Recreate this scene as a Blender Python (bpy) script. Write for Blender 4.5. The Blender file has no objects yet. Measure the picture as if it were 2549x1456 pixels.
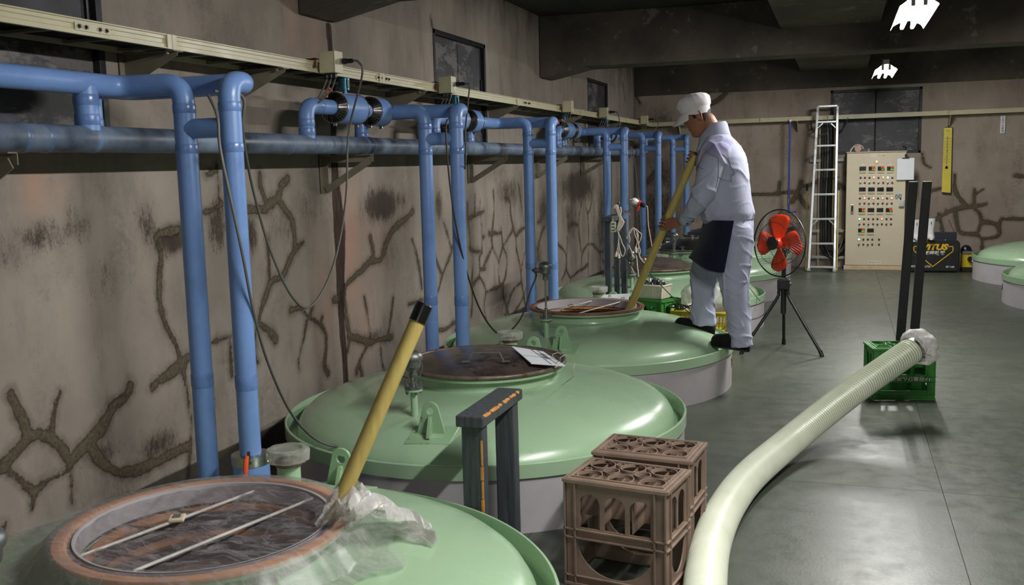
import bpy, bmesh, math, random
import numpy as np
from mathutils import Vector, Matrix, noise as mn
SC = bpy.context.scene
COL = SC.collection
PI = math.pi
random.seed(7)

# ------------------------------------------------------------------ camera
F_PX, IW, IH = 2424.838, 2549.0, 1456.0
YAW, PITCH, ROLL = math.radians(18.69992529), math.radians(7.44117526), math.radians(-1.38697438)
CAMH = 1.52
_f = Vector((-math.sin(YAW)*math.cos(PITCH), math.cos(YAW)*math.cos(PITCH), -math.sin(PITCH)))
_r0 = Vector((math.cos(YAW), math.sin(YAW), 0)); _u0 = _r0.cross(_f)
_r = math.cos(ROLL)*_r0 + math.sin(ROLL)*_u0
_u = -math.sin(ROLL)*_r0 + math.cos(ROLL)*_u0
CAMP = Vector((0, 0, CAMH))
cd = bpy.data.cameras.new('camera'); cam = bpy.data.objects.new('camera', cd); COL.objects.link(cam)
cd.sensor_width = 36.0; cd.lens = F_PX*36.0/IW; cd.clip_start = 0.05; cd.clip_end = 100
cd.dof.use_dof = True; cd.dof.focus_distance = 6.9; cd.dof.aperture_fstop = 7.0
cam.matrix_world = Matrix(((_r.x, _u.x, -_f.x, 0), (_r.y, _u.y, -_f.y, 0), (_r.z, _u.z, -_f.z, CAMH), (0, 0, 0, 1)))
SC.camera = cam

# ------------------------------------------------------------------ world, exposure, lights
w = bpy.data.worlds.new('world'); SC.world = w; w.use_nodes = True
w.node_tree.nodes['Background'].inputs[0].default_value = (0.5, 0.55, 0.6, 1)
w.node_tree.nodes['Background'].inputs[1].default_value = 0.03
SC.view_settings.view_transform = 'Standard'; SC.view_settings.look = 'None'
SC.view_settings.gamma = 1.0; SC.view_settings.exposure = 0.12
LAMPS = [(0.44, 12.05, 2.50, 80), (0.44, 7.3, 2.50, 140), (0.44, 2.7, 2.50, 125), (0.44, -1.9, 2.50, 50)]
LAMP_COL = (1.0, 0.985, 0.95)
for i, (x, y, z, pw) in enumerate(LAMPS):
    for sd in (-1, 1):      # one light per tube, turned outwards under its reflector wing
        ld = bpy.data.lights.new('fluorescent_light', 'AREA'); ld.shape = 'RECTANGLE'; ld.size = 0.05; ld.size_y = 1.2
        ld.energy = pw/2; ld.color = LAMP_COL
        lo = bpy.data.objects.new('fluorescent_light', ld); COL.objects.link(lo); lo.location = (x+sd*0.055, y, z-0.066)
        lo.rotation_euler = (0, sd*math.radians(-48), 0)

# ------------------------------------------------------------------ pixel -> world point helpers
def ray(u, v): return (u-IW/2)*_r + (IH/2-v)*_u + F_PX*_f
def at(u, v, ax, val):
    d = ray(u, v); t = (val-CAMP[ax])/d[ax]; return CAMP + t*d

# ------------------------------------------------------------------ materials
def lin(c):
    return tuple(((x/255.0)/12.92 if x/255.0 <= 0.04045 else ((x/255.0+0.055)/1.055)**2.4) for x in c)
class NT:
    def __init__(s, name):
        s.m = bpy.data.materials.new(name); s.m.use_nodes = True
        s.t = s.m.node_tree; s.b = s.t.nodes['Principled BSDF']; s.out = s.t.nodes['Material Output']
        s.tc = None
    def n(s, typ, **kw):
        nd = s.t.nodes.new(typ)
        for k, v in kw.items():
            if k in ('operation', 'blend_type', 'data_type', 'interpolation', 'attribute_name', 'noise_dimensions', 'feature', 'wave_type', 'bands_direction', 'distance', 'clamp'):
                setattr(nd, k, v)
        return nd
    def l(s, a, b): s.t.links.new(a, b)
    def co(s):
        if not s.tc: s.tc = s.n('ShaderNodeTexCoord')
        return s.tc.outputs['Object']
    def mapped(s, sc):
        mp = s.n('ShaderNodeMapping'); mp.inputs['Scale'].default_value = sc; s.l(s.co(), mp.inputs['Vector']); return mp.outputs[0]
    def noise(s, scale, detail=4, rough=0.55, vec=None, dist=0.0):
        nd = s.n('ShaderNodeTexNoise'); nd.inputs['Scale'].default_value = scale; nd.inputs['Detail'].default_value = detail
        nd.inputs['Roughness'].default_value = rough; nd.inputs['Distortion'].default_value = dist
        s.l(vec if vec else s.co(), nd.inputs['Vector']); return nd.outputs['Fac']
    def ramp(s, fac, stops):
        nd = s.n('ShaderNodeValToRGB'); e = nd.color_ramp.elements
        while len(e) < len(stops): e.new(0.5)
        for i, (p, c) in enumerate(stops):
            e[i].position = p; e[i].color = (*c, 1) if len(c) == 3 else c
        s.l(fac, nd.inputs[0]); return nd.outputs[0]
    def mr(s, v, a, b, c=0.0, d=1.0):
        nd = s.n('ShaderNodeMapRange'); nd.interpolation_type = 'SMOOTHSTEP'
        nd.inputs[1].default_value = a; nd.inputs[2].default_value = b; nd.inputs[3].default_value = c; nd.inputs[4].default_value = d
        s.l(v, nd.inputs[0]); return nd.outputs[0]
    def math(s, op, a, b=None):
        nd = s.n('ShaderNodeMath', operation=op)
        for i, x in enumerate((a, b)):
            if x is None: continue
            if isinstance(x, (int, float)): nd.inputs[i].default_value = x
            else: s.l(x, nd.inputs[i])
        return nd.outputs[0]
    def mix(s, fac, a, b, bt='MIX'):
        nd = s.n('ShaderNodeMix', data_type='RGBA', blend_type=bt)
        for i, x in ((0, fac), (6, a), (7, b)):
            if isinstance(x, (int, float)): nd.inputs[i].default_value = x
            elif isinstance(x, tuple): nd.inputs[i].default_value = (*x, 1)
            else: s.l(x, nd.inputs[i])
        return nd.outputs[2]
    def bump(s, h, strength=0.2, dist=0.01):
        nd = s.n('ShaderNodeBump'); nd.inputs['Strength'].default_value = strength; nd.inputs['Distance'].default_value = dist
        s.l(h, nd.inputs['Height']); s.l(nd.outputs[0], s.b.inputs['Normal'])
    def attr(s, name):
        nd = s.n('ShaderNodeAttribute'); nd.attribute_name = name; return nd.outputs['Fac']

def pm(name, col, rough=0.5, metal=0.0, var=0.12, scale=12.0, bump=0.08, spots=None, spec=0.5, stretch=None, bscale=None, coat=0.0):
    """painted / plastic / metal surface: base colour with soft noise variation, optional spots=(colour, amount, scale)"""
    t = NT(name); c = lin(col)
    vec = t.mapped(stretch) if stretch else None
    n1 = t.noise(scale, 5, 0.6, vec)
    lo = tuple(x*(1-var*1.6) for x in c); hi = tuple(min(1, x*(1+var)) for x in c)
    cc = t.ramp(n1, [(0.3, lo), (0.7, hi)])
    if spots:
        sc_, am, ss = spots
        n2 = t.noise(ss, 6, 0.7)
        cc = t.mix(t.mr(n2, 1-am-0.06, 1-am+0.03), cc, lin(sc_))
    t.l(cc, t.b.inputs['Base Color'])
    t.b.inputs['Roughness'].default_value = rough
    r = t.mr(n1, 0.3, 0.7, max(0.02, rough-0.08), min(1, rough+0.08)); t.l(r, t.b.inputs['Roughness'])
    t.b.inputs['Metallic'].default_value = metal; t.b.inputs['Specular IOR Level'].default_value = spec
    t.b.inputs['Coat Weight'].default_value = coat
    if bump: t.bump(t.noise(bscale or scale*4, 4, 0.6, vec), bump, 0.004)
    return t.m
def glow(name, col, strength, base=(200, 200, 200)):
    t = NT(name); t.b.inputs['Base Color'].default_value = (*lin(base), 1)
    t.b.inputs['Emission Color'].default_value = (*lin(col), 1); t.b.inputs['Emission Strength'].default_value = strength
    n = t.noise(9); t.l(t.mr(n, 0, 1, 0.35, 0.45), t.b.inputs['Roughness']); return t.m

# ------------------------------------------------------------------ mesh builder
def wloc(o):
    v = Vector((0, 0, 0))
    while o: v += o.location; o = o.parent
    return v
class M:
    def __init__(s): s.v = []; s.f = []; s.mi = []; s.cur = 0
    def add(s, vs, fs):
        b = len(s.v); s.v += [tuple(x) for x in vs]
        for f in fs: s.f.append(tuple(i+b for i in f)); s.mi.append(s.cur)
        return b
    def box(s, c, d, rz=0.0, rot=None):
        hx, hy, hz = d[0]/2, d[1]/2, d[2]/2
        vs = [Vector((x, y, z)) for z in (-hz, hz) for y in (-hy, hy) for x in (-hx, hx)]
        R = rot if rot else (Matrix.Rotation(rz, 3, 'Z') if rz else None)
        if R: vs = [R @ v for v in vs]
        C = Vector(c); vs = [v+C for v in vs]
        s.add(vs, [(0, 2, 3, 1), (4, 5, 7, 6), (0, 1, 5, 4), (2, 6, 7, 3), (0, 4, 6, 2), (1, 3, 7, 5)])
    def b2(s, a, b):
        s.box([(a[i]+b[i])/2 for i in range(3)], [abs(b[i]-a[i]) for i in range(3)])
    def rings(s, rs, cap0=True, cap1=True, closed=True, loop=False):
        n = len(rs[0]); b = len(s.v)
        vs = [p for r in rs for p in r]; fs = []
        m = len(rs)
        for i in range(m if loop else m-1):
            i2 = (i+1) % m
            for j in range(n if closed else n-1):
                k = (j+1) % n
                fs.append((i*n+j, i*n+k, i2*n+k, i2*n+j))
        if cap0 and not loop: fs.append(tuple(range(n-1, -1, -1)))
        if cap1 and not loop: fs.append(tuple((m-1)*n+j for j in range(n)))
        s.add(vs, fs)
    def tube(s, pts, r, n=10, cap=True, loop=False):
        P = [Vector(p) for p in pts]; m = len(P)
        rr = r if isinstance(r, (list, tuple)) else [r]*m
        T = []
        for i in range(m):
            a = P[(i-1) % m] if (loop or i > 0) else P[i]; b = P[(i+1) % m] if (loop or i < m-1) else P[i]
            d = b-a; T.append(d.normalized() if d.length > 1e-9 else Vector((0, 0, 1)))
        up = Vector((0, 0, 1)) if abs(T[0].z) < 0.9 else Vector((1, 0, 0))
        N = (up - T[0]*up.dot(T[0])).normalized(); rs = []
        for i in range(m):
            N = N - T[i]*N.dot(T[i])
            N = N.normalized() if N.length > 1e-9 else T[i].orthogonal().normalized()
            B = T[i].cross(N)
            rs.append([P[i]+rr[i]*(math.cos(2*PI*j/n)*N+math.sin(2*PI*j/n)*B) for j in range(n)])
        s.rings(rs, cap, cap, True, loop)
    def cyl(s, a, b, r, n=20, r2=None): s.tube([a, b], [r, r if r2 is None else r2], n)
    def lathe(s, prof, n=48, c=(0, 0, 0), capb=False, capt=False, axis=None):
        C = Vector(c); R = axis
        rs = []
        for (r, z) in prof:
            ring = []
            for j in range(n):
                a = 2*PI*j/n; p = Vector((r*math.cos(a), r*math.sin(a), z))
                ring.append((R @ p if R else p)+C)
            rs.append(ring)
        s.rings(rs, capb, capt)
    def prism(s, poly, h, M4=None):
        """poly: xy outline; extruded 0..h in z, then transformed by M4"""
        n = len(poly)
        vs = [Vector((x, y, 0)) for x, y in poly]+[Vector((x, y, h)) for x, y in poly]
        if M4: vs = [M4 @ v for v in vs]
        s.add(vs, [tuple(range(n-1, -1, -1)), tuple(range(n, 2*n))]+[(i, (i+1) % n, n+(i+1) % n, n+i) for i in range(n)])
    def sphere(s, c, r, n=16, m=10, sc=(1, 1, 1), R=None):
        C = Vector(c); rs = []
        for i in range(m+1):
            t = PI*i/m; t = min(max(t, 0.02), PI-0.02)
            ring = []
            for j in range(n):
                p = Vector((math.sin(t)*math.cos(2*PI*j/n)*sc[0], math.sin(t)*math.sin(2*PI*j/n)*sc[1], -math.cos(t)*sc[2]))*r
                ring.append((R @ p if R else p)+C)
            rs.append(ring)
        s.rings(rs)
    def holed(s, outer, holes, h, M4=None, mat=None):
        """flat plate with holes (outline lists), thickness h, via triangle fill"""
        bm = bmesh.new(); 
        for loop in [outer]+holes:
            vs = [bm.verts.new((x, y, 0)) for x, y in loop]
            for i in range(len(vs)): bm.edges.new((vs[i], vs[(i+1) % len(vs)]))
        bmesh.ops.triangle_fill(bm, use_beauty=True, edges=bm.edges[:], normal=(0, 0, 1))
        bm.verts.index_update()
        vs = [v.co.copy() for v in bm.verts]; fs = [[v.index for v in f.verts] for f in bm.faces]
        be = [(e.verts[0].index, e.verts[1].index) for e in bm.edges if len(e.link_faces) == 1]
        bm.free(); n = len(vs)
        V = vs+[v+Vector((0, 0, h)) for v in vs]
        if M4: V = [M4 @ v for v in V]
        s.add(V, [tuple(reversed(f)) for f in fs]+[tuple(i+n for i in f) for f in fs]+[(a, b, b+n, a+n) for a, b in be])
    def build(s, name, mats, parent=None, smooth=True, ang=38, bevel=0.0, label=None, bseg=2, local=False):
        me = bpy.data.meshes.new(name)
        vs = s.v
        if parent and not local:
            wv = wloc(parent)
            if wv.length > 0: vs = [(x-wv.x, y-wv.y, z-wv.z) for x, y, z in vs]
        me.from_pydata(vs, [], s.f)
        if not isinstance(mats, (list, tuple)): mats = [mats]
        for m in mats: me.materials.append(m)
        if len(mats) > 1: me.polygons.foreach_set('material_index', s.mi)
        bm = bmesh.new(); bm.from_mesh(me); bmesh.ops.recalc_face_normals(bm, faces=bm.faces[:]); bm.to_mesh(me); bm.free()
        if smooth:
            me.polygons.foreach_set('use_smooth', [True]*len(me.polygons)); me.set_sharp_from_angle(angle=math.radians(ang))
        me.update()
        o = bpy.data.objects.new(name, me); COL.objects.link(o)
        if parent: o.parent = parent
        if bevel:
            b = o.modifiers.new('bevel', 'BEVEL'); b.width = bevel; b.segments = bseg; b.limit_method = 'ANGLE'; b.angle_limit = math.radians(40)
        if label: o['label'] = label
        return o
def tag(o, label, cat, group=None, kind=None):
    if label: o['label'] = label
    if cat: o['category'] = cat
    if group: o['group'] = group
    if kind: o['kind'] = kind
    return o
def thing(name, label, cat, loc=(0, 0, 0), group=None):
    o = bpy.data.objects.new(name, None); o.empty_display_size = 0.1; COL.objects.link(o); o.location = loc
    return tag(o, label, cat, group)
def struct(o): o['kind'] = 'structure'; return o
def kids(o): return [c for c in o.children]
def copy_tree(o, parent=None):
    c = o.copy(); COL.objects.link(c)
    if parent: c.parent = parent
    for ch in list(o.children): copy_tree(ch, c)
    return c
def smooth_path(pts, n=8, closed=False):
    P = [Vector(p) for p in pts]; out = []
    m = len(P)
    for i in range(m if closed else m-1):
        if closed: p0, p1, p2, p3 = P[(i-1) % m], P[i], P[(i+1) % m], P[(i+2) % m]
        else: p0, p1, p2, p3 = P[max(i-1, 0)], P[i], P[i+1], P[min(i+2, m-1)]
        for k in range(n):
            t = k/n
            out.append(0.5*((2*p1)+(-p0+p2)*t+(2*p0-5*p1+4*p2-p3)*t*t+(-p0+3*p1-3*p2+p3)*t*t*t))
    if not closed: out.append(P[-1])
    return out
def bend_path(pts, rad=0.07, n=7):
    """polyline with circular-ish rounded corners"""
    P = [Vector(p) for p in pts]; out = [P[0]]
    for i in range(1, len(P)-1):
        a = (P[i-1]-P[i]); b = (P[i+1]-P[i]); r = min(rad, a.length*0.49, b.length*0.49)
        s0 = P[i]+a.normalized()*r; s1 = P[i]+b.normalized()*r
        for k in range(n+1):
            t = k/n; out.append((1-t)**2*s0+2*t*(1-t)*P[i]+t*t*s1)
    out.append(P[-1]); return out
def circ(cx, cy, r, n=24, a0=0.0): return [(cx+r*math.cos(a0+2*PI*i/n), cy+r*math.sin(a0+2*PI*i/n)) for i in range(n)]
def text_mesh(body, size, M4, mat, name, parent, extrude=0.0006, shear=0.0, offset=0.0, align='CENTER', xs=1.0):
    cu = bpy.data.curves.new(name, 'FONT'); cu.body = body; cu.size = size; cu.align_x = align; cu.align_y = 'CENTER'
    cu.extrude = extrude; cu.shear = shear; cu.offset = offset; cu.resolution_u = 3
    to = bpy.data.objects.new('tmp', cu); COL.objects.link(to)
    bpy.context.view_layer.update()
    me = bpy.data.meshes.new_from_object(to.evaluated_get(bpy.context.evaluated_depsgraph_get()))
    bpy.data.objects.remove(to)
    me.transform(M4 @ Matrix.Diagonal((xs, 1, 1, 1)))
    if parent:
        wv = wloc(parent); me.transform(Matrix.Translation(-wv))
    me.materials.clear(); me.materials.append(mat); me.name = name
    o = bpy.data.objects.new(name, me); COL.objects.link(o)
    if parent: o.parent = parent
    return o
def frame4(o, x, y):
    """4x4 with origin o, x and y axes"""
    x = Vector(x).normalized(); y = Vector(y).normalized(); z = x.cross(y).normalized(); o = Vector(o)
    return Matrix(((x.x, y.x, z.x, o.x), (x.y, y.y, z.y, o.y), (x.z, y.z, z.z, o.z), (0, 0, 0, 1)))
# ------------------------------------------------------------------ common materials
XW, YB, XR, YF, ZC = -2.873, 14.3, 3.75, -3.6, 2.98
MT = {}
MT['tank_green'] = pm('tank_green', (158, 188, 154), 0.26, var=0.035, scale=1.3, bump=0.02, bscale=60, spots=((120, 116, 84), 0.24, 40), coat=0.2)
MT['tank_grey'] = pm('tank_grey', (178, 174, 178), 0.5, var=0.05, scale=5, bump=0.05, bscale=80)
MT['blue'] = pm('blue_pipe', (112, 146, 202), 0.36, var=0.08, scale=6, bump=0.05, bscale=50)
MT['blue_dirty'] = pm('blue_pipe_dusty', (98, 112, 132), 0.48, var=0.55, scale=4.0, bump=0.06, bscale=40)
MT['dusty_tape'] = pm('dusty_blue_tape', (92, 112, 144), 0.4, var=0.3, scale=8)
MT['blue_tape'] = pm('blue_tape', (100, 132, 188), 0.3, var=0.1, scale=20)
MT['steel'] = pm('stainless_steel', (175, 175, 172), 0.28, 1.0, var=0.08, scale=20, bump=0.03)
MT['dark_steel'] = pm('worn_dark_steel', (105, 100, 96), 0.3, 1.0, var=0.2, scale=9, bump=0.04)
MT['cast'] = pm('cast_grey_metal', (140, 142, 142), 0.42, 0.85, var=0.15, scale=25, bump=0.15)
MT['beige'] = pm('beige_painted_metal', (188, 182, 152), 0.38, var=0.06, scale=8, bump=0.03)
MT['beige_bracket'] = pm('beige_bracket_paint', (120, 114, 98), 0.5, var=0.15, scale=8, bump=0.06)
MT['black'] = pm('black_plastic', (22, 22, 24), 0.4, var=0.2, scale=15)
MT['black_matte'] = pm('black_matte', (16, 16, 17), 0.75, var=0.2, scale=15)
MT['cable_grey'] = pm('grey_cable', (92, 92, 86), 0.5, var=0.08, scale=20)
MT['cable_white'] = pm('white_cable', (205, 192, 178), 0.5, var=0.08, scale=20)
MT['white'] = pm('white_plastic', (222, 222, 222), 0.4, var=0.03, scale=15)
MT['paper'] = pm('white_board', (226, 228, 234), 0.55, var=0.02, scale=10)
MT['ink'] = pm('black_ink', (25, 25, 28), 0.6, var=0.1, scale=10)
MT['ink_white'] = pm('white_print', (225, 225, 222), 0.5, var=0.03, scale=10)
MT['yellow_print'] = pm('yellow_print', (226, 178, 40), 0.5, var=0.03, scale=10)
MT['red'] = pm('red_plastic', (205, 40, 22), 0.35, var=0.05, scale=10)
MT['orange_handle'] = pm('orange_handle', (226, 88, 40), 0.4, var=0.05, scale=20)
MT['pole_yellow'] = pm('yellow_pole', (182, 162, 92), 0.5, var=0.1, scale=4, bump=0.25, stretch=(14, 14, 1.0), bscale=30)
MT['rust'] = pm('rusty_rim', (134, 92, 64), 0.6, 0.2, var=0.3, scale=14, bump=0.2)
MT['bead'] = pm('dusty_rim_bead', (122, 108, 96), 0.45, 0.4, var=0.2, scale=14, bump=0.1, spots=((104, 66, 40), 0.42, 12))
MT['seal'] = pm('orange_seal_ring', (206, 152, 112), 0.55, var=0.1, scale=10)
MT['alu'] = pm('aluminium', (205, 208, 210), 0.34, 0.9, var=0.05, scale=10)
MT['crate_brown'] = pm('brown_crate_plastic', (136, 116, 102), 0.58, var=0.16, scale=9, bump=0.12)
MT['crate_green'] = pm('green_crate_plastic', (58, 128, 56), 0.4, var=0.1, scale=9, bump=0.05)
MT['crate_yellow'] = pm('yellow_crate_plastic', (190, 172, 40), 0.45, var=0.1, scale=9, bump=0.05)

def wood_mat(name, base, worn):
    t = NT(name); v = t.mapped((22, 22, 1.6))
    n1 = t.noise(3.0, 6, 0.65, v); n2 = t.noise(14, 4, 0.7)
    c = t.ramp(n1, [(0.3, tuple(x*0.45 for x in lin(base))), (0.7, tuple(x*1.2 for x in lin(base)))])
    c = t.mix(t.mr(n2, 0.68, 0.72), c, lin(worn))
    t.l(c, t.b.inputs['Base Color']); t.b.inputs['Roughness'].default_value = 0.62; t.bump(n1, 0.5, 0.004); return t.m
MT['wood_grey'] = wood_mat('dark_painted_timber', (66, 72, 76), (92, 90, 84))
MT['wood_bare'] = pm('bare_wood_edge', (206, 142, 66), 0.6, var=0.2, scale=20)
MT['black_wood'] = pm('black_painted_post', (14, 14, 16), 0.55, var=0.2, scale=12, bump=0.15, stretch=(6, 6, 1))

def clear_plastic(name, tint, opac, rough=0.2, streak=10.0, lo=0.45, hi=0.7, dens=0.75, ridge=False):
    t = NT(name)
    t.t.nodes.remove(t.b)
    tr = t.n('ShaderNodeBsdfTransparent'); tr.inputs[0].default_value = (0.97, 0.98, 0.98, 1)
    gl = t.n('ShaderNodeBsdfGlossy'); gl.inputs['Roughness'].default_value = rough; gl.inputs['Color'].default_value = (0.9, 0.9, 0.9, 1)
    df = t.n('ShaderNodeBsdfDiffuse'); df.inputs[0].default_value = (*lin(tint), 1)
    tl = t.n('ShaderNodeBsdfTranslucent'); tl.inputs[0].default_value = (*lin(tint), 1)
    ad = t.n('ShaderNodeMixShader'); ad.inputs[0].default_value = 0.35; t.l(df.outputs[0], ad.inputs[1]); t.l(tl.outputs[0], ad.inputs[2])
    if ridge:
        a_ = t.noise(streak, 4, 0.55, t.mapped((0.7, 1.9, 1)), 1.0); b_ = t.noise(streak*2.3, 3, 0.5, t.mapped((0.6, 1.7, 1)), 0.6)
        ra = t.mr(t.math('ABSOLUTE', t.math('SUBTRACT', a_, 0.5)), 0.05, 0.0); rb = t.mr(t.math('ABSOLUTE', t.math('SUBTRACT', b_, 0.5)), 0.045, 0.0, 0, 0.6)
        n = t.math('ADD', t.math('MAXIMUM', ra, rb), t.mr(t.noise(3.0), 0.4, 0.8, 0.0, 0.35))
    else: n = t.noise(streak, 5, 0.6, None, 1.2)
    m1 = t.n('ShaderNodeMixShader'); t.l(t.mr(n, lo, hi, opac, dens), m1.inputs[0])
    t.l(tr.outputs[0], m1.inputs[1]); t.l(ad.outputs[0], m1.inputs[2])
    m2 = t.n('ShaderNodeMixShader')
    lw = t.n('ShaderNodeLayerWeight'); lw.inputs[0].default_value = 0.25
    t.l(t.mr(lw.outputs['Fresnel'], 0.0, 1.0, 0.03, 0.35 if ridge else 0.6), m2.inputs[0])
    t.l(m1.outputs[0], m2.inputs[1]); t.l(gl.outputs[0], m2.inputs[2]); t.l(m2.outputs[0], t.out.inputs[0])
    return t.m
MT['film'] = clear_plastic('thin_plastic_film', (196, 188, 192), 0.20, 0.38, 8, 0.0, 1.0, 0.46, ridge=True)
MT['film_dense'] = clear_plastic('bunched_plastic_film', (226, 222, 220), 0.50, 0.5, 14, 0.0, 1.0, 0.95, ridge=True)
MT['clearcap'] = clear_plastic('clear_plastic_cap', (214, 216, 206), 0.35, 0.08, 14, 0.4, 0.7, 0.6)
MT['bag'] = clear_plastic('clear_plastic_bag', (224, 222, 218), 0.35, 0.2, 14, 0.4, 0.68, 0.85)

# ------------------------------------------------------------------ concrete walls with mortar-filled cracks
def seg_dist(PX, PZ, segs):
    """signed distance to nearest crack centre minus its half width (arrays)"""
    best = np.full(PX.shape, 9.0)
    for (x0, z0, x1, z1, w) in segs:
        dx, dz = x1-x0, z1-z0; L = dx*dx+dz*dz+1e-12
        mx0, mx1, mz0, mz1 = min(x0, x1)-0.3, max(x0, x1)+0.3, min(z0, z1)-0.3, max(z0, z1)+0.3
        idx = (PX > mx0) & (PX < mx1) & (PZ > mz0) & (PZ < mz1)
        if not idx.any(): continue
        px, pz = PX[idx], PZ[idx]
        t = np.clip(((px-x0)*dx+(pz-z0)*dz)/L, 0, 1)
        d = np.hypot(px-x0-t*dx, pz-z0-t*dz)-w/2
        best[idx] = np.minimum(best[idx], d)
    return best
def to_segs(groups, ax, val, pick):
    out = []
    for (ox, oy, sc, lst) in groups:
        for wd, pts in lst:
            P = [at(ox+x/sc, oy+y/sc, ax, val) for x, y in pts]
            P = smooth_path(P, 4)
            for a, b in zip(P[:-1], P[1:]): out.append((a[pick], a[2], b[pick], b[2], wd))
    return out
LEFT_CRACKS = [
 (1060, 400, 3.31, [(.022, [(145,515),(175,600),(205,710),(215,735),(190,800),(140,930),(95,1080)]), (.022, [(80,800),(110,890),(135,940)]), (.02, [(205,715),(235,690)]),
  (.016, [(400,280),(400,430)]), (.016, [(445,325),(440,420)]), (.03, [(345,480),(380,460),(440,435),(480,410)]), (.02, [(340,350),(345,480),(355,560),(365,700),(360,720),(400,745),(465,750)]),
  (.018, [(445,440),(460,560),(465,640),(460,740),(445,800),(445,940)]), (.03, [(465,640),(480,625)]), (.018, [(385,880),(380,1020),(385,1100),(375,1280)]),
  (.024, [(380,1040),(440,960),(480,1020),(495,1090),(480,1200),(500,1330)]), (.03, [(450,895),(490,890)]), (.02, [(470,890),(510,800),(550,710)]),
  (.02, [(555,250),(560,400),(550,550),(545,600),(550,710),(600,830),(600,920),(610,1010)]), (.03, [(520,600),(620,595)]),
  (.026, [(620,545),(635,700),(665,790),(665,900),(650,980),(610,1030),(500,1080)]), (.02, [(635,700),(610,800),(600,900)]), (.02, [(640,700),(715,570)]),
  (.022, [(645,300),(690,330),(700,450),(720,560),(740,640),(745,720),(775,860),(785,960),(800,1080),(830,1220)]), (.03, [(740,625),(780,575),(815,550)]), (.014, [(765,190),(790,380),(810,500)]),
  (.02, [(825,710),(790,860),(785,900)]), (.026, [(785,1000),(730,1050),(700,1110),(670,1210),(690,1290)]), (.03, [(640,1030),(640,1120),(670,1220),(650,1300)]), (.018, [(830,1030),(790,1150),(700,1290)]),
  (.035, [(910,510),(950,480),(975,420)]), (.03, [(920,720),(950,600),(980,540)]), (.03, [(1090,690),(1135,740),(1160,800),(1160,900),(1190,960),(1210,950),(1260,910),(1310,880),(1335,850)]),
  (.022, [(1175,440),(1170,560),(1165,700),(1160,800)]), (.024, [(1180,535),(1215,520),(1255,535),(1265,620),(1280,740)]), (.016, [(1285,330),(1265,450),(1255,530)]),
  (.016, [(1290,230),(1330,430),(1365,340),(1360,250),(1320,180)]), (.018, [(1330,430),(1340,540),(1340,680),(1340,850),(1340,950)]), (.024, [(1340,680),(1300,740),(1285,800),(1285,870)]),
  (.03, [(1340,690),(1380,690),(1430,750),(1475,730)]), (.018, [(1455,500),(1440,640),(1435,760),(1440,920)]), (.02, [(1430,760),(1475,860)]), (.016, [(1440,270),(1465,380)]),
  (.022, [(1155,900),(1120,980)]), (.03, [(1190,960),(1190,990)]), (.03, [(105,1395),(160,1385),(240,1330),(240,1400)])]),
 (600, 420, 2.6957, [(.024, [(120,30),(125,110),(155,200),(165,250)]), (.05, [(310,70),(270,110),(245,190),(180,240),(150,270),(40,275)]), (.04, [(240,200),(285,260),(330,330),(350,400),(355,510)]),
  (.034, [(415,495),(360,540),(310,640),(275,720),(200,760),(160,870),(130,960),(120,1020)]), (.02, [(175,480),(185,640),(190,760)]), (.036, [(120,1040),(180,1080),(240,1150)]), (.02, [(95,1080),(90,1220),(110,1300)]),
  (.03, [(335,950),(400,935),(450,990),(530,1040),(570,1120),(570,1250),(560,1310),(585,1370)]), (.03, [(480,930),(455,985)]), (.03, [(545,1000),(530,1040)]), (.022, [(445,1010),(420,1140),(385,1290),(390,1350)]),
  (.04, [(865,460),(885,540),(880,600),(820,670),(740,740),(690,800),(690,850),(620,880)]), (.045, [(880,620),(930,610),(960,540),(1000,440),(1060,370),(1110,330),(1155,285)]), (.03, [(690,850),(700,960),(715,1050),(730,1130),(715,1220)]),
  (.045, [(725,1130),(790,1140),(860,1165),(940,1140),(1010,1130)]), (.018, [(825,860),(850,990),(870,1150)]), (.018, [(1020,870),(1000,1020),(985,1110)]), (.024, [(855,1170),(800,1280),(775,1370)]), (.02, [(795,1300),(815,1400)]),
  (.02, [(930,1170),(945,1290),(965,1380)]), (.024, [(1150,480),(1190,640),(1210,800)]), (.03, [(1120,910),(1215,880)])]),
 (0, 400, 2.6, [(.02, [(1400,30),(1410,150),(1415,250),(1430,280),(1385,310),(1320,330)]), (.02, [(1340,90),(1390,70)]),
  (.034, [(1155,440),(1100,460),(1010,480),(1015,540),(1040,620),(1030,760),(1030,900),(1060,1040),(1120,1160),(1165,1290),(1190,1400)]), (.04, [(1220,1270),(1165,1300),(1060,1390),(990,1450)]), (.018, [(1165,1300),(1195,1450)]),
  (.026, [(1370,1175),(1490,1130)]), (.014, [(1485,1150),(1500,1400)])]),
 (0, 900, 2.549, [(.04, [(60,210),(100,290),(150,380),(170,480)]), (.034, [(375,195),(340,300),(325,450)]), (.045, [(10,680),(60,620),(130,540),(180,480),(250,460),(310,480),(380,540),(430,620),(440,650)]),
  (.03, [(20,690),(110,740),(210,820),(300,760),(430,690)]), (.03, [(215,830),(200,930)]), (.022, [(435,650),(450,750),(450,900)]), (.05, [(440,640),(560,510),(640,420),(700,310),(800,210),(820,150)]),
  (.045, [(570,530),(620,620),(720,690),(850,690),(980,640),(1190,530)]), (.035, [(960,170),(1170,20)]), (.016, [(1165,30),(1190,250),(1210,400),(1200,600),(1190,740)]), (.03, [(30,1020),(10,1100)])]),
 (1060, 0, 1.0, [(.02, [(0,8),(10,35),(17,70)]), (.04, [(195,0),(196,18)]), (.02, [(480,165),(490,205),(496,250)])]),
]
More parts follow.
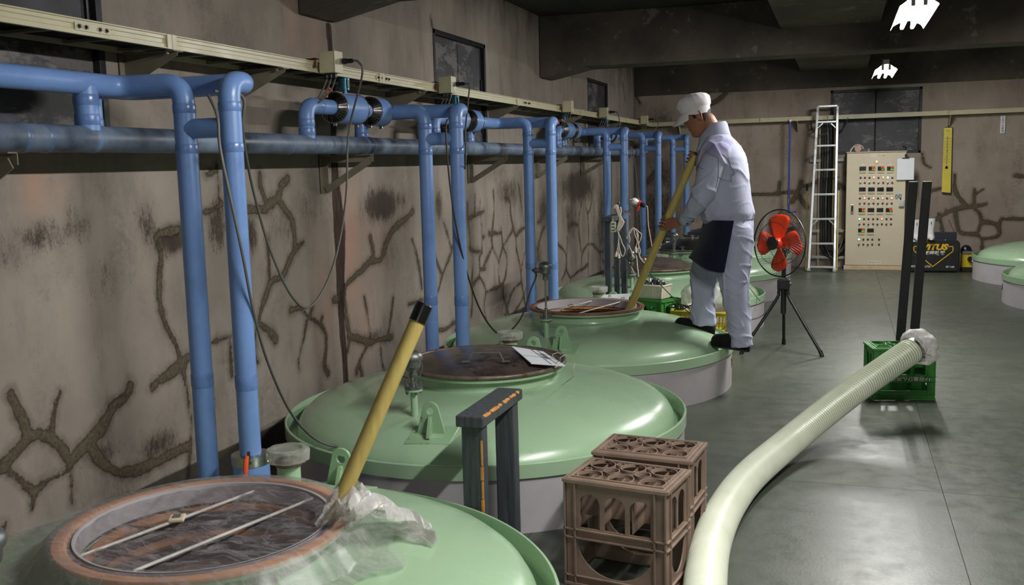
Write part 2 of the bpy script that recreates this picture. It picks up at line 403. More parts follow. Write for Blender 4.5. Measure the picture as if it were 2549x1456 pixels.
BACK_CRACKS = [
 (1560, 160, 2.8, [(.05, [(875,905),(1000,905),(1130,890),(1190,890)]), (.06, [(1215,820),(1190,900),(1150,960)]), (.04, [(1220,850),(1300,830),(1340,800)]), (.07, [(690,205),(630,255),(580,280)]),
  (.06, [(330,20),(345,100),(340,190)]), (.05, [(410,90),(470,90),(560,40)]), (.05, [(475,90),(490,160)]), (.05, [(630,75),(575,70),(580,190)]), (.04, [(1065,820),(1060,900)]), (.05, [(1190,910),(1260,1000)]), (.04, [(70,230),(95,270)]), (.05, [(190,130),(330,130)]),
  (.05, [(200,750),(150,820)]), (.05, [(1480,830),(1520,870)])]),
 (2340, 270, 3.55, [(.05, [(130,580),(130,700),(165,780),(230,860)]), (.055, [(-60,990),(0,960),(60,920),(130,890),(230,870),(300,865),(400,845)]), (.04, [(45,890),(70,920)]), (.04, [(305,715),(305,870),(350,930),(360,1000),(330,1110)]), (.03, [(310,760),(385,710)]),
  (.05, [(360,1005),(430,1005),(500,1030),(520,1120),(380,1150)]), (.05, [(515,1060),(540,980),(610,975),(742,975)]), (.05, [(130,900),(160,1050),(190,1100),(310,1110),(370,1160),(370,1240)]), (.05, [(-10,930),(5,1000),(20,1080)]), (.05, [(665,595),(742,605)])]),
 (1950, 180, 2.427, [(.04, [(840,490),(850,550),(890,575)]), (.04, [(890,715),(950,700)])]),
]
def blob_field(A, B, blobs):
    f = np.zeros(A.shape)
    for (a, b, ra, rb, s) in blobs: f = np.maximum(f, s*np.exp(-(((A-a)/ra)**2+((B-b)/rb)**2)*1.1))
    return f
def px_blobs(lst, ax, val, pick):
    out = []
    for (u, v, ru, rv, s) in lst:
        c = at(u, v, ax, val); a = at(u+ru, v, ax, val); b = at(u, v-rv, ax, val)
        out.append((c[pick], c[2], abs(a[pick]-c[pick]), abs(b[2]-c[2]), s))
    return out
LEFT_MOLD = [(950,510,48,50,1.0),(985,500,40,30,.6),(625,590,18,70,.75),(1438,465,46,48,1.0),(1353,520,16,70,.7),(1265,478,30,45,.65),(1092,510,12,60,.6),(100,590,75,55,.6),(190,560,45,60,.55),(365,560,34,80,.55),(425,600,60,45,.85),(540,560,24,90,.85),(392,1105,60,45,.7),(250,1130,70,40,.5),(520,1000,60,60,.35),(1420,540,20,90,.6),(1250,760,40,40,.5),(1340,640,14,80,.6),(710,560,50,60,.45),(960,620,50,60,.4),(760,520,40,70,.4),(1500,560,26,120,.6),(1545,560,22,150,.6),(1230,430,60,40,.35),(260,700,60,100,.35),(920,840,40,20,.6),(20,640,60,60,.5)]
LEFT_PINK = [(875,640,34,190,1.0),(925,600,40,90,.6),(810,760,24,150,.7),(90,470,40,70,.8),(150,480,30,50,.6),(900,800,40,120,.5),(730,60,20,100,.5),(780,100,18,100,.5)]
BACK_MOLD = [(1700,180,90,40,1.),(1640,560,70,140,.7),(1800,500,60,60,.3),(1640,300,60,60,.45),(2400,470,60,60,.3),(1650,440,50,60,.6),(2060,330,40,60,.5)]

def wall_material(name, pick):
    t = NT(name)
    sw = (1.0, 1.0, 0.28)
    n0 = t.noise(0.9, 4, 0.55); n1 = t.noise(4.5, 6, 0.65, t.mapped(sw)); n2 = t.noise(38, 5, 0.7); n3 = t.noise(11, 6, 0.75, t.mapped((1, 1, 0.45)))
    c = t.ramp(n0, [(0.3, lin((128, 119, 110))), (0.7, lin((164, 154, 144)))])
    c = t.mix(t.mr(n1, 0.5, 0.72, 0, 0.6), c, lin((106, 101, 94)))
    c = t.mix(t.mr(n1, 0.5, 0.22, 0, 0.45), c, lin((172, 160, 144)))
    pink = t.math('MULTIPLY', t.attr('pink'), t.mr(n1, 0.35, 0.6, 0.35, 1.0))
    c = t.mix(t.math('MULTIPLY', pink, 0.75), c, lin((184, 142, 120)))
    # speckle
    c = t.mix(t.mr(n2, 0.66, 0.74, 0, 0.55), c, lin((80, 72, 64)))
    # mould
    n2v = t.noise(46, 5, 0.75, t.mapped((1, 1, 0.35)))
    mo = t.attr('mold'); th = t.math('ADD', t.math('MULTIPLY', mo, 0.50), t.math('ADD', t.math('MULTIPLY', n3, 0.50), t.math('MULTIPLY', n2v, 0.50)))
    c = t.mix(t.math('MULTIPLY', t.mr(mo, 0.0, 0.9, 0, 0.6), t.mr(n1, 0.25, 0.6)), c, lin((84, 74, 62)))
    c = t.mix(t.math('MULTIPLY', t.mr(t.noise(2.2, 6, 0.7, t.mapped((1, 1, 0.6))), 0.5, 0.72, 0, 0.5), t.mr(n2, 0.35, 0.6)), c, lin((88, 80, 70)))
    nf = t.noise(120, 6, 0.8, t.mapped((1, 1, 0.6)))
    c = t.mix(t.mr(t.math('ADD', t.math('MULTIPLY', th, 1.0), t.math('MULTIPLY', nf, 0.55)), 0.90, 1.16, 0, 0.86), c, lin((48, 39, 32)))
    c = t.mix(t.mr(t.math('ADD', t.math('MULTIPLY', t.noise(1.7, 5, 0.65, t.mapped((1, 1, 0.7))), 1.0), t.math('MULTIPLY', nf, 0.4)), 0.74, 0.98, 0, 0.5), c, lin((96, 88, 78)))
    # crack repair mortar: dark ragged halo, olive-grey body, lighter ridge
    cr = t.attr('crack'); jit = t.math('ADD', t.math('MULTIPLY', t.math('SUBTRACT', t.noise(30, 9, 0.85), 0.5), 0.045), t.math('MULTIPLY', t.math('SUBTRACT', t.noise(5, 3, 0.6), 0.5), 0.05))
    d = t.math('ADD', cr, jit)
    c = t.mix(t.mr(t.math('ADD', cr, t.math('MULTIPLY', jit, 1.8)), 0.035, -0.002, 0, 0.42), c, lin((66, 56, 45)))
    body = t.mr(d, 0.001, -0.004)
    cc = t.ramp(t.noise(60, 4, 0.7), [(0.35, lin((70, 61, 49))), (0.7, lin((106, 97, 80)))])
    cc = t.mix(t.mr(d, -0.009, 0.0, 0, 0.85), cc, lin((50, 42, 34)))
    c = t.mix(body, c, cc)
    ru = t.attr('rust')
    rr = t.ramp(t.noise(16, 5, 0.7, t.mapped((3, 3, 0.3))), [(0.35, lin((34, 26, 23))), (0.7, lin((84, 66, 58)))])
    c = t.mix(t.mr(t.math('ADD', ru, t.math('MULTIPLY', n3, 0.6)), 0.62, 0.8), c, rr)
    bl = t.attr('dark_edge')  # mask that darkens the concrete along the wall edges
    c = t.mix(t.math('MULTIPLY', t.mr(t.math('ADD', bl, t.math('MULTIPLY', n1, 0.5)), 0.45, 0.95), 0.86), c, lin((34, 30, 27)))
    t.l(c, t.b.inputs['Base Color'])
    t.b.inputs['Roughness'].default_value = 0.86; t.b.inputs['Specular IOR Level'].default_value = 0.25
    h = t.math('ADD', t.math('MULTIPLY', n2, 0.4), t.math('MULTIPLY', t.mr(d, 0.004, -0.006), 1.2))
    t.bump(h, 0.55, 0.006)
    return t.m
def frange(a, b, st): 
    n = max(1, int(round((b-a)/st))); return [a+(b-a)*i/n for i in range(n)]
def wall_grid(name, along, us, zs, holes, fixed, normal, attrs, mat, relief):
    U, Z = np.meshgrid(np.array(us), np.array(zs)); nu, nz = len(us), len(zs)
    off = relief(U, Z)
    P = np.zeros((nz, nu, 3)); P[..., along] = U; P[..., 2] = Z; P[..., 1-along] = fixed+normal*off
    fs = []
    for j in range(nz-1):
        zc = (zs[j]+zs[j+1])/2
        for i in range(nu-1):
            uc = (us[i]+us[i+1])/2
            if any(h[0] < uc < h[1] and h[2] < zc < h[3] for h in holes): continue
            a = j*nu+i; fs.append((a, a+1, a+nu+1, a+nu))
    me = bpy.data.meshes.new(name); me.from_pydata(P.reshape(-1, 3).tolist(), [], fs)
    for k, arr in attrs(U, Z).items():
        at_ = me.attributes.new(k, 'FLOAT', 'POINT'); at_.data.foreach_set('value', arr.reshape(-1).astype(np.float32))
    me.materials.append(mat)
    me.polygons.foreach_set('use_smooth', [True]*len(me.polygons))
    o = bpy.data.objects.new(name, me); COL.objects.link(o); return struct(o)
WALLM = wall_material('stained_concrete', 0)
WIN_L = [(2.2, 3.35, 1.66, 2.53), (6.81, 7.93, 1.66, 2.535), (11.45, 12.52, 1.66, 2.53)]
lsegs = to_segs(LEFT_CRACKS, 0, XW, 1); bsegs = to_segs(BACK_CRACKS, 1, YB, 0)
lmold = px_blobs(LEFT_MOLD, 0, XW, 1); lpink = px_blobs(LEFT_PINK, 0, XW, 1); bmold = px_blobs(BACK_MOLD, 1, YB, 0)
CR = {}
def l_attrs(U, Z):
    cr = CR['l']
    rust = np.exp(-((U-5.245-0.012*np.sin(Z*7))/(0.034+0.04*np.exp(-((Z-1.15)/0.35)**2)))**2)*1.0
    rust *= (Z < 2.38)
    dark_edge = np.clip((Z-2.35)/0.6, 0, 1)*0.5  # tone gets darker towards the ceiling and the back corner
    dark_edge = np.maximum(dark_edge, np.exp(-((U-YB)/0.18)**2)*0.5)
    dark_edge = np.maximum(dark_edge, np.clip((0.17-Z)/0.03, 0, 1)*1.5)  # black baseboard band along the floor
    return dict(crack=cr, mold=blob_field(U, Z, lmold), pink=blob_field(U, Z, lpink), rust=rust, dark_edge=dark_edge)
def l_rel(U, Z):
    CR['l'] = seg_dist(U, Z, lsegs)
    b = np.clip(-(CR['l']-0.004)/0.02, 0, 1)*0.006
    return b+0.003*np.sin(U*2.1+Z)*np.sin(Z*3.3)
us = sorted(set([round(x, 4) for x in frange(YF, 1.8, 0.4)+frange(1.8, 6.0, 0.016)+frange(6.0, YB, 0.02)+[YB]+[e for h in WIN_L for e in h[:2]]]))
zs = sorted(set([round(x, 4) for x in frange(0, 2.6, 0.018)+frange(2.6, ZC, 0.19)+[ZC]+[e for h in WIN_L for e in h[2:]]]))
wl = wall_grid('wall_left', 1, us, zs, WIN_L, XW, 1, l_attrs, WALLM, l_rel)
WIN_B = (at(2068, 225, 1, YB).x, at(2297, 216, 1, YB).x, 1.555, 2.43)
def b_attrs(U, Z):
    dark_edge = np.clip((Z-2.5)/0.25, 0, 1)*0.85  # tone gets darker towards the ceiling, slightly towards the floor
    dark_edge = np.maximum(dark_edge, np.clip((0.3-Z)/0.5, 0, 1)*0.2)
    return dict(crack=CR['b'], mold=blob_field(U, Z, bmold), pink=np.zeros(U.shape)+0.15, rust=np.zeros(U.shape), dark_edge=dark_edge)
def b_rel(U, Z):
    CR['b'] = seg_dist(U, Z, bsegs)
    return np.clip(-(CR['b']-0.004)/0.02, 0, 1)*0.006+0.002*np.sin(U*2.3+Z*2)
us = sorted(set([round(x, 4) for x in frange(XW, 2.6, 0.025)+frange(2.6, XR, 0.2)+[XR, WIN_B[0], WIN_B[1]]]))
zs = sorted(set([round(x, 4) for x in frange(0, ZC, 0.025)+[ZC, WIN_B[2], WIN_B[3]]]))
wb = wall_grid('wall_back', 0, us, zs, [WIN_B], YB, -1, b_attrs, WALLM, b_rel)
PLAIN = pm('plain_concrete', (128, 120, 108), 0.85, var=0.15, scale=1.5, bump=0.2, bscale=30)
m = M(); m.b2((XR, YF, 0), (XR+0.1, YB+0.1, ZC)); struct(m.build('wall_right', PLAIN, smooth=False))
m = M(); m.b2((XW-0.1, YF-0.1, 0), (XR+0.1, YF, ZC)); struct(m.build('wall_front', PLAIN, smooth=False))

# ------------------------------------------------------------------ floor sheets
def floor_mat():
    t = NT('grey_green_floor_sheet')
    n0 = t.noise(1.3, 4, 0.6); n1 = t.noise(9, 6, 0.7); n2 = t.noise(70, 3, 0.6)
    c = t.ramp(n0, [(0.3, lin((60, 68, 58))), (0.72, lin((80, 84, 74)))])
    c = t.mix(t.mr(n1, 0.55, 0.8, 0, 0.35), c, lin((54, 62, 53)))
    c = t.mix(t.mr(n2, 0.7, 0.76, 0, 0.4), c, lin((108, 108, 98)))
    t.l(c, t.b.inputs['Base Color']); t.l(t.mr(n1, 0.3, 0.7, 0.32, 0.44), t.b.inputs['Roughness'])
    t.bump(t.math('ADD', n2, t.math('MULTIPLY', n0, 0.6)), 0.18, 0.003); return t.m
FLM = floor_mat()
m = M(); m.b2((XW-0.1, YF-0.1, -0.12), (XR+0.1, YB+0.1, -0.006))
fl = struct(m.build('floor', pm('floor_joint', (48, 50, 46), 0.7), smooth=False))
SX, SY, y0f = 1.66, 1.63, -0.23
panels = {}
yy = y0f-2*SY
while yy < YB:
    xx = -2.873+0.02 - 0.0
    xe = 0.465-SX*3
    k = 0
    while xe < XR-0.01:
        a, b = max(xe, XW), min(xe+SX, XR); c, d = max(yy, YF), min(yy+SY, YB)
        if d-c > 0.05 and b-a > 0.05:
            m = M(); m.b2((a+0.0015, c+0.0015, -0.006), (b-0.0015, d-0.0015, 0.0))
            m.build('floor_sheet', FLM, fl, smooth=False)
        xe = b; k += 1
    yy += SY

# ------------------------------------------------------------------ ceiling, beams
CEM = pm('dark_ceiling_concrete', (46, 42, 38), 0.9, var=0.35, scale=2.2, bump=0.3, bscale=20, spots=((78, 72, 64), 0.34, 7))  # ceiling concrete in a darker tone than beams and walls
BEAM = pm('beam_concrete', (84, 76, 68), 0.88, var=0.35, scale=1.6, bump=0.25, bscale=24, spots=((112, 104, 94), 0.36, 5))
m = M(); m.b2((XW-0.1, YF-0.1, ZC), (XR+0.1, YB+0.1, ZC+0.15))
ce = struct(m.build('ceiling', CEM, smooth=False))
def beam(y0, y1, name='beam', zb=2.465):
    # haunched at both ends: profile in X-Z, extruded along Y
    prof = [(XW, 2.378), (XW+0.05, 2.378), (XW+0.46, zb), (XR-0.46, zb), (XR-0.05, 2.378), (XR, 2.378), (XR, ZC), (XW, ZC)]
    m = M(); n = len(prof)
    m.add([(x, y0, z) for x, z in prof]+[(x, y1, z) for x, z in prof], [tuple(range(n)), tuple(range(2*n-1, n-1, -1))]+[(i, (i+1) % n, n+(i+1) % n, n+i) for i in range(n)])
    m.build(name, BEAM, ce, smooth=False, bevel=0.012)
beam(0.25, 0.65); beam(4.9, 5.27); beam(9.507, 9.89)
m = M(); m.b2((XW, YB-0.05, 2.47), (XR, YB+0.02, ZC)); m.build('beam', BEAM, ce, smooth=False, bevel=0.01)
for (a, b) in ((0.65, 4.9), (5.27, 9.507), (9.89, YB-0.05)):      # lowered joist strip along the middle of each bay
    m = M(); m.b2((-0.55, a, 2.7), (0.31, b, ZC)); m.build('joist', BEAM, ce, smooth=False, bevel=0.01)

# ------------------------------------------------------------------ steel shutters in the window openings
def shutter_mat():
    t = NT('peeling_black_shutter')
    n = t.noise(2.2, 6, 0.7, t.mapped((1, 1, 2.5))); n2 = t.noise(20, 5, 0.7)
    c = t.ramp(t.noise(5, 5), [(0.3, lin((44, 44, 50))), (0.7, lin((66, 65, 72)))])
    pe = t.math('ADD', n, t.math('MULTIPLY', n2, 0.25))
    c = t.mix(t.mr(pe, 0.64, 0.72, 0, 0.8), c, lin((112, 108, 106)))
    t.l(c, t.b.inputs['Base Color']); t.b.inputs['Roughness'].default_value = 0.55; t.bump(n2, 0.3, 0.004); return t.m
SHM = shutter_mat()
FRM = pm('black_window_frame', (30, 30, 34), 0.55, var=0.2, scale=12, bump=0.1)
def window(idx, name_axis, a0, a1, z0, z1, plane, inward):
    """inward: +1 wall faces +axis"""
    def P(a, d, z): return (plane-inward*d, a, z) if name_axis == 'Y' else (a, plane-inward*d, z)
    fr = M(); w = 0.035
    for (s0, s1, t0, t1) in ((a0, a0+w, z0, z1), (a1-w, a1, z0, z1), (a0, a1, z0, z0+w), (a0, a1, z1-w, z1)):
        fr.b2(P(s0, -0.004, t0), P(s1, 0.12, t1))
    o = struct(fr.build('window_%d' % idx, FRM, smooth=False, bevel=0.003))
    mid = (a0+a1)/2
    for (s0, s1) in ((a0+w, mid-0.006), (mid+0.006, a1-w)):
        p = M(); p.b2(P(s0, 0.03, z0+w), P(s1, 0.06, z1-w))
        lf = p.build('shutter_leaf', SHM, o, smooth=False, bevel=0.004)
        h = M(); e = s0+0.012 if s0 < mid-0.1 else s1-0.03
        h.b2(P(e, 0.015, z0+(z1-z0)*0.55), P(e+0.018, 0.03, z0+(z1-z0)*0.66)); h.b2(P(e, 0.015, z0+(z1-z0)*0.15), P(e+0.018, 0.03, z0+(z1-z0)*0.25))
        h.build('hinge', MT['black'], lf, smooth=False, bevel=0.002)
    bk = M(); bk.b2(P(a0, 0.1, z0), P(a1, 0.12, z1)); bk.build('backing', MT['black_matte'], o, smooth=False)
for i, (a, b, c, d) in enumerate(WIN_L): window(i+1, 'Y', a, b, c, d, XW, 1)
window(4, 'X', WIN_B[0], WIN_B[1], WIN_B[2], WIN_B[3], YB, -1)

# ------------------------------------------------------------------ fluorescent fixtures
TUBE = glow('lit_tube', (255, 252, 246), 14.0); REFL = pm('white_reflector', (235, 235, 232), 0.35, var=0.02, scale=8)
lp_lab = ['white fluorescent batten lamp hanging farthest away, above the back wall shutters', 'white fluorescent batten lamp cut by the top right edge of the photo', 'white fluorescent batten lamp over the near tanks, outside the photo', 'white fluorescent batten lamp behind the camera']
for i, (x, y, z, pw) in enumerate(LAMPS):
    t = thing('fluorescent_lamp', lp_lab[i], 'lamp', (x, y, z), 'fluorescent lamps in a row above the aisle')
    L = 0.62
    m = M(); m.b2((x-0.03, y-L, z), (x+0.03, y+L, z+0.05)); m.build('housing', MT['white'], t, smooth=False, bevel=0.004)
    for s in (-1, 1):
        m = M(); pts = [(x+s*0.028, z+0.004), (x+s*0.10, z-0.035), (x+s*0.115, z-0.06), (x+s*0.112, z-0.06), (x+s*0.097, z-0.032), (x+s*0.028, z)]
        m.rings([[(px, y-L, pz) for px, pz in pts], [(px, y+L, pz) for px, pz in pts]]); m.build('reflector_wing', REFL, t, ang=20)
    for s in (-1, 1):
        m = M(); m.cyl((x+s*0.035, y-L+0.03, z-0.045), (x+s*0.035, y+L-0.03, z-0.045), 0.015, 14); m.build('tube', TUBE, t)
        for e in (-1, 1):
            m = M(); m.b2((x+s*0.035-0.012, y+e*(L-0.015)-0.012, z-0.06), (x+s*0.035+0.012, y+e*(L-0.015)+0.012, z)); m.build('lamp_holder', MT['white'], t, smooth=False, bevel=0.003)
    for e in (-0.4, 0.4):
        m = M(); m.cyl((x, y+e, z+0.04), (x, y+e, ZC), 0.004, 6); m.build('hanger', MT['steel'], t)
# ------------------------------------------------------------------ sunken tanks (only their tops stand above the floor)
TANKS = [(-1.70, 2.25), (-1.70, 4.57), (-1.68, 6.59), (-1.65, 9.16), (-1.60, 11.19), (-1.60, 13.23), (2.56, 13.1), (2.60, 11.0)]
def dome_z(r):
    pts = [(0, .462), (.37, .457), (.45, .450), (.55, .436), (.65, .418), (.75, .396), (.83, .372), (.89, .345), (.925, .315), (.945, .28), (.955, .23), (1.0, .215)]
    for (a, za), (b, zb) in zip(pts[:-1], pts[1:]):
        if a <= r <= b: return za+(zb-za)*(r-a)/(b-a)
    return .215
RT = 1.009
def lug_mb(x, y, r0, ang, h=0.15, w=0.13, thick=0.012):
    """lifting lug: plate with rounded top and eye, gusset"""
    zb = r0
    P = []
    rt = 0.036
    P += [(-w/2, 0), (w/2, 0)]
    n = 12
    for i in range(n+1):
        a = 0.25+(PI-0.5)*i/n; P.append((rt*math.cos(a), h-rt+rt*math.sin(a)))
    M4 = Matrix.Translation((x, y, zb)) @ Matrix.Rotation(ang, 4, 'Z') @ Matrix.Rotation(PI/2, 4, 'X') @ Matrix.Translation((0, 0, -thick/2))
    m = M(); m.holed(P, [circ(0, h-rt-0.004, 0.016, 14)], thick, M4)
    g = M(); G = [(0, 0), (0.05, 0), (0.05, 0.012), (0.012, h*0.58), (0, h*0.58)]
    M5 = Matrix.Translation((x, y, zb)) @ Matrix.Rotation(ang-PI/2, 4, 'Z') @ Matrix.Translation((thick/2, 0, 0)) @ Matrix.Rotation(PI/2, 4, 'X') @ Matrix.Translation((0, 0, -0.008))
    g.prism(G, 0.016, M5)
    return m, g
LUGM = pm('rust_spotted_green', (144, 178, 140), 0.32, var=0.08, scale=6, bump=0.05, spots=((128, 74, 40), 0.36, 30))
def sensor_head(m, x, y, z, s=1.0, yaw=0.0):
    """thermocouple head: cup, tilted domed cap, side gland"""
    m.lathe([(0.001, z), (.018*s, z), (.02*s, z+.02*s), (.016*s, z+.022*s), (.018*s, z+.035*s), (.034*s, z+.05*s), (.038*s, z+.085*s), (.04*s, z+.09*s)], 20, (x, y, 0))
    R = Matrix.Rotation(0.18, 3, 'Y')
    m.lathe([(.043*s, 0), (.045*s, .01*s), (.04*s, .022*s), (.026*s, .032*s), (.012*s, .037*s), (.001, .038*s)], 20, (x, y, z+.088*s), axis=R)
    g = Vector((math.cos(yaw), math.sin(yaw), 0)); p = Vector((x, y, z+.065*s))
    m.cyl(p+g*0.03*s, p+g*0.062*s, .016*s, 12); m.cyl(p+g*0.06*s, p+g*0.075*s, .02*s, 6); m.cyl(p+g*0.075*s, p+g*0.09*s, .01*s, 10)
def make_tank():
    t = thing('storage_tank', '', 'tank')
    m = M(); m.lathe([(.999, 0.0), (.999, .242)], 128); m.build('skirt', MT['tank_grey'], t)
    m = M(); m.lathe([(.999, .236), (RT, .238), (RT, .297), (RT-.004, .301), (RT-.010, .301), (RT-.012, .297), (RT-.012, .218), (.955, .214), (.93, .214)], 128); m.build('rim_band', MT['tank_green'], t)
    m = M(); rr = [.33, .37, .41, .45, .5, .55, .6, .65, .7, .75, .79, .83, .86, .89, .91, .925, .937, .945, .951, .955]
    prof = [(r, dome_z(r)) for r in rr]+[(.956, .214)]
    m.lathe(prof, 128); d = m.build('dome', MT['tank_green'], t, ang=60)
    m = M(); m.lathe([(.378, .448), (.372, .458), (.368, .47), (.368, .505), (.40, .507), (.402, .515), (.40, .522), (.366, .522)], 96); m.build('manhole_neck', MT['tank_green'], t)
    m = M(); m.lathe([(.366, .522), (.356, .518), (.352, .44), (.352, .3)], 96); m.build('neck_lining', MT['steel'], t)
    # lifting lugs
    for (x, y, a) in ((.04, -.80, 0.12), (.02, .76, 0.05)):
        z = dome_z(math.hypot(x, y))
        p, g = lug_mb(x, y, z-.012, a); lo = p.build('lifting_lug', LUGM, t, bevel=0.0015)
        g.build('lug_gusset', LUGM, lo, bevel=0.0015)
        m = M(); rr_ = []
        for (dx, dy) in ((-.1, -.075), (.1, -.075), (.115, .05), (-.085, .05)):
            ca, sa = math.cos(a), math.sin(a); X, Y = x+dx*ca-dy*sa, y+dx*sa+dy*ca
            rr_.append((X, Y))
        top = [(X, Y, dome_z(math.hypot(X, Y))+.006) for X, Y in rr_]; bot = [(X, Y, Z-.02) for X, Y, Z in top]
        m.rings([bot, top]); m.build('lug_pad', LUGM, t, bevel=0.003)
    # sight port with clear screw cap
    x, y = -.035, .50; zb = dome_z(.51)
    m = M(); m.lathe([(.04, zb-.02), (.043, zb+.004), (.039, zb+.01), (.039, zb+.105), (.042, zb+.108)], 28, (x, y, 0)); sp = m.build('sight_port', MT['tank_green'], t)
    m = M(); m.lathe([(.044, zb+.102), (.044, zb+.122), (.03, zb+.124)], 28, (x, y, 0)); m.build('port_thread', MT['bead'], sp)
    m = M(); n = 48
    def capring(r, z, k): return [(x+(r-(k if (i//2) % 3 == 0 else 0))*math.cos(2*PI*i/n), y+(r-(k if (i//2) % 3 == 0 else 0))*math.sin(2*PI*i/n), z) for i in range(n)]
    z0 = zb+.118
    m.rings([capring(.046, z0, 0), capring(.070, z0+.002, .004), capring(.073, z0+.034, .004), capring(.068, z0+.042, .003), capring(.048, z0+.043, 0), capring(.042, z0+.035, 0), capring(.002, z0+.035, 0)])
    m.build('screw_cap', MT['clearcap'], sp)
    # sensor port
    x, y = -.10, -.66; zb = dome_z(.66)
    m = M(); m.lathe([(.016, zb-.02), (.016, zb+.11), (.04, zb+.112), (.04, zb+.122), (.001, zb+.122)], 24, (x, y, 0)); so = m.build('sensor_port', MT['tank_green'], t)
    m = M(); m.lathe([(.001, zb+.122), (.042, zb+.123), (.042, zb+.137), (.02, zb+.14), (.001, zb+.14)], 24, (x, y, 0))
    for k in range(4):
        a = PI/4+k*PI/2; m.cyl((x+.032*math.cos(a), y+.032*math.sin(a), zb+.098), (x+.032*math.cos(a), y+.032*math.sin(a), zb+.15), .005, 8); m.cyl((x+.032*math.cos(a), y+.032*math.sin(a), zb+.137), (x+.032*math.cos(a), y+.032*math.sin(a), zb+.145), .008, 6)
        m.cyl((x+.032*math.cos(a), y+.032*math.sin(a), zb+.104), (x+.032*math.cos(a), y+.032*math.sin(a), zb+.112), .008, 6)
    m.build('port_flange', MT['cast'], so)
    return t
T0 = make_tank()
tl = ['green domed tank in the foreground, its manhole covered with plastic film',
      'green domed tank with a dark steel lid carrying a white card',
      'green domed tank with an open manhole that the worker stands on',
      'green domed tank with a brown lid behind the green crate and white basket',
      'green domed tank with a dark clamped lid, behind the tank with the brown lid',
      'green domed tank farthest back on the left, behind the fan',
      'green domed tank at the right edge, the farther one, beside the black case',
      'green domed tank at the right edge, the nearer of the two, numbered 206']
TK = []
for i, (x, y) in enumerate(TANKS):
    o = T0 if i == 0 else copy_tree(T0)
    o.location = (x, y, 0); o['label'] = tl[i]; o['group'] = 'green domed tanks set in the floor'; TK.append(o)
bpy.context.view_layer.update()

# sensors standing on the ports (tank 1: short, tank 2: tall rod)
def port_xyz(i): return TANKS[i][0]-.10, TANKS[i][1]-.66, dome_z(.66)+.14
x, y, z = port_xyz(1); t = thing('temperature_sensor', 'short grey metal sensor head on the flange of the second tank, beside the yellow pole', 'sensor', (x, y, z), 'tank temperature sensors')
m = M(); m.lathe([(.001, z), (.016, z), (.016, z+.02), (.019, z+.022), (.019, z+.035)], 16, (x, y, 0)); m.build('stem', MT['steel'], t)
m = M(); sensor_head(m, x, y, z+.03, 1.02, PI*0.95); hd = m.build('sensor_head', MT['cast'], t)
m = M(); ch = smooth_path([(x+.04, y-.02, z+.115), (x+.056, y-.02, z+.09), (x+.045, y-.03, z+.05), (x+.02, y-.03, z+.035)], 8)
for k in range(len(ch)-1): m.sphere(ch[k], .0035, 6, 4)
m.build('chain', MT['steel'], hd)
m = M(); zz = z+.012; m.cyl((x-.025, y-.03, zz), (x-.025, y-.03, zz+.035), .003, 6); m.cyl((x-.042, y-.03, zz+.03), (x-.008, y-.034, zz+.022), .003, 6); m.build('wing_nut', MT['steel'], t)
x, y, z = port_xyz(2); t = thing('temperature_sensor', 'tall thin grey sensor rod with a round head on the open tank', 'sensor', (x, y, z), 'tank temperature sensors')
m = M(); m.cyl((x, y, z), (x, y, z+.245), .006, 10); m.cyl((x, y, z), (x, y, z+.05), .011, 12); m.build('rod', MT['steel'], t)
m = M(); sensor_head(m, x, y, z+.23, 0.95, PI); m.build('sensor_head', MT['cast'], t)
m = M(); m.cyl((x-.03, y-.02, z+.005), (x-.03, y-.02, z+.03), .003, 6); m.cyl((x-.045, y-.02, z+.03), (x-.015, y-.025, z+.022), .003, 6); m.build('wing_nut', MT['steel'], t)
for i, lb in ((3, 'short grey sensor head in front of the brown lidded tank, behind the hanging cords'), (4, 'short grey sensor head with a pipe tee in front of the dark clamped lid')):
    x, y, z = port_xyz(i); t = thing('temperature_sensor', lb, 'sensor', (x, y, z), 'tank temperature sensors')
    m = M(); m.cyl((x, y, z), (x, y, z+.07), .016, 12); m.build('stem', MT['steel'], t)
    m = M(); sensor_head(m, x, y, z+.065, 1.1, PI); m.build('sensor_head', MT['cast'], t)

# ---- lids
def make_lid(mat, label, loc, domeh=.055, handle=True, r=.412):
    t = thing('tank_lid', label, 'lid', loc, 'round steel tank lids')
    x, y, z = loc
    m = M(); m.lathe([(.001, z+domeh+.012)]+[(r*.97*k/14, z+.012+domeh*(1-(k/14)**2)) for k in range(1, 15)]+[(r*.965, z+.006), (r*.9, z+.003)], 96, (x, y, 0)); m.build('lid_plate', mat, t, ang=60)
    m = M(); P = [(x+(r-.006)*math.cos(2*PI*k/96), y+(r-.006)*math.sin(2*PI*k/96), z+.011) for k in range(96)]; m.tube(P, .010, 10, loop=True); m.build('edge_bead', MT['bead'], t)
    if handle:
        m = M(); a = Vector((math.cos(.25), math.sin(.25), 0)); c = at(1210, 899, 2, z+domeh+.006)
        hh = .042
        for s in (-1, 1):
            p = c+a*(.085*s); q = c+a*(.065*s)+Vector((0, 0, hh))
            m.box(p+a*(.012*s), (.04, .022, .003), .25)
            m.add([p+Vector((-.009*a.y*-1, 0, 0)), ], []) if False else None
            n = Vector((-a.y, a.x, 0))*.010
            m.rings([[p-n, p+n, p+n+a*.002*s, p-n+a*.002*s], [q-n, q+n, q+n+a*.002*s, q-n+a*.002*s]])
        n = Vector((-a.y, a.x, 0))*.010; q0 = c-a*.066+Vector((0, 0, hh)); q1 = c+a*.066+Vector((0, 0, hh))
        m.rings([[q0-n, q0+n, q0+n+Vector((0, 0, .002)), q0-n+Vector((0, 0, .002))], [q1-n, q1+n, q1+n+Vector((0, 0, .002)), q1-n+Vector((0, 0, .002))]])
        m.build('lid_handle', MT['steel'], t, smooth=False)
    return t
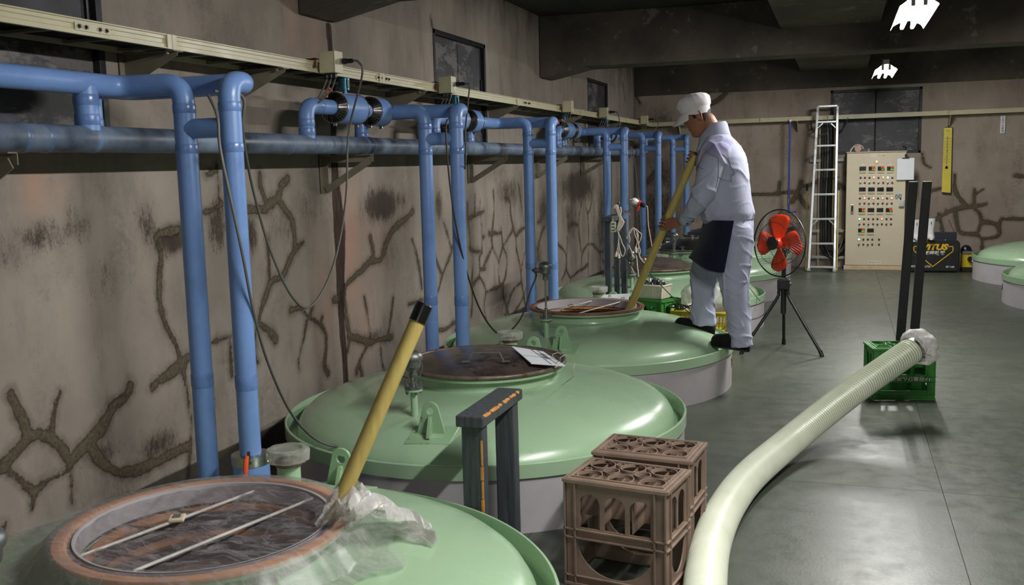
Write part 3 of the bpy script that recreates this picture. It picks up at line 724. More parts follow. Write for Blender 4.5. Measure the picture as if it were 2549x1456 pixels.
LIDM = pm('dark_polished_lid', (112, 98, 90), 0.28, 0.65, var=0.25, scale=5, bump=0.02, spots=((70, 60, 52), 0.4, 7))
LIDB = pm('matt_brown_lid', (98, 88, 80), 0.5, 0.3, var=0.15, scale=6, bump=0.08, spots=((80, 70, 62), 0.4, 9))
make_lid(LIDM, 'shiny dark steel lid with a bent strip handle on the second tank', (TANKS[1][0], TANKS[1][1], .524))
t3 = make_lid(LIDB, 'matt brown domed lid on the third covered tank behind the cords', (TANKS[3][0], TANKS[3][1], .524), .085, handle=False)
m = M(); c = Vector((TANKS[3][0]-.12, TANKS[3][1]+.03, .60)); m.lathe([(.001, .03), (.03, .028), (.06, .02), (.09, .008), (.095, 0), (.095, -.015)], 24, c); m.build('centre_boss', MT['bead'], t3)
def clamp_lid(i, label):
    t = make_lid(pm('dark_clamped_lid', (84, 82, 82), 0.35, 0.8, var=0.15, scale=7), label, (TANKS[i][0], TANKS[i][1], .524), .11, handle=False)
    x, y = TANKS[i]
    m = M(); m.box((x, y, .645), (.34, .03, .012), .1); m.cyl((x, y, .62), (x, y, .68), .02, 12); m.build('cross_bar', MT['steel'], t, bevel=0.002)
    for k in range(6):
        a = k*PI/3+.4; px, py = x+.40*math.cos(a), y+.40*math.sin(a)
        m = M(); m.cyl((px, py, .49), (px, py, .585), .007, 8); m.cyl((px-.03*math.sin(a), py+.03*math.cos(a), .58), (px+.03*math.sin(a), py-.03*math.cos(a), .58), .006, 8); m.box((px, py, .50), (.03, .03, .012), a)
        m.box((px-.02*math.cos(a), py-.02*math.sin(a), .553), (.055, .025, .008), a); m.build('lid_clamp', MT['steel'], t)
clamp_lid(4, 'dark lid with steel screw clamps on the tank behind the brown lid')
clamp_lid(5, 'dark lid with steel clamps on the farthest left tank, seen beyond the worker')

# ---- open manhole inner fittings: ring, rods, coil, liquid
MASH = pm('brown_mash', (96, 62, 30), 0.3, var=0.35, scale=9, bump=0.2)
def open_hole(i, name_r):
    x, y = TANKS[i]
    t = thing('open_manhole_fitting', name_r, 'frame', (x, y, .50), 'fittings in the open manholes')
    m = M(); m.lathe([(.352, .45), (.362, .519), (.366, .5235), (.372, .530), (.403, .530), (.405, .525), (.403, .518)], 96, (x, y, 0)); m.build('ring_gasket', MT['seal'] if i == 0 else MT['rust'], t)
    m = M(); m.lathe([(.352, .532), (.345, .531), (.34, .475), (.345, .473), (.352, .529)], 96, (x, y, 0)); m.build('inner_sleeve', MT['tank_grey'], t)
    for k, dx in enumerate((-.10, .12)):
        m = M(); m.cyl((x+dx+.06, y+.30, .518), (x+dx-.11, y-.32, .518), .0048, 8); m.build('support_rod', pm('pale_rod', (206, 202, 196), 0.3, 0.2), t)
    for zz, rr in ((.455, .325), (.415, .32), (.375, .315), (.335, .31)):
        m = M(); P = [(x+rr*math.cos(2*PI*k/72), y+rr*math.sin(2*PI*k/72), zz) for k in range(72)]; m.tube(P, .016, 8, loop=True); m.build('coil_ring', pm('amber_coil', (168, 110, 58), 0.4, var=0.2, scale=10) if zz in (.455, .375) else MT['dark_steel'], t)
    for q in (-.14, .05, .2):
        L_ = math.sqrt(.33**2-q*q); m = M(); m.cyl((x-L_, y+q, .47), (x+L_, y+q, .47), .004, 6); m.build('cross_wire', MT['dark_steel'], t)
    m = M(); m.lathe([(.001, .30), (.34, .30)], 64, (x, y, 0)); l = m.build('mash', MASH); tag(l, 'brown fermenting mash inside the %s tank' % ('film covered' if i == 0 else 'open'), 'mash')
    m = M(); cx, cy = x-.115, y+.02; m.box((cx, cy, .524), (.045, .05, .012), .5); c = m.build('rod_tag', pm('cream_tag', (214, 200, 170), 0.5, var=0.05), t, bevel=0.004)
    m = M(); m.box((cx, cy, .5315), (.022, .026, .002), .5); m.build('tag_window', pm('grey_display', (96, 104, 98), 0.3), c)
open_hole(0, 'orange seal ring, sleeve and rods in the film covered manhole')
open_hole(2, 'rusty ring, sleeve and thin steel rods in the open manhole by the worker')

# ---- thin plastic film draped over the foreground manhole
def film():
    x0, y0 = TANKS[0]; nr, na = 70, 300
    ta = math.atan2(2.36-y0, -1.33-x0)            # direction of the tied pole
    Rr = [0.41*(i/30) for i in range(31)]+[.41+.36*((i+1)/39) for i in range(39)]
    V = []; 
    for i, r in enumerate(Rr):
        for j in range(na):
            a = 2*PI*j/na; ca, sa = math.cos(a), math.sin(a)
            rx = r
            da = (a-ta+PI) % (2*PI)-PI
            pull = math.exp(-(da/.22)**2)
            reach = .55+.03*math.sin(3*a+1)+.025*math.sin(7*a)+.02*math.sin(13*a)+.20*max(0, math.cos(a-PI*1.1))-.05*pull
            if r > .41: rx = .41+(r-.41)/.36*(reach-.41)
            X, Y = x0+rx*ca, y0+rx*sa
            n1 = mn.noise(Vector((X*5, Y*9, 0))); n2 = mn.noise(Vector((X*13+3, Y*22, 1))); n3 = 1-abs(mn.noise(Vector((X*7+9, Y*16, 2)))*2)
            if rx <= .36:
                k = rx/.36; z = .527-.030*(1-k*k)+(.014*n1+.007*n2+.014*(n3-.6))*(1-k**6)
            elif rx <= .415:
                z = .536+.002*n2
            else:
                k = (rx-.415)
                zt = dome_z(rx)+.008
                z = max(zt, .536-k*1.15-.4*k*k)+(.016*abs(mn.noise(Vector((a*9, rx*3, 4))))+.010*n1+.008*n3)*min(1, k/.04)
                z = max(z, zt)
            V.append((X, Y, z))
    F = [(i*na+j, i*na+(j+1) % na, (i+1)*na+(j+1) % na, (i+1)*na+j) for i in range(1, len(Rr)-1) for j in range(na)]
    m = M(); m.add(V, F+[tuple(na+j for j in range(na))]); o = m.build('plastic_film', MT['film'], ang=180)
    return o
fo = film(); tag(fo, 'thin wrinkled clear plastic film stretched over the foreground manhole', 'plastic film')
def bunch():
    """film gathered round the pole with a tail lying to the right"""
    m = M(); base = Vector((-1.318, 2.36, .545)); 
    # gathered neck hugging the pole
    n = 40; rs = []
    d = (at(1052, 760, 1, 2.62)-at(838, 1290, 1, 2.40)).normalized()
    for k in range(9):
        t = k/8; c = Vector((-1.36, 2.385, .51))+d*(.115*t)
        rr = .06-.03*t+.012*abs(math.sin(k*1.2)); ring = []
        for j in range(n):
            a = 2*PI*j/n; q = rr*(1+.22*math.sin(a*9+k*.3)*(1-t*.5)); ring.append(c+Vector((q*math.cos(a), q*math.sin(a), .01*math.sin(a*5))))
        rs.append(ring)
    m.rings(rs, False, False); m.build('gathered_neck', MT['film_dense'], fo)
    # tail sheet
    m = M(); cp = smooth_path([at(870, 1262, 2, .60), at(905, 1235, 2, .585), at(955, 1250, 2, .55), at(1010, 1285, 2, .485), at(1045, 1318, 2, .465), at(1083, 1338, 2, .448)], 10)
    N = len(cp); rs = []
    for i, p in enumerate(cp):
        t = i/(N-1); wd = (.02+.095*math.sin(PI*min(1, t*1.15))**.8)*(1-.35*t); ring = []
        tv = (cp[min(i+1, N-1)]-cp[max(i-1, 0)]).normalized(); sd = Vector((-tv.y, tv.x, 0)).normalized()
        for j in range(25):
            s = j/24*2-1; q = p+sd*(wd*s)+Vector((0, 0, .012*math.sin(s*9+t*6)+.010*math.sin(s*17-t*9)-.018*abs(s)))
            r = math.hypot(q.x-TANKS[0][0], q.y-TANKS[0][1]); q.z = max(q.z, dome_z(min(r, .95))+.006); ring.append(q)
        rs.append(ring)
    m.rings(rs, False, False, closed=False); m.build('loose_tail', MT['film_dense'], fo)
bunch()
# foreground stirring pole
m = M(); a = at(822, 1302, 1, 2.37); b = at(1041, 795, 1, 2.60); d = (b-a).normalized(); a0 = a-d*.25
t = thing('stirring_pole', 'yellow pole with a black end cap leaning out of the foreground tank', 'pole', a0)
m.tube([a0, a, a+(b-a)*.5, b], [.0235, .0235, .0235, .0235], 24); m.build('shaft', MT['pole_yellow'], t)
m = M(); m.tube([b-d*.008, b+d*.028, b+d*.046, b+d*.05], [.026, .026, .0255, .022], 24); m.build('end_cap', pm('black_rubber_cap', (14, 14, 16), 0.3), t)

# numbers on the skirts
def curved_text(i, body, ang, size, z):
    x, y = TANKS[i]
    o = text_mesh(body, size, Matrix.Identity(4), MT['ink'], 'tank_number', None, 0.0004, 0, 0.002, xs=0.75)
    for v in o.data.vertices:
        a = ang+v.co.x/1.008; h = v.co.y; dz = v.co.z
        v.co = Vector(((1.0005+dz)*math.cos(a), (1.0005+dz)*math.sin(a), z+h))
    o.parent = TK[i]
curved_text(2, '203', math.radians(3), .085, .155)
curved_text(7, '206', math.radians(175), .085, .15)
curved_text(6, '205', math.radians(171), .085, .15)

# blue valve pipe foot + other small parts are with the pipework
# ------------------------------------------------------------------ long header pipe on brackets
XM, ZM, RM, ZR, RR = -2.62, 1.652, .049, 1.853, .041
hp = thing('header_pipe', 'long dusty blue insulated header pipe along the left wall on brackets', 'pipe', (XM, 7.0, ZM))
m = M(); m.cyl((XM, 1.9, ZM), (XM, 13.3, ZM), RM, 28); m.build('pipe', MT['blue_dirty'], hp)
for y in (2.62, 2.72, 2.95, 4.3, 4.52, 5.12, 5.2, 6.1, 7.0, 7.1, 8.2, 9.4, 9.7, 11.2, 12.2):
    m = M(); m.tube([(XM, y-.012, ZM), (XM, y-.008, ZM), (XM, y+.008, ZM), (XM, y+.012, ZM)], [RM, RM+.0025, RM+.0025, RM], 28); m.build('tape_band', MT['dusty_tape'], hp)
def pipe_bracket(y, lab):
    t = thing('pipe_bracket', lab, 'bracket', (XW, y, 1.5), 'steel brackets under the header pipe')
    z1 = 1.601; x1 = -2.535
    m = M(); m.b2((XW+.008, y-.02, z1-.005), (x1, y+.02, z1)); m.b2((XW+.008, y+.016, z1-.042), (x1, y+.02, z1)); m.build('arm', MT['beige_bracket'], t, smooth=False, bevel=0.001)
    m = M(); m.b2((XW+.008, y-.02, 1.385), (XW+.013, y+.02, z1)); m.b2((XW+.008, y+.012, 1.385), (XW+.045, y+.018, z1)); m.build('wall_leg', MT['beige_bracket'], t, smooth=False, bevel=0.001)
    m = M(); d = Vector((x1-.02-XW-.03, 0, z1-.035-1.40)); L = d.length; ang = math.atan2(d.z, d.x)
    m.box(Vector(((x1-.02+XW+.03)/2, y+.008, (z1-.035+1.40)/2)), (L, .006, .04), rot=Matrix.Rotation(-ang, 3, 'Y')); m.build('brace', MT['beige_bracket'], t, smooth=False, bevel=0.001)
for y, lb in ((2.50, 'steel bracket under the header pipe at the left photo edge'), (5.06, 'steel bracket under the header pipe in front of the rusty wall streak'), (7.44, 'steel bracket under the header pipe right of the second pipe pair'), (9.25, 'steel bracket under the header pipe beyond the third pipe pair'), (11.1, 'steel bracket under the header pipe beyond the fourth pipe pair')):
    pipe_bracket(y, lb)

def insul(parent, pts, r=RR, rad=.075, name='pipe_run', mat=None):
    m = M(); m.tube(bend_path(pts, rad, 8), r, 24); return m.build(name, mat or MT['blue'], parent, ang=60)
def band(parent, p, d, r, w=.02):
    p = Vector(p); d = Vector(d).normalized(); m = M()
    m.tube([p-d*w, p-d*w*.7, p+d*w*.7, p+d*w], [r, r+.0022, r+.0022, r], 24); m.build('tape_band', MT['blue_tape'], parent)
def valve(parent, y0, y1, r=.083, x=XM):
    """insulated flange cover: drum with pleated front cone and straps"""
    m = M(); m.tube([(x, y0, ZR), (x, y0+.004, ZR), (x, y1-.004, ZR), (x, y1, ZR)], [r-.004, r, r, r-.004], 36); v = m.build('valve_cover', MT['blue'], parent)
    n = 30; m = M(); m.tube([(x, y0-.03, ZR), (x, y0+.001, ZR)], [RR+.004, r-.003], n); m.build('cone_base', MT['black'], v)
    m = M()
    for k in range(n):
        a = 2*PI*k/n; c, s = math.cos(a), math.sin(a); e = .004
        p = [Vector((x+(RR+.006)*c, y0-.032, ZR+(RR+.006)*s)), Vector((x+(r)*c, y0-.002, ZR+r*s))]
        tn = Vector((-s, 0, c))*e
        m.rings([[p[0]-tn, p[0]+tn, p[0]+tn+Vector((0, -.004, 0)), p[0]-tn+Vector((0, -.004, 0))], [p[1]-tn, p[1]+tn, p[1]+tn+Vector((0, -.004, 0)), p[1]-tn+Vector((0, -.004, 0))]])
    s_ = m.build('pleats', MT['dark_steel'], v, smooth=False); s_['kind'] = 'stuff'
    for yy in (y0+.002, y1-.004):
        m = M(); m.tube([(x, yy-.005, ZR), (x, yy+.005, ZR)], r+.0025, 36); m.build('strap', MT['steel'], v)
        m = M(); m.box((x+.0, yy, ZR-r-.008), (.02, .012, .014)); m.build('buckle', MT['steel'], v, bevel=.001)
    return v
PAIR_LAB = ['nearest', 'second', 'third', 'fourth', 'fifth', 'farthest']
# (Y of pair, riser1 Y, riser2 Y, valves, XA, XB)
PAIRS = [(3.145, None, 2.99, [], -2.35, -2.15), (5.40, 4.50, 5.20, [(4.80, 5.06), (5.22, 5.37)], -2.35, -2.15), (7.43, 6.18, 6.97, [(6.50, 6.66), (6.80, 6.95)], -2.35, -2.165),
         (10.15, 9.22, 9.62, [(9.36, 9.62), (9.74, 9.88)], -2.345, -2.16), (12.05, 10.86, 11.6, [(11.3, 11.45), (11.55, 11.66)], -2.33, -2.14), (13.85, None, None, [], -2.25, -2.06)]
for i, (y, r1, r2, vs, xa, xb) in enumerate(PAIRS):
    t = thing('pipe_loop', 'blue insulated supply and return pipe pair dropping beside the tanks, %s pair from the camera' % PAIR_LAB[i], 'pipe', (xa, y, 0), 'blue pipe pairs dropping from the header pipe')
    # outer (wall side) drop A
    if i == 0:
        insul(t, [(XM, 1.7, ZR), (XM, y-.03, ZR), (xa, y, ZR), (xa, y, 0.02)])
        insul(t, [(XM, 2.94, ZM+.03), (XM, 2.94, ZR-.01)], RR+.002, name='riser'); band(t, (XM, 2.94, ZM+.07), (0, 0, 1), RR+.002); band(t, (XM, 2.94, ZR-.06), (0, 0, 1), RR+.002)
    elif r1:
        insul(t, [(XM, r1, ZM+.03), (XM, r1, ZR), (XM, y, ZR), (xa, y, ZR), (xa, y, 0.02)])
        band(t, (XM, r1, ZM+.065), (0, 0, 1), RR); band(t, (XM, r1, ZR-.09), (0, 0, 1), RR); band(t, (XM, r1+.12, ZR), (0, 1, 0), RR)
    else:
        insul(t, [(XM, y-.12, ZM), (XM, y-.12, ZR-.0), (XM+.06, y-.02, ZR), (xa, y, ZR), (xa, y, 0.02)])
    # inner drop B, its run passes behind A
    yb = y+.13 if i < 5 else y+.11
    if r2:
        yr = r2+.05
        insul(t, [(XM-.07, yr, ZM+.01), (XM-.07, yr, ZR), (XM-.07, yb, ZR), (xb, yb, ZR), (xb, y, ZR), (xb, y, .26)], rad=.07)
        band(t, (XM-.07, yr, ZM+.06), (0, 0, 1), RR)
    else:
        insul(t, [(XM+.02, yb, ZR), (xb, yb, ZR), (xb, y, ZR), (xb, y, .26)], rad=.07)
    insul(t, [(xa, y, 1.685), (xb, y, 1.685)], RR*.9, name='bridge_pipe')
    for xx in (xa, xb):
        for zz in (1.76, 1.61, .72):
            band(t, (xx, y, zz), (0, 0, 1), RR, .018 if zz > 1 else .03)
    for (a, b) in vs: valve(t, a, b)
    if vs:
        a, b = vs[0]; c = (a+b)/2
        m = M(); m.tube([(XM, c, ZR+.075), (XM, c, ZR+.10), (XM, c, ZR+.102), (XM, c, ZR+.165), (XM, c, ZR+.17)], [.012, .012, .028, .030, .026], 18); ac = m.build('actuator', pm('teal_actuator', (40, 104, 128), 0.25, 0.3, var=0.1), t)
        m = M(); m.box((XM+.028, c-.012, ZR+.135), (.006, .022, .04)); m.build('nameplate', pm('dark_nameplate', (30, 60, 60), 0.3), ac, bevel=.001)
        m = M(); p0 = Vector((XM, a-.075, ZR+.05)); m.tube([p0, p0+Vector((0, 0, .03)), p0+Vector((.02, -.03, .045)), p0+Vector((.05, -.06, .043)), p0+Vector((.06, -.05, .03))], .0065, 8); m.build('valve_lever', MT['orange_handle'], t)
    if i == 0:
        # flanged foot with a small lever
        m = M(); m.tube([(xb, y, .02), (xb, y, .40)], .070, 32); m.build('pipe_foot', MT['blue'], t)
        m = M(); m.tube([(xb, y, .398), (xb, y, .40), (xb, y, .436), (xb, y, .438)], [.066, .074, .074, .066], 36); m.build('foot_flange', MT['steel'], t)
        m = M(); m.cyl((xb+.035, y-.062, .42), (xb+.04, y-.09, .425), .008, 8); m.cyl((xb+.036, y-.066, .435), (xb+.036, y-.066, .465), .006, 8); m.build('valve_spindle', MT['dark_steel'], t)
        m = M(); m.tube([(xb+.042, y-.085, .455), (xb+.041, y-.092, .44), (xb+.040, y-.098, .40), (xb+.036, y-.101, .355)], [.007, .010, .0095, .008], 8); m.build('valve_lever', MT['orange_handle'], t)

# ------------------------------------------------------------------ cable tray (ladder type) along the left wall
XT0, XT1, ZT0, ZT1 = XW+.03, -2.605, 2.022, 2.079
tr = thing('cable_tray', 'beige ladder cable tray running along the left wall above the blue pipes', 'cable tray', (-2.7, 7, 2.05))
def rail(m, x, s):
    P = [(-.004, 0), (.012, 0), (.012, .004), (.004, .006), (.004, .018), (0.000, .021), (0.0, .036), (.004, .039), (.004, .051), (.012, .053), (.012, .057), (-.004, .057)]
    r0 = [(x+s*px, 1.75, ZT0+pz) for px, pz in P]; r1 = [(x+s*px, YB-.10, ZT0+pz) for px, pz in P]; m.rings([r0, r1])
m = M(); rail(m, XT1, 1); m.build('side_rail', MT['beige'], tr, ang=20)
m = M(); rail(m, XT0, -1); m.build('side_rail', MT['beige'], tr, ang=20)
yy = 1.9
while yy < YB-.2:
    m = M(); m.b2((XT0, yy-.012, ZT0+.003), (XT1, yy+.012, ZT0+.014)); m.build('rung', MT['beige_bracket'], tr, smooth=False); yy += .3
for y in (3.42, 5.35, 7.95, 10.1, 12.4):
    m = M(); m.b2((XT1-.001, y-.03, ZT0-.001), (XT1+.014, y+.03, ZT1+.001)); m.b2((XT1-.02, y-.002, ZT0-.003), (XT1+.016, y+.002, ZT1+.003)); m.build('rail_joint', MT['beige'], tr, smooth=False, bevel=.001)
for yj in (2.98, 5.38, 8.2):
    m = M(); m.b2((XT1+.0, yj-.09, ZT0+.014), (XT1+.008, yj+.09, ZT0+.044)); jp = m.build('joint_plate', MT['beige'], tr, smooth=False, bevel=.001)
    for q in (-.07, -.035, .035, .07):
        m = M(); m.cyl((XT1+.008, yj+q, ZT0+.029), (XT1+.013, yj+q, ZT0+.029), .009, 10); m.cyl((XT1+.013, yj+q, ZT0+.029), (XT1+.019, yj+q, ZT0+.029), .0055, 6); m.build('bolt', MT['dark_steel'], jp)
m = M()
for k in range(7):
    x = XT0+.03+.028*k; m.tube([(x+.006*math.sin(yy*1.3+k), yy, ZT0+.022+.004*math.sin(yy*2.1+k)) for yy in frange(1.8, YB-.15, .5)], .008, 6)
m.build('tray_cable', MT['black_matte'], tr)
for k, (y, lb) in enumerate(((3.453, 'triangular beige gusset bracket carrying the tray above the nearest pipes'), (4.28, 'triangular beige gusset bracket carrying the tray left of the nearest grey junction box'), (6.0, 'triangular beige gusset bracket carrying the tray below the second junction box'), (7.95, 'triangular beige gusset bracket carrying the tray right of the double shutter'), (10.1, 'triangular beige gusset bracket carrying the tray by the fourth junction box'), (12.1, 'triangular beige gusset bracket carrying the tray nearest the room corner'))):
    t = thing('tray_bracket', lb, 'bracket', (XW, y, 1.95), 'gusset brackets under the cable tray')
    m = M(); P = [(XW+.008, 2.018), (-2.592, 2.018), (-2.598, 2.0), (XW+.03, 1.885), (XW+.008, 1.885)]
    m.rings([[(a, y-.0015, b) for a, b in P], [(a, y+.0015, b) for a, b in P]]); m.b2((XW+.006, y-.03, 1.88), (XW+.011, y+.03, 2.02)); m.b2((XW+.006, y-.03, 2.016), (-2.59, y+.03, 2.021)); m.build('gusset', MT['beige_bracket'], t, smooth=False)
    m = M(); m.cyl((-2.63, y-.02, 2.02), (-2.63, y-.02, 2.005), .008, 6); m.cyl((XW+.011, y-.018, 1.90), (XW+.02, y-.018, 1.90), .008, 6); m.build('bolt', MT['beige_bracket'], t)

# tray along the back wall
YT = YB-.16; 
tb = thing('cable_tray', 'beige cable tray rail running across the back wall', 'cable tray', (0, YT, 2.05))
m = M(); P = [(-.004, 0), (.012, 0), (.012, .004), (.004, .006), (.004, .018), (0.000, .021), (0.0, .036), (.004, .039), (.004, .051), (.012, .053), (.012, .057), (-.004, .057)]
def zbk(x): return 2.022+.004*(x+2.6)
for yq, s in ((YT, -1), (YB-.02, 1)):
    m = M(); m.rings([[(-2.6, yq+s*px, zbk(-2.6)+pz) for px, pz in P], [(XR-.02, yq+s*px, zbk(XR)+pz) for px, pz in P]]); m.build('side_rail', MT['beige'], tb, ang=20)
x = -2.4
while x < XR-.2:
    m = M(); m.b2((x-.012, YT, zbk(x)+.003), (x+.012, YB-.02, zbk(x)+.014)); m.build('rung', MT['beige_bracket'], tb, smooth=False); x += .3
for x in (-2.02, -1.05, .12, 1.29, 2.5):
    m = M(); m.b2((x-.03, YT-.014, zbk(x)-.001), (x+.03, YT+.001, zbk(x)+.059)); m.build('rail_joint', MT['beige'], tb, smooth=False, bevel=.001)
for k, (u, lb) in enumerate(((1690, 'gusset bracket under the back wall tray left of the worker head'), (1985, 'gusset bracket under the back wall tray beside the blue mop handle'), (2366, 'gusset bracket under the back wall tray above the yellow thermometer'))):
    x = at(u, 310, 1, YT).x; z = zbk(x)
    t = thing('tray_bracket', lb, 'bracket', (x, YB-.08, z-.1), 'gusset brackets under the back wall tray')
    m = M(); Pq = [(YB-.01, z), (YT-.012, z), (YT-.008, z-.02), (YB-.04, z-.14), (YB-.01, z-.14)]
    m.rings([[(x-.002, a, b) for a, b in Pq], [(x+.002, a, b) for a, b in Pq]]); m.build('gusset', MT['beige'], t, smooth=False)
    m = M(); m.cyl((x-.012, YT+.04, z-.012), (x-.012, YT+.04, z+.002), .008, 6); m.build('bolt', MT['steel'], t)

# ------------------------------------------------------------------ junction boxes with plugs, leads and hanging sensor cables
def jbox(u0, v0, u1, v1, y, lab, plug=True, dim=.086):
    c = at((u0+u1)/2, (v0+v1)/2, 0, XT1+.02+dim*.5)
    t = thing('junction_box', lab, 'junction box', c, 'beige junction boxes on the cable tray')
    h = dim*.64
    m = M(); m.box(c, (dim, dim*1.0, h*2)); m.build('box_body', MT['beige'], t, smooth=False, bevel=.004)
    m = M(); m.box(c+Vector((dim*.5+.004, 0, 0)), (.008, dim*1.04, h*2.05)); m.build('box_lid', MT['beige'], t, smooth=False, bevel=.003)
    m = M(); m.b2((c.x-dim*.5-.02, c.y-dim*.5-.03, c.z-.03), (c.x-dim*.5, c.y-dim*.5-.025, c.z+.02)); m.b2((c.x-dim*.5-.06, c.y-dim*.5-.03, c.z+.015), (c.x-dim*.5, c.y-dim*.5+.01, c.z+.02)); m.build('hanger_strap', pm('rusty_strap', (110, 66, 40), 0.7, 0.3), t, smooth=False)
    m = M()
    for dx in (-.025, .0, .025):
        q = c+Vector((dx, .0, -h)); m.cyl(q, q+Vector((0, 0, -.022)), .011, 10); m.cyl(q+Vector((0, 0, -.022)), q+Vector((0, 0, -.03)), .008, 6)
    m.build('cable_gland', MT['black'], t)
    m = M()
    for dx in (-.025, .0, .025):
        q = c+Vector((dx, 0, -h-.03)); m.tube(smooth_path([q, q+Vector((-.02, -.02, -.06)), q+Vector((-.07, -.06-dx, -.13)), q+Vector((-.13, -.09-dx*2, -.14))], 6), .0045, 7)
    m.build('lead', MT['cable_grey'], t)
    if plug:
        q = c+Vector((dim*.5+.008, .02, .005)); m = M(); m.tube([q, q+Vector((.012, 0, 0))], .016, 14); m.build('socket', MT['steel'], t)
        m = M(); m.tube([q+Vector((.010, 0, 0)), q+Vector((.03, 0, 0)), q+Vector((.032, 0, 0)), q+Vector((.06, 0, 0)), q+Vector((.075, 0, 0))], [.015, .015, .012, .012, .009], 14); m.build('plug', MT['black'], t)
        return q+Vector((.075, 0, 0))
    return None
q1 = jbox(794, 130, 850, 182, 4.74, 'beige junction box nearest the camera, on the tray above the first valves')
q2 = jbox(1091, 193, 1133, 231, 6.3, 'beige junction box in front of the double shutter')
jbox(1399, 253, 1427, 278, 9.25, 'beige junction box above the fourth pipe pair, without a plug', plug=False)
q4 = jbox(1491, 270, 1514, 291, 10.6, 'beige junction box above the fifth pipe pair, by the far shutter')
q5 = jbox(1594, 289, 1613, 308, 12.9, 'beige junction box nearest the room corner')
def cable(name, pts, r, mat, lab, n=10, cat='cable', group=None):
    m = M(); m.tube(smooth_path(pts, n), r, 8); o = m.build(name, mat, ang=80); tag(o, lab, cat, group); return o
cable('sensor_cable', [q1, q1+Vector((.03, 0, -.01)), q1+Vector((.045, 0, -.08)), at(868, 330, 1, 4.75), at(862, 480, 1, 4.65), at(845, 600, 1, 4.45), at(815, 700, 1, 4.2), at(770, 764, 1, 3.95), at(725, 735, 1, 3.75), at(672, 620, 1, 3.6), at(632, 480, 1, 3.45), at(610, 370, 1, 3.3), at(604, 310, 1, 3.22), (-2.13, 3.20, 1.80), (-2.18, 3.10, 1.815)], .0058, MT['cable_grey'], 'grey cable looping low from the nearest junction box to the first blue pipe')
x, y, z = port_xyz(1)
cable('sensor_cable', [(-2.2, 3.09, 1.80), at(541, 290, 1, 3.06), at(548, 370, 1, 3.05), at(575, 500, 1, 3.05), at(605, 640, 1, 3.08), at(632, 780, 1, 3.15), at(668, 905, 1, 3.3), at(720, 1020, 1, 3.5), at(775, 1085, 1, 3.65), at(830, 1110, 1, 3.72), at(885, 1105, 1, 3.75), at(940, 1030, 1, 3.8), at(985, 940, 1, 3.87), (x-.10, y+.01, z+.10)], .0058, MT['cable_grey'], 'grey cable hanging in front of the first blue pipes to the nearest tank sensor')
x, y, z = port_xyz(2)
cable('sensor_cable', [q2, q2+Vector((.03, 0, -.012)), q2+Vector((.04, -.05, -.1)), at(1158, 330, 1, 5.6), at(1160, 380, 1, 5.35), at(1158, 420, 1, 5.42)], .0055, MT['cable_grey'], 'dark cable dropping from the second junction box beside the second blue pipe pair')
cable('sensor_cable', [(-2.17, 5.35, 1.80), at(1110, 320, 1, 5.30), at(1118, 440, 1, 5.30), at(1135, 560, 1, 5.32), at(1160, 670, 1, 5.4), at(1195, 770, 1, 5.5), at(1235, 827, 1, 5.6), at(1268, 825, 1, 5.65), at(1300, 785, 1, 5.7), at(1322, 720, 1, 5.75), at(1335, 685, 1, 5.8), (x-.086, y, z+.295)], .0055, pm('dark_cable', (48, 46, 42), 0.5), 'dark cable looping down from the second pipe pair to the tall sensor')
cable('sensor_cable', [q4, q4+Vector((.03, 0, -.012)), q4+Vector((.05, 0, -.1)), q4+Vector((.05, 0, -.24))], .006, MT['cable_grey'], 'short grey cable from the junction box above the fifth pipe pair')
cable('sensor_cable', [q5, q5+Vector((.05, 0, -.02)), q5+Vector((.05, 0, -.1)), q5+Vector((-.06, -.05, -.2))], .006, MT['cable_grey'], 'short cable from the junction box nearest the room corner')
cable('sensor_cable', [at(1522, 395, 1, 10.05), at(1523, 480, 1, 10.05), at(1520, 560, 1, 10.0)], .005, MT['cable_grey'], 'thin cable along the fourth pipe pair')
cable('sensor_cable', [at(1575, 370, 1, 11.9), at(1583, 430, 1, 11.9), at(1592, 520, 1, 11.8), at(1597, 600, 1, 11.6)], .005, MT['cable_grey'], 'thin cable hanging left of the fifth pipe pair')
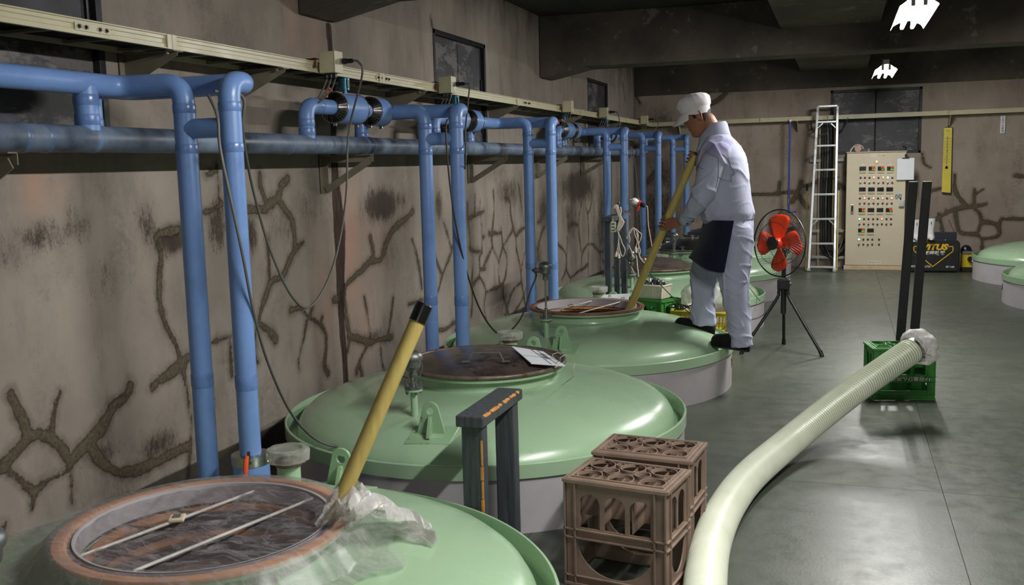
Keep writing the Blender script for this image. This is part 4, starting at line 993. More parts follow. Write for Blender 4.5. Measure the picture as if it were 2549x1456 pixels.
# conduit bits on the wall beneath the tray near the first valves
# ------------------------------------------------------------------ bottle crates (standing upside down)
def arch(x0, x1, z0, z1, n=10):
    r = (x1-x0)/2; cx = (x0+x1)/2
    return [(x0, z0), (x1, z0)]+[(cx+r*math.cos(PI*k/n), z1-r+r*math.sin(PI*k/n)) for k in range(n+1)]
def uopen(x0, x1, z0, z1, n=14):
    cx = (x0+x1)/2; r = (x1-x0)/2
    return [(x1, z1), (x0, z1)]+[(cx-r*math.cos(PI*k/n), z1-(z1-z0)*math.sin(PI*k/n)) for k in range(1, n)]
def make_crate(mat, label, L=.365, W=.25, H=.405, low='u', aw_=0, cat='crate', group=None):
    t = thing('bottle_crate', label, cat, (0, 0, 0), group)
    th = .005
    zm0, zm1 = (H*.455, H*.53) if low == 'u' else (H*.36, H*.46)       # middle band
    def face(len_, arches, low_holes, M4, nm='side_panel'):
        m = M(); h = len_/2
        m.holed([(-h, .012), (h, .012), (h, H-.004), (-h, H-.004)], arches+low_holes, th, M4)
        # ribs: rim, bands
        for (z, d, w) in ((H-.012, .010, .012), (zm1, .009, .004), (zm0, .009, .004), (.040, .009, .004), (.008, .010, .010)):
            vs = M(); vs.b2((-h-.004, z-w/2, th), (h+.004, z+w/2, th+d)); m.add([M4 @ Vector(v) for v in vs.v], vs.f)
        return m.build(nm, mat, t, smooth=False)
    aw = (L-.11)/3
    la = []
    for k in range(3):
        x0 = -L/2+.05+k*(aw+.005); la.append(arch(x0+.006, x0+aw-.006, zm1+.008, H-.055))
    ll = [uopen(-L/2+.045, L/2-.045, .045, zm0-.008)] if low == 'u' else [[(-L/2+.045, .062), (L/2-.045, .062), (L/2-.045, zm0-.008), (-L/2+.045, zm0-.008)]]
    sa = []
    for k in range(2):
        x0 = -W/2+.045+k*(W/2-.042); sa.append(arch(x0, x0+W/2-.055, zm1+.008, H-.05))
    sl = [uopen(-W/2+.05, W/2-.05, .062, zm0-.008)] if low == 'u' else [[(-W/2+.05, .062), (W/2-.05, .062), (W/2-.05, zm0-.008), (-W/2+.05, zm0-.008)]]
    face(L, la, ll, frame4((0, -W/2+th, 0), (1, 0, 0), (0, 0, 1)))
    face(L, la, ll, frame4((0, W/2-th, 0), (-1, 0, 0), (0, 0, 1)))
    face(W, sa, sl, frame4((L/2-th, 0, 0), (0, 1, 0), (0, 0, 1)))
    face(W, sa, sl, frame4((-L/2+th, 0, 0), (0, -1, 0), (0, 0, 1)))
    for sx in (-1, 1):
        for sy in (-1, 1):
            for (ox, oy) in ((0, 0), (.04, 0), (0, .034)):
                m = M(); m.b2((sx*(L/2-ox)-.004*(ox == 0)*0-.003, sy*(W/2-oy)-.003, .0), (sx*(L/2-ox)+.003, sy*(W/2-oy)+.009*sy*(oy == 0)+.003*(oy != 0), H-.01)) if oy == 0 else m.b2((sx*(L/2)-.003, sy*(W/2-oy)-.003, 0), (sx*(L/2)+.009*sx, sy*(W/2-oy)+.003, H-.01))
                m.build('corner_rib', mat, t, smooth=False)
    # top grid (the crate's floor): raised lip and rings
    m = M(); o = [(-L/2-.004, -W/2-.004), (L/2+.004, -W/2-.004), (L/2+.004, W/2+.004), (-L/2-.004, W/2+.004)]
    i_ = [(-L/2+.022, -W/2+.022), (L/2-.022, -W/2+.022), (L/2-.022, W/2-.022), (-L/2+.022, W/2-.022)]
    m.holed(o, [i_], .006, Matrix.Translation((0, 0, H-.010)))
    i2 = [(x*(L/2-.016)/(L/2-.022), y*(W/2-.016)/(W/2-.022)) for x, y in i_]
    m.holed(i2, [i_], .012, Matrix.Translation((0, 0, H-.010)))
    m.build('base_frame', mat, t, smooth=False)
    def ring(cx, cy, r, h=.012, w=.0035, z=H-.014):
        mm = M(); n = 28
        mm.lathe([(r-w, z), (r, z), (r, z+h), (r-w, z+h), (r-w, z)], n, (cx, cy, 0)); return mm
    for cx in (-.115, 0, .115):
        for cy in (-.062, .062):
            mm = ring(cx*L/.365, cy*W/.25, .048); mm.build('bottle_ring', mat, t, ang=30)
    for cx in (-.0575, .0575):
        mm = ring(cx*L/.365, 0, .030, .014); mm.build('bottle_ring', mat, t, ang=30)
    for cx, cy in ((-.0575, .09), (.0575, .09), (-.0575, -.09), (.0575, -.09), (-.15, 0), (.15, 0)):
        mm = ring(cx*L/.365, cy*W/.25, .018, .010); mm.build('bottle_ring', mat, t, ang=30)
    m = M()
    for y in (-.062, 0, .062): m.b2((-L/2+.02, y*W/.25-.0015, H-.03), (L/2-.02, y*W/.25+.0015, H-.016))
    for x in (-.115, -.0575, 0, .0575, .115): m.b2((x*L/.365-.0015, -W/2+.02, H-.03), (x*L/.365+.0015, W/2-.02, H-.016))
    m.build('base_grid', mat, t, smooth=False)
    # inner dividers
    m = M()
    for x in (-L/6, L/6): m.b2((x-.0015, -W/2+.01, H*.55), (x+.0015, W/2-.01, H-.03))
    m.b2((-L/2+.01, -.0015, H*.55), (L/2-.01, .0015, H-.03))
    m.build('divider', mat, t, smooth=False)
    return t
cb = make_crate(MT['crate_brown'], 'dusty brown plastic bottle crate standing upside down, nearer of the two', L=.380, W=.26, H=.405, group='brown bottle crates beside the trestle')
cb2 = copy_tree(cb); cb2['label'] = 'dusty brown plastic bottle crate standing upside down, half hidden behind the nearer one'
a, b = at(1410, 1187, 2, .405), at(1665, 1222, 2, .405); c = at(1710, 1165, 2, .405)
cb.location = ((a.x+c.x)/2, (a.y+c.y)/2+.0, 0); cb.rotation_euler = (0, 0, math.atan2(b.y-a.y, b.x-a.x))
a, b = at(1483, 1118, 2, .405), at(1728, 1143, 2, .405); c = at(1752, 1100, 2, .405)
cb2.location = ((a.x+c.x)/2, (a.y+c.y)/2, 0); cb2.rotation_euler = (0, 0, math.atan2(b.y-a.y, b.x-a.x))
cg = make_crate(MT['crate_green'], 'green plastic bottle crate standing upside down on the floor, carrying the hose end', H=.335, low='r')
g0 = (.372, 6.55); gr = math.radians(12); cg.location = (g0[0], g0[1], 0); cg.rotation_euler = (0, 0, gr)
tx = text_mesh('中容量びん共通函', .034, frame4((0.02, -.125-.002, .335*.41), (-1, 0, 0), (0, 0, -1)), MT['ink_white'], 'crate_lettering', None, .0004, 0, .0006)
tx.parent = cg
cg2 = make_crate(MT['crate_green'], 'green plastic bottle crate behind the open tank, under the cream basket of clips', H=.42, low='r')
cg2.location = (-1.44, 7.86, 0); cg2.rotation_euler = (0, 0, math.radians(-28))

# ------------------------------------------------------------------ white basket with clips, yellow baskets with a plastic bag
def basket(name, label, mat, c, sx, sy, h, rz, taper=.86, slots=True, rim=.008, z0=0.0, ns=9):
    t = thing(name, label, 'basket', (c[0], c[1], z0))
    R = Matrix.Rotation(rz, 4, 'Z')
    def P(x, y, z): v = R @ Vector((x, y, 0)); return (c[0]+v.x, c[1]+v.y, z0+z)
    for (dx, dy, ln) in ((0, -1, sx), (0, 1, sx), (1, 0, sy), (-1, 0, sy)):
        m = M(); k = ns if ln == sx else max(3, int(ns*sy/sx))
        def pt(u, z):   # u -1..1 along side
            f = taper+(1-taper)*(z/h)
            if dx == 0: return P(u*sx/2*f, dy*sy/2*f, z)
            return P(dx*sx/2*f, u*sy/2*f, z)
        segs = [(0, h*.14), (h*.86, h)]+([(h*.48, h*.54)] if slots else [])
        for (za, zb) in segs:
            q = [Vector(pt(-1, za)), Vector(pt(1, za)), Vector(pt(1, zb)), Vector(pt(-1, zb))]
            n = (q[1]-q[0]).cross(q[3]-q[0]).normalized()*.0025
            m.rings([[v-n for v in q], [v+n for v in q]])
        for i in range(k+1):
            u0 = -1+2*i/(k+.35); u1 = u0+ (.35 if slots else .9)*2/(k+.35)
            q = [Vector(pt(u0, 0)), Vector(pt(min(1, u1), 0)), Vector(pt(min(1, u1), h)), Vector(pt(u0, h))]
            n = (q[1]-q[0]).cross(q[3]-q[0]).normalized()*.002; m.rings([[v-n for v in q], [v+n for v in q]])
        m.build('side_panel', mat, t, smooth=False)
    m = M(); q = [P(x, y, 0.004) for x, y in ((-sx/2*taper, -sy/2*taper), (sx/2*taper, -sy/2*taper), (sx/2*taper, sy/2*taper), (-sx/2*taper, sy/2*taper))]
    m.rings([[Vector(v)-Vector((0, 0, .003)) for v in q], [Vector(v) for v in q]]); m.build('bottom', mat, t, smooth=False)
    m = M(); q = [P(x, y, h) for x, y in ((-sx/2, -sy/2), (sx/2, -sy/2), (sx/2, sy/2), (-sx/2, sy/2))]
    loop = []
    for i in range(4):
        a, b = Vector(q[i]), Vector(q[(i+1) % 4]); loop += [a+(b-a)*.04, a+(b-a)*.5, a+(b-a)*.96]
    m.tube(loop, rim, 6, loop=True); m.build('rim', mat, t)
    return t
BW = pm('cream_basket_plastic', (206, 200, 178), 0.5, var=0.06, scale=10)
basket('clip_basket', 'small cream white basket full of dark metal clips on the green crate', BW, (-1.43, 7.85), .235, .17, .105, math.radians(-18), slots=False, z0=.4205, ns=8)
CLIPM = pm('shiny_dark_clip', (150, 152, 156), 0.2, 0.9, var=0.3, scale=30)
rnd = random.Random(3)
clip0 = None
for k in range(60):
    m_ = None
    if clip0 is None:
        m = M(); m.tube(smooth_path([(-.022, 0, 0), (-.018, 0, .012), (0, .003, .017), (.018, 0, .012), (.022, 0, 0), (.016, -.002, -.011), (0, 0, -.015), (-.016, 0, -.010)], 4, True), .0034, 6, loop=True)
        m.b2((-.006, -.007, .010), (.006, .007, .022)); m.cyl((-.012, 0, -.014), (.012, 0, -.014), .006, 8)
        o = m.build('metal_clip', CLIPM); clip0 = o
    else:
        o = clip0.copy(); COL.objects.link(o)
    rr = .092*math.sqrt(rnd.random()); aa = rnd.random()*6.28
    hh = .055+.075*(1-(rr/.095)**2)*rnd.random()+.02*rnd.random()
    o.location = (-1.43+rr*1.0*math.cos(aa), 7.85+rr*.72*math.sin(aa), .4205+max(.03, hh)+.02); o.rotation_euler = (rnd.random()*6, rnd.random()*6, rnd.random()*6)
    tag(o, 'dark shiny metal hose clip in the heap filling the cream basket', 'clip', 'metal clips heaped in the cream basket')
yc = (-1.02, 7.80); ya = math.radians(-8)
basket('mesh_basket', 'yellow slotted plastic basket, lower of the stack behind the worker legs', MT['crate_yellow'], yc, .46, .32, .165, ya, .93, ns=16)
basket('mesh_basket', 'yellow slotted plastic basket, upper of the stack, holding a clear plastic bag', MT['crate_yellow'], yc, .46, .32, .165, ya, .93, z0=.172, ns=16)
m = M(); rs = []
for i in range(25):
    t_ = PI*i/24; ring = []
    for j in range(48):
        a = 2*PI*j/48; st = math.sin(min(max(t_, .03), PI-.03)); ct = -math.cos(t_)
        p = Vector((st*math.cos(a)*.185, st*math.sin(a)*.13, ct*.155))
        n = mn.noise(p*14)*.014+mn.noise(p*34)*.006-abs(mn.noise(Vector((a*5, ct*2, 1))))*.012
        p *= 1+n/.15; ring.append(p+Vector((-1.03, 7.83, .42)))
    rs.append(ring)
m.rings(rs); o = m.build('plastic_bag', MT['bag'], ang=180); tag(o, 'puffed clear plastic bag bulging out of the upper yellow basket', 'plastic bag')
m = M()
for k, (a, b, c) in enumerate((((1665, 760), (1690, 757), (1712, 762)), ((1668, 764), (1700, 768), (1725, 757)), ((1672, 752), (1688, 765), (1702, 770)), ((1678, 772), (1700, 762), (1718, 768)))):
    m.tube(smooth_path([at(*a, 1, 7.62), at(*b, 1, 7.6), at(*c, 1, 7.62)], 5), .005, 6)
tag(m.build('cable_ties', MT['black'], None), 'bunch of black straps hanging over the left corner of the yellow basket', 'straps')
m = M(); c = at(1655, 797, 1, 7.50); rs = []
for i in range(11):
    f = i/10; rr = .025+.025*math.sin(PI*f)**.7; P0 = at(1625, 791, 1, 7.52); P1 = at(1690, 803, 1, 7.50)
    rs.append([P0+(P1-P0)*f+Vector((0, rr*math.cos(2*PI*j/14), rr*.7*math.sin(2*PI*j/14)+.004*math.sin(f*20+j))) for j in range(14)])
m.rings(rs); tag(m.build('rubber_glove', pm('black_rubber', (26, 26, 28), 0.35)), 'crumpled black rubber glove lying beyond the open tank at the foot of the green crate', 'glove')

# ------------------------------------------------------------------ timber trestles and posts
def trestle(label, x0, x1, y0, y1, ztop, lw=.078, ld=.062, tw=.105, tt=.042, wood=None, edge=True, cat='trestle'):
    wood = wood or MT['wood_grey']
    t = thing('timber_trestle', label, cat, ((x0+x1)/2, (y0+y1)/2, 0))
    cx = (x0+x1)/2
    for (ya_, yb_) in ((y0+.02, y0+.02+ld), (y1-.02-ld, y1-.02)):
        m = M(); m.b2((cx-lw/2, ya_, 0), (cx+lw/2, yb_, ztop-tt)); m.build('leg', wood, t, smooth=False, bevel=.004)
    m = M(); m.b2((cx-tw/2, y0, ztop-tt), (cx+tw/2, y1, ztop)); tp = m.build('top_rail', wood, t, smooth=False, bevel=.005)
    if edge:
        rn = random.Random(5)
        m = M(); yy = y0+.02
        while yy < y1-.05:
            ln = .012+.05*rn.random()*(1 if yy < y0+.2 else .4)
            pts = [(cx+tw/2-.008, yy, ztop-.0005+.002), (cx+tw/2-.001, yy+ln*.5, ztop+.0015-.001), (cx+tw/2+.0012, yy+ln*.5, ztop-.006-.004*rn.random()), (cx+tw/2+.0012, yy, ztop-.004)]
            m.rings([[Vector(p) for p in pts], [Vector(p)+Vector((-.0, ln, 0)) for p in pts]]); yy += ln+.006+.03*rn.random()
        m.build('bare_edge', MT['wood_bare'], tp, smooth=False)
        m = M(); zz = ztop-tt-.05; xe = cx+lw/2; ye = y0+.02
        while zz > .3:
            ln = .05+.07*rn.random(); w_ = .004+.004*rn.random(); m.b2((xe-w_, ye-.0012, zz-ln), (xe+.0012, ye+w_, zz)); zz -= ln+.004
        m.build('bare_edge', MT['wood_bare'], tp, smooth=False)
    return t
trestle('dark weathered timber trestle with bare wood edges standing between the two nearest tanks', -1.295, -1.185, 3.15, 3.61, .637)
trestle('narrow dark timber trestle behind the open tank, hung with white cords', at(1497, 533, 1, 7.70).x, at(1497, 533, 1, 7.70).x+.086, 7.70, 8.12, 1.09, .042, .05, .086, .045, edge=False)
m = M(); p0 = at(1556, 735, 1, 7.92); pt_ = at(1552, 545, 1, 7.92); m.box(((p0.x+pt_.x)/2, 7.92, pt_.z/2), (.045, .05, pt_.z)); tag(m.build('timber_post', MT['wood_grey'], smooth=False, bevel=.003), 'loose dark post standing right beside the cord hung trestle', 'post')
t = thing('post_frame', 'two tall black posts leaning slightly, standing behind the green crate with the hose', 'post frame', (.42, 6.78, 0))
for dx in (0, .082):
    m = M(); xb, xt, zt_ = .345+dx, .412+dx, 1.355
    w_ = .054; y_ = 6.735
    m.rings([[(xb, y_, 0), (xb+w_, y_, 0), (xb+w_, y_+.05, 0), (xb, y_+.05, 0)], [(xt, y_, zt_), (xt+w_, y_, zt_), (xt+w_, y_+.05, zt_), (xt, y_+.05, zt_)]]); m.build('post', MT['black_wood'], t, smooth=False, bevel=.003)
m = M(); m.b2((.33, 6.79, .02), (.51, 6.83, .08)); m.build('cross_rail', MT['black_wood'], t, smooth=False, bevel=.003)

# ------------------------------------------------------------------ white cards with writing
def plate(corners, th=.004):
    m = M(); C = [Vector(c) for c in corners]; n = (C[1]-C[0]).cross(C[3]-C[0]).normalized()*th
    m.rings([C, [c+n for c in C]]); return m, C, n
z1 = .585
cs = [at(1273, 864, 2, .594), at(1322, 906, 2, .570), at(1407, 912, 2, .553), at(1352, 877, 2, .578)]
m, C, n = plate(cs, .005); cd1 = m.build('batch_card', MT['paper'], smooth=False); tag(cd1, 'white card with ruled lines and string lying on the shiny steel lid', 'card')
if n.z < 0: n = -n
def on_card(C, u, v): return (C[0]*(1-u)+C[1]*u)*(1-v)+(C[3]*(1-u)+C[2]*u)*v
tp_ = n.normalized()*.0062
def strip(m, C, u0, v0, u1, v1, w=.0012, lift=None):
    a = on_card(C, u0, v0)+lift; b = on_card(C, u1, v1)+lift; d = (b-a).normalized(); s = d.cross(lift.normalized()).normalized()*w
    m.rings([[a-s, a+s, a+s+lift*.05, a-s+lift*.05], [b-s, b+s, b+s+lift*.05, b-s+lift*.05]])
m = M()
for (u0, v0, u1, v1) in ((.55, 0, .55, 1), (.0, .62, 1, .60), (.02, .8, .9, .8), (.3, .62, .3, 1)): strip(m, C, v0 if False else v0, u0, v1, u1, lift=tp_) if False else strip(m, C, u0, v0, u1, v1, lift=tp_)
m.build('ruled_lines', MT['ink'], cd1, smooth=False)
dX = (C[1]-C[0]).normalized(); o_ = on_card(C, .45, .74)+tp_
text_mesh('仕込番号', .028, frame4(o_, dX, (C[3]-C[0]).normalized()-dX*(C[3]-C[0]).normalized().dot(dX)), MT['ink'], 'card_writing', cd1, .0002)
m = M(); m.tube(smooth_path([on_card(C, .9, .92)+tp_*1.2, at(1395, 890, 2, .60), at(1412, 885, 2, .58), at(1430, 905, 1, 4.45), at(1424, 925, 1, 4.42), at(1430, 937, 2, .445), at(1441, 938, 2, .445)], 8), .0015, 6)
m.tube(smooth_path([on_card(C, .7, .95)+tp_, at(1375, 884, 2, .585), at(1388, 878, 2, .59), at(1396, 882, 2, .57)], 6), .0015, 6)
m.build('string', pm('white_string', (200, 190, 170), 0.8), cd1)
cs = [at(1470, 753, 1, 7.22), at(1562, 757, 1, 7.22), at(1568, 731, 1, 7.26), at(1480, 735, 1, 7.26)]
m, C, n = plate(cs, .004); cd2 = m.build('batch_card', MT['paper'], smooth=False); tag(cd2, 'white card reading 13 standing behind the open manhole beside the clear cap', 'card')
fc = -n.normalized() if n.dot(CAMP-C[0]) < 0 else n.normalized()
lf = fc*.0052 if n.dot(CAMP-C[0]) > 0 else fc*.0015
dx_ = (C[1]-C[0]).normalized(); dy_ = (C[3]-C[0]); dy_ = (dy_-dx_*dy_.dot(dx_)).normalized()
text_mesh('13', .048, frame4(on_card(C, .30, .62)+lf, dx_, dy_), MT['ink'], 'card_number', cd2, .0003)
text_mesh('仕込番号', .024, frame4(on_card(C, .58, .74)+lf, dx_, dy_), MT['ink'], 'card_writing', cd2, .0003)
text_mesh('H', .04, frame4(on_card(C, .83, .60)+lf, dx_, dy_), MT['ink'], 'card_letter', cd2, .0003, .3)
m = M(); strip(m, C, 0, .28, 1, .26, .0018, lf); strip(m, C, .45, .3, .45, 1, .0012, lf); m.build('ruled_lines', MT['ink'], cd2, smooth=False)

# ------------------------------------------------------------------ big suction hose
def hose():
    r = .0715
    pts = [at(1752, 1700, 2, r), at(1750, 1560, 2, r), at(1755, 1456, 2, r), at(1770, 1355, 2, r), at(1807, 1265, 2, r), at(1867, 1185, 2, r+.004), at(1965, 1100, 2, .105), at(2070, 1015, 2, .19), at(2160, 948, 2, .285), at(2268, 873, 2, .412)]
    P = smooth_path(pts, 60)
    # resample by arc length
    L = [0]
    for a, b in zip(P[:-1], P[1:]): L.append(L[-1]+(b-a).length)
    pitch = .0185; sub = 6; N = int(L[-1]/pitch)*sub
    Q = []; R = []; k = 0
    for i in range(N+1):
        s = L[-1]*i/N
        while k < len(L)-2 and L[k+1] < s: k += 1
        f = (s-L[k])/(L[k+1]-L[k]); Q.append(P[k].lerp(P[k+1], f)); ph = (i % sub)/sub
        R.append(r+.0036*math.cos(2*PI*ph))
    m = M(); m.tube(Q, R, 40)
    n = 40
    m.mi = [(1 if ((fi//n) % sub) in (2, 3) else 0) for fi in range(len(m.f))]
    t = thing('suction_hose', 'thick pale green ribbed hose curving over the floor up onto the green crate', 'hose', pts[3])
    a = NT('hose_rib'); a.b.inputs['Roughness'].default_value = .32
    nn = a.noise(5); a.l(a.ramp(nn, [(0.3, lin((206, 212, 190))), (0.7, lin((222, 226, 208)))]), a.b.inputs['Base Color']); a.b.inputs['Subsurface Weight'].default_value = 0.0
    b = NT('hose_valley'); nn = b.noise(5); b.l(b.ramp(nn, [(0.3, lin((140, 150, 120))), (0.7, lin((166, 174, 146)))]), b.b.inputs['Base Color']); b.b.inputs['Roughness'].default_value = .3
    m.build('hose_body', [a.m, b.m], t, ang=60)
    e = Q[-1]; d = (Q[-1]-Q[-8]).normalized()
    m = M(); m.tube([e-d*.004, e-d*.002, e+d*.022, e+d*.024], [.070, .0775, .0775, .072], 40); m.build('end_clamp', MT['steel'], t)
    m = M(); m.tube([e+d*.022, e+d*.045], [.073, .070], 40); m.build('inner_pipe', pm('dark_hose_tail', (48, 50, 48), 0.4), t)
    # film cap over the end, drooping
    m = M(); rs = []; X = d.cross(Vector((0, 0, 1))).normalized(); Y = X.cross(d)
    prof = [(.012, .080), (.03, .098), (.055, .112), (.08, .112), (.10, .098), (.112, .07), (.118, .035), (.12, .002)]
    for (s, q) in prof:
        ring = []
        for j in range(64):
            a_ = 2*PI*j/64; up = math.sin(a_)
            fold = 1+.07*math.sin(a_*7+s*60)+.05*mn.noise(Vector((math.cos(a_)*3, math.sin(a_)*3, s*40)))*2
            ring.append(e+d*(s+.02*mn.noise(Vector((a_*2, s*30, 3))))+(X*math.cos(a_)+Y*math.sin(a_))*q*fold+Vector((.012, 0, -.012))*(s/.1))
        rs.append(ring)
    m.rings(rs); m.build('film_cap', MT['film_dense'], t, ang=180)
    m = M(); c = e+d*.03+(X*.82-Y*.1)*.082*1
    for k in range(6):
        a_ = k*1.1; m.tube([c, c+Vector((.02*math.cos(a_), -.012, .025*math.sin(a_))), c+Vector((.034*math.cos(a_+.3), -.014, .036*math.sin(a_+.3)))], .0035, 6)
    m.build('tie', MT['black'], t)
hose()

# a metal knob at the left edge (sensor head of the nearest tank)
x, y, z = port_xyz(0)
t = thing('temperature_sensor', 'blurred grey metal sensor head at the left edge of the photo', 'sensor', (x, y, z), 'tank temperature sensors')
m = M(); m.cyl((x, y, z), (x, y, z+.06), .016, 14); m.build('stem', MT['steel'], t)
m = M(); sensor_head(m, x, y, z+.055, 1.15, PI*.8); m.build('sensor_head', MT['cast'], t)
# ------------------------------------------------------------------ control cabinet
YC = 13.98
a = at(2108, 380, 1, YC); b = at(2257, 378, 1, YC); CX0, CX1, CZ1 = a.x, b.x, (a.z+b.z)/2
cab = thing('control_cabinet', 'tall beige control cabinet with rows of dials and lamps against the back wall', 'cabinet', ((CX0+CX1)/2, YC+.12, 0))
CM = pm('beige_cabinet_paint', (206, 194, 170), 0.42, var=0.03, scale=3)
m = M(); m.b2((CX0, YC+.012, .055), (CX1, YB-.02, CZ1)); m.build('body', CM, cab, smooth=False, bevel=.004)
m = M(); m.b2((CX0+.004, YC-.002, .062), (CX1-.004, YC+.010, CZ1-.008)); dr = m.build('door', CM, cab, smooth=False, bevel=.003)
m = M(); m.b2((CX0-.012, YC-.014, 0), (CX1+.01, YB-.02, .055)); m.build('plinth', pm('beige_plinth', (206, 184, 150), 0.5), cab, smooth=False, bevel=.003)
m = M(); m.b2((CX0-.006, YC-.01, CZ1), (CX1+.006, YB-.02, CZ1+.012)); m.build('top_cap', CM, cab, smooth=False, bevel=.003)
def cz(x, y):   # zoom pixel on the cabinet picture
    return at(2080+x/4.55, 360+y/4.55, 1, YC)
m = M(); p = cz(188, 733); m.b2((p.x-.017, YC-.012, p.z-.065), (p.x+.017, YC-.002, p.z+.065)); hd = m.build('handle_plate', MT['steel'], dr, smooth=False, bevel=.003)
m = M(); m.b2((p.x-.009, YC-.022, p.z-.02), (p.x+.009, YC-.012, p.z+.05)); m.build('handle_lever', MT['black'], dr, smooth=False, bevel=.003)
DISP = pm('black_display', (26, 22, 20), 0.25, var=0.1); CREAMP = pm('controller_lower_panel', (190, 182, 150), 0.45)
SEGR = glow('red_digits', (255, 40, 40), 2.2, (200, 40, 40)); SEGG = glow('green_digits', (90, 225, 40), 1.4, (80, 200, 40))
LR = glow('red_lamp_lit', (255, 120, 100), 3.2, (230, 90, 80)); LG = glow('green_lamp_lit', (150, 255, 190), 2.6, (120, 230, 160)); LO = glow('amber_lamp_lit', (255, 160, 80), 3.5, (230, 150, 80))
DR = pm('dark_red_knob', (96, 44, 34), 0.3); DG = pm('dark_green_knob', (28, 52, 40), 0.3); LBL = pm('white_label_strip', (224, 218, 204), 0.5)
rows = [(273, [308, 412, 515, 620], [0, 1, 1, 1]), (508, [303, 406, 508, 612], [0, 0, 0, 0]), (742, [298, 400, 503, 606], [1, 0, 0, 1]), (972, [292, 395], [1, 0])]
DIGITS = {0: '15.5', 1: '11.8', 2: '1.5'}
kd = 0
for (yy, xs, lit) in rows:
    for x, l in zip(xs, lit):
        p = cz(x, yy); q = .042
        m = M(); m.b2((p.x-q, YC-.012, p.z-.026), (p.x+q, YC-.002, p.z+.03)); c_ = m.build('controller_display', DISP, dr, smooth=False, bevel=.002)
        p2 = cz(x, yy+40); m = M(); m.b2((p.x-q, YC-.012, p.z-.058), (p.x+q, YC-.002, p.z-.027)); m.build('key_panel', CREAMP, c_, smooth=False, bevel=.002)
        if l:
            text_mesh(DIGITS[kd % 3], .026, frame4((p.x+.018, YC-.0125, p.z+.014), (1, 0, 0), (0, 0, 1)), SEGR, 'red_readout', c_, .0003, 0, .0006)
            text_mesh(DIGITS[(kd+1) % 3], .022, frame4((p.x+.018, YC-.0125, p.z-.010), (1, 0, 0), (0, 0, 1)), SEGG, 'green_readout', c_, .0003, 0, .0006); kd += 1
        p3 = cz(x, yy-46); m = M(); m.b2((p.x-.022, YC-.004, p3.z-.005), (p.x+.022, YC-.002, p3.z+.005)); m.build('label_strip', LBL, dr, smooth=False)
def knob(x, y, kind):
    p = cz(x, y); m = M()
    if kind in ('lr', 'lg', 'lo'):
        m.lathe([(.016, 0), (.016, .008), (.012, .009)], 16, (p.x, YC-.002, p.z), axis=Matrix.Rotation(PI/2, 3, 'X')); o = m.build('lamp_bezel', MT['steel'], dr)
        m = M(); m.sphere((p.x, YC-.010, p.z), .0125, 12, 8, (1, .6, 1)); m.build('indicator_lamp', {'lr': LR, 'lg': LG, 'lo': LO}[kind], o)
    elif kind in ('dr', 'dg'):
        m.lathe([(.013, 0), (.013, .008), (.010, .012), (.001, .013)], 16, (p.x, YC-.002, p.z), axis=Matrix.Rotation(PI/2, 3, 'X')); m.build('push_button', DR if kind == 'dr' else DG, dr)
    else:
        m.lathe([(.014, 0), (.014, .006), (.010, .007), (.010, .016), (.001, .017)], 16, (p.x, YC-.002, p.z), axis=Matrix.Rotation(PI/2, 3, 'X')); o = m.build('selector_knob', MT['steel'], dr)
        m = M(); m.box((p.x, YC-.022, p.z), (.006, .010, .024), rot=Matrix.Rotation(.5, 3, 'Y')); m.build('knob_grip', MT['black'], o, bevel=.001)
for (y1, y2, xs, st) in ((375, 432, [283, 332, 384, 435, 486, 540, 592, 642], ['dg', 'dr', 'dg', 'lr', 'dg', 'lr', 'lg', 'dr']),
                        (608, 665, [276, 327, 378, 430, 481, 534, 583, 636], ['dg', 'lr', 'dg', 'lr', 'dg', 'lr', 'dg', 'lr']),
                        (842, 900, [271, 322, 373, 425, 475, 525, 576, 628], ['lg', 'dg', 'dg', 'dr', 'dg', 'lr', 'dg', 'dg']),
                        (1073, 1130, [264, 315, 366, 416], ['lg', 'dr', 'dg', 'dr'])):
    for k, (x, s) in enumerate(zip(xs, st)):
        knob(x, y1, s); knob(x-1, y2, 'sel' if k % 2 == 0 else 'dr')
        for yq in (y1-31, y1+26):
            p = cz(x, yq); m = M(); m.b2((p.x-.018, YC-.004, p.z-.004), (p.x+.018, YC-.002, p.z+.004)); m.build('label_strip', LBL, dr, smooth=False)
knob(492, 1073, 'dg'); knob(492, 1130, 'dg'); knob(466, 195, 'lo')
p = cz(468, 127); m = M(); m.b2((p.x-.09, YC-.004, p.z-.014), (p.x+.09, YC-.002, p.z+.014)); nl = m.build('name_strip', LBL, dr, smooth=False)
text_mesh('サーマルタンク電子自動盤', .016, frame4((p.x, YC-.0045, p.z), (1, 0, 0), (0, 0, 1)), MT['ink'], 'name_lettering', nl, .0002)
p = cz(442, 1331); m = M(); m.b2((p.x-.078, YC-.004, p.z-.019), (p.x+.078, YC-.002, p.z+.019)); nl = m.build('maker_plate', LBL, dr, smooth=False)
m = M(); m.lathe([(.001, .0015), (.008, .0015), (.008, 0)], 14, (p.x-.058, YC-.004, p.z), axis=Matrix.Rotation(PI/2, 3, 'X')); m.build('maker_mark', pm('blue_mark', (60, 90, 190), 0.5), nl)
m = M(); m.b2((p.x-.04, YC-.0048, p.z-.003), (p.x+.07, YC-.004, p.z+.003)); m.build('maker_line', pm('grey_print', (130, 135, 150), 0.5), nl, smooth=False)
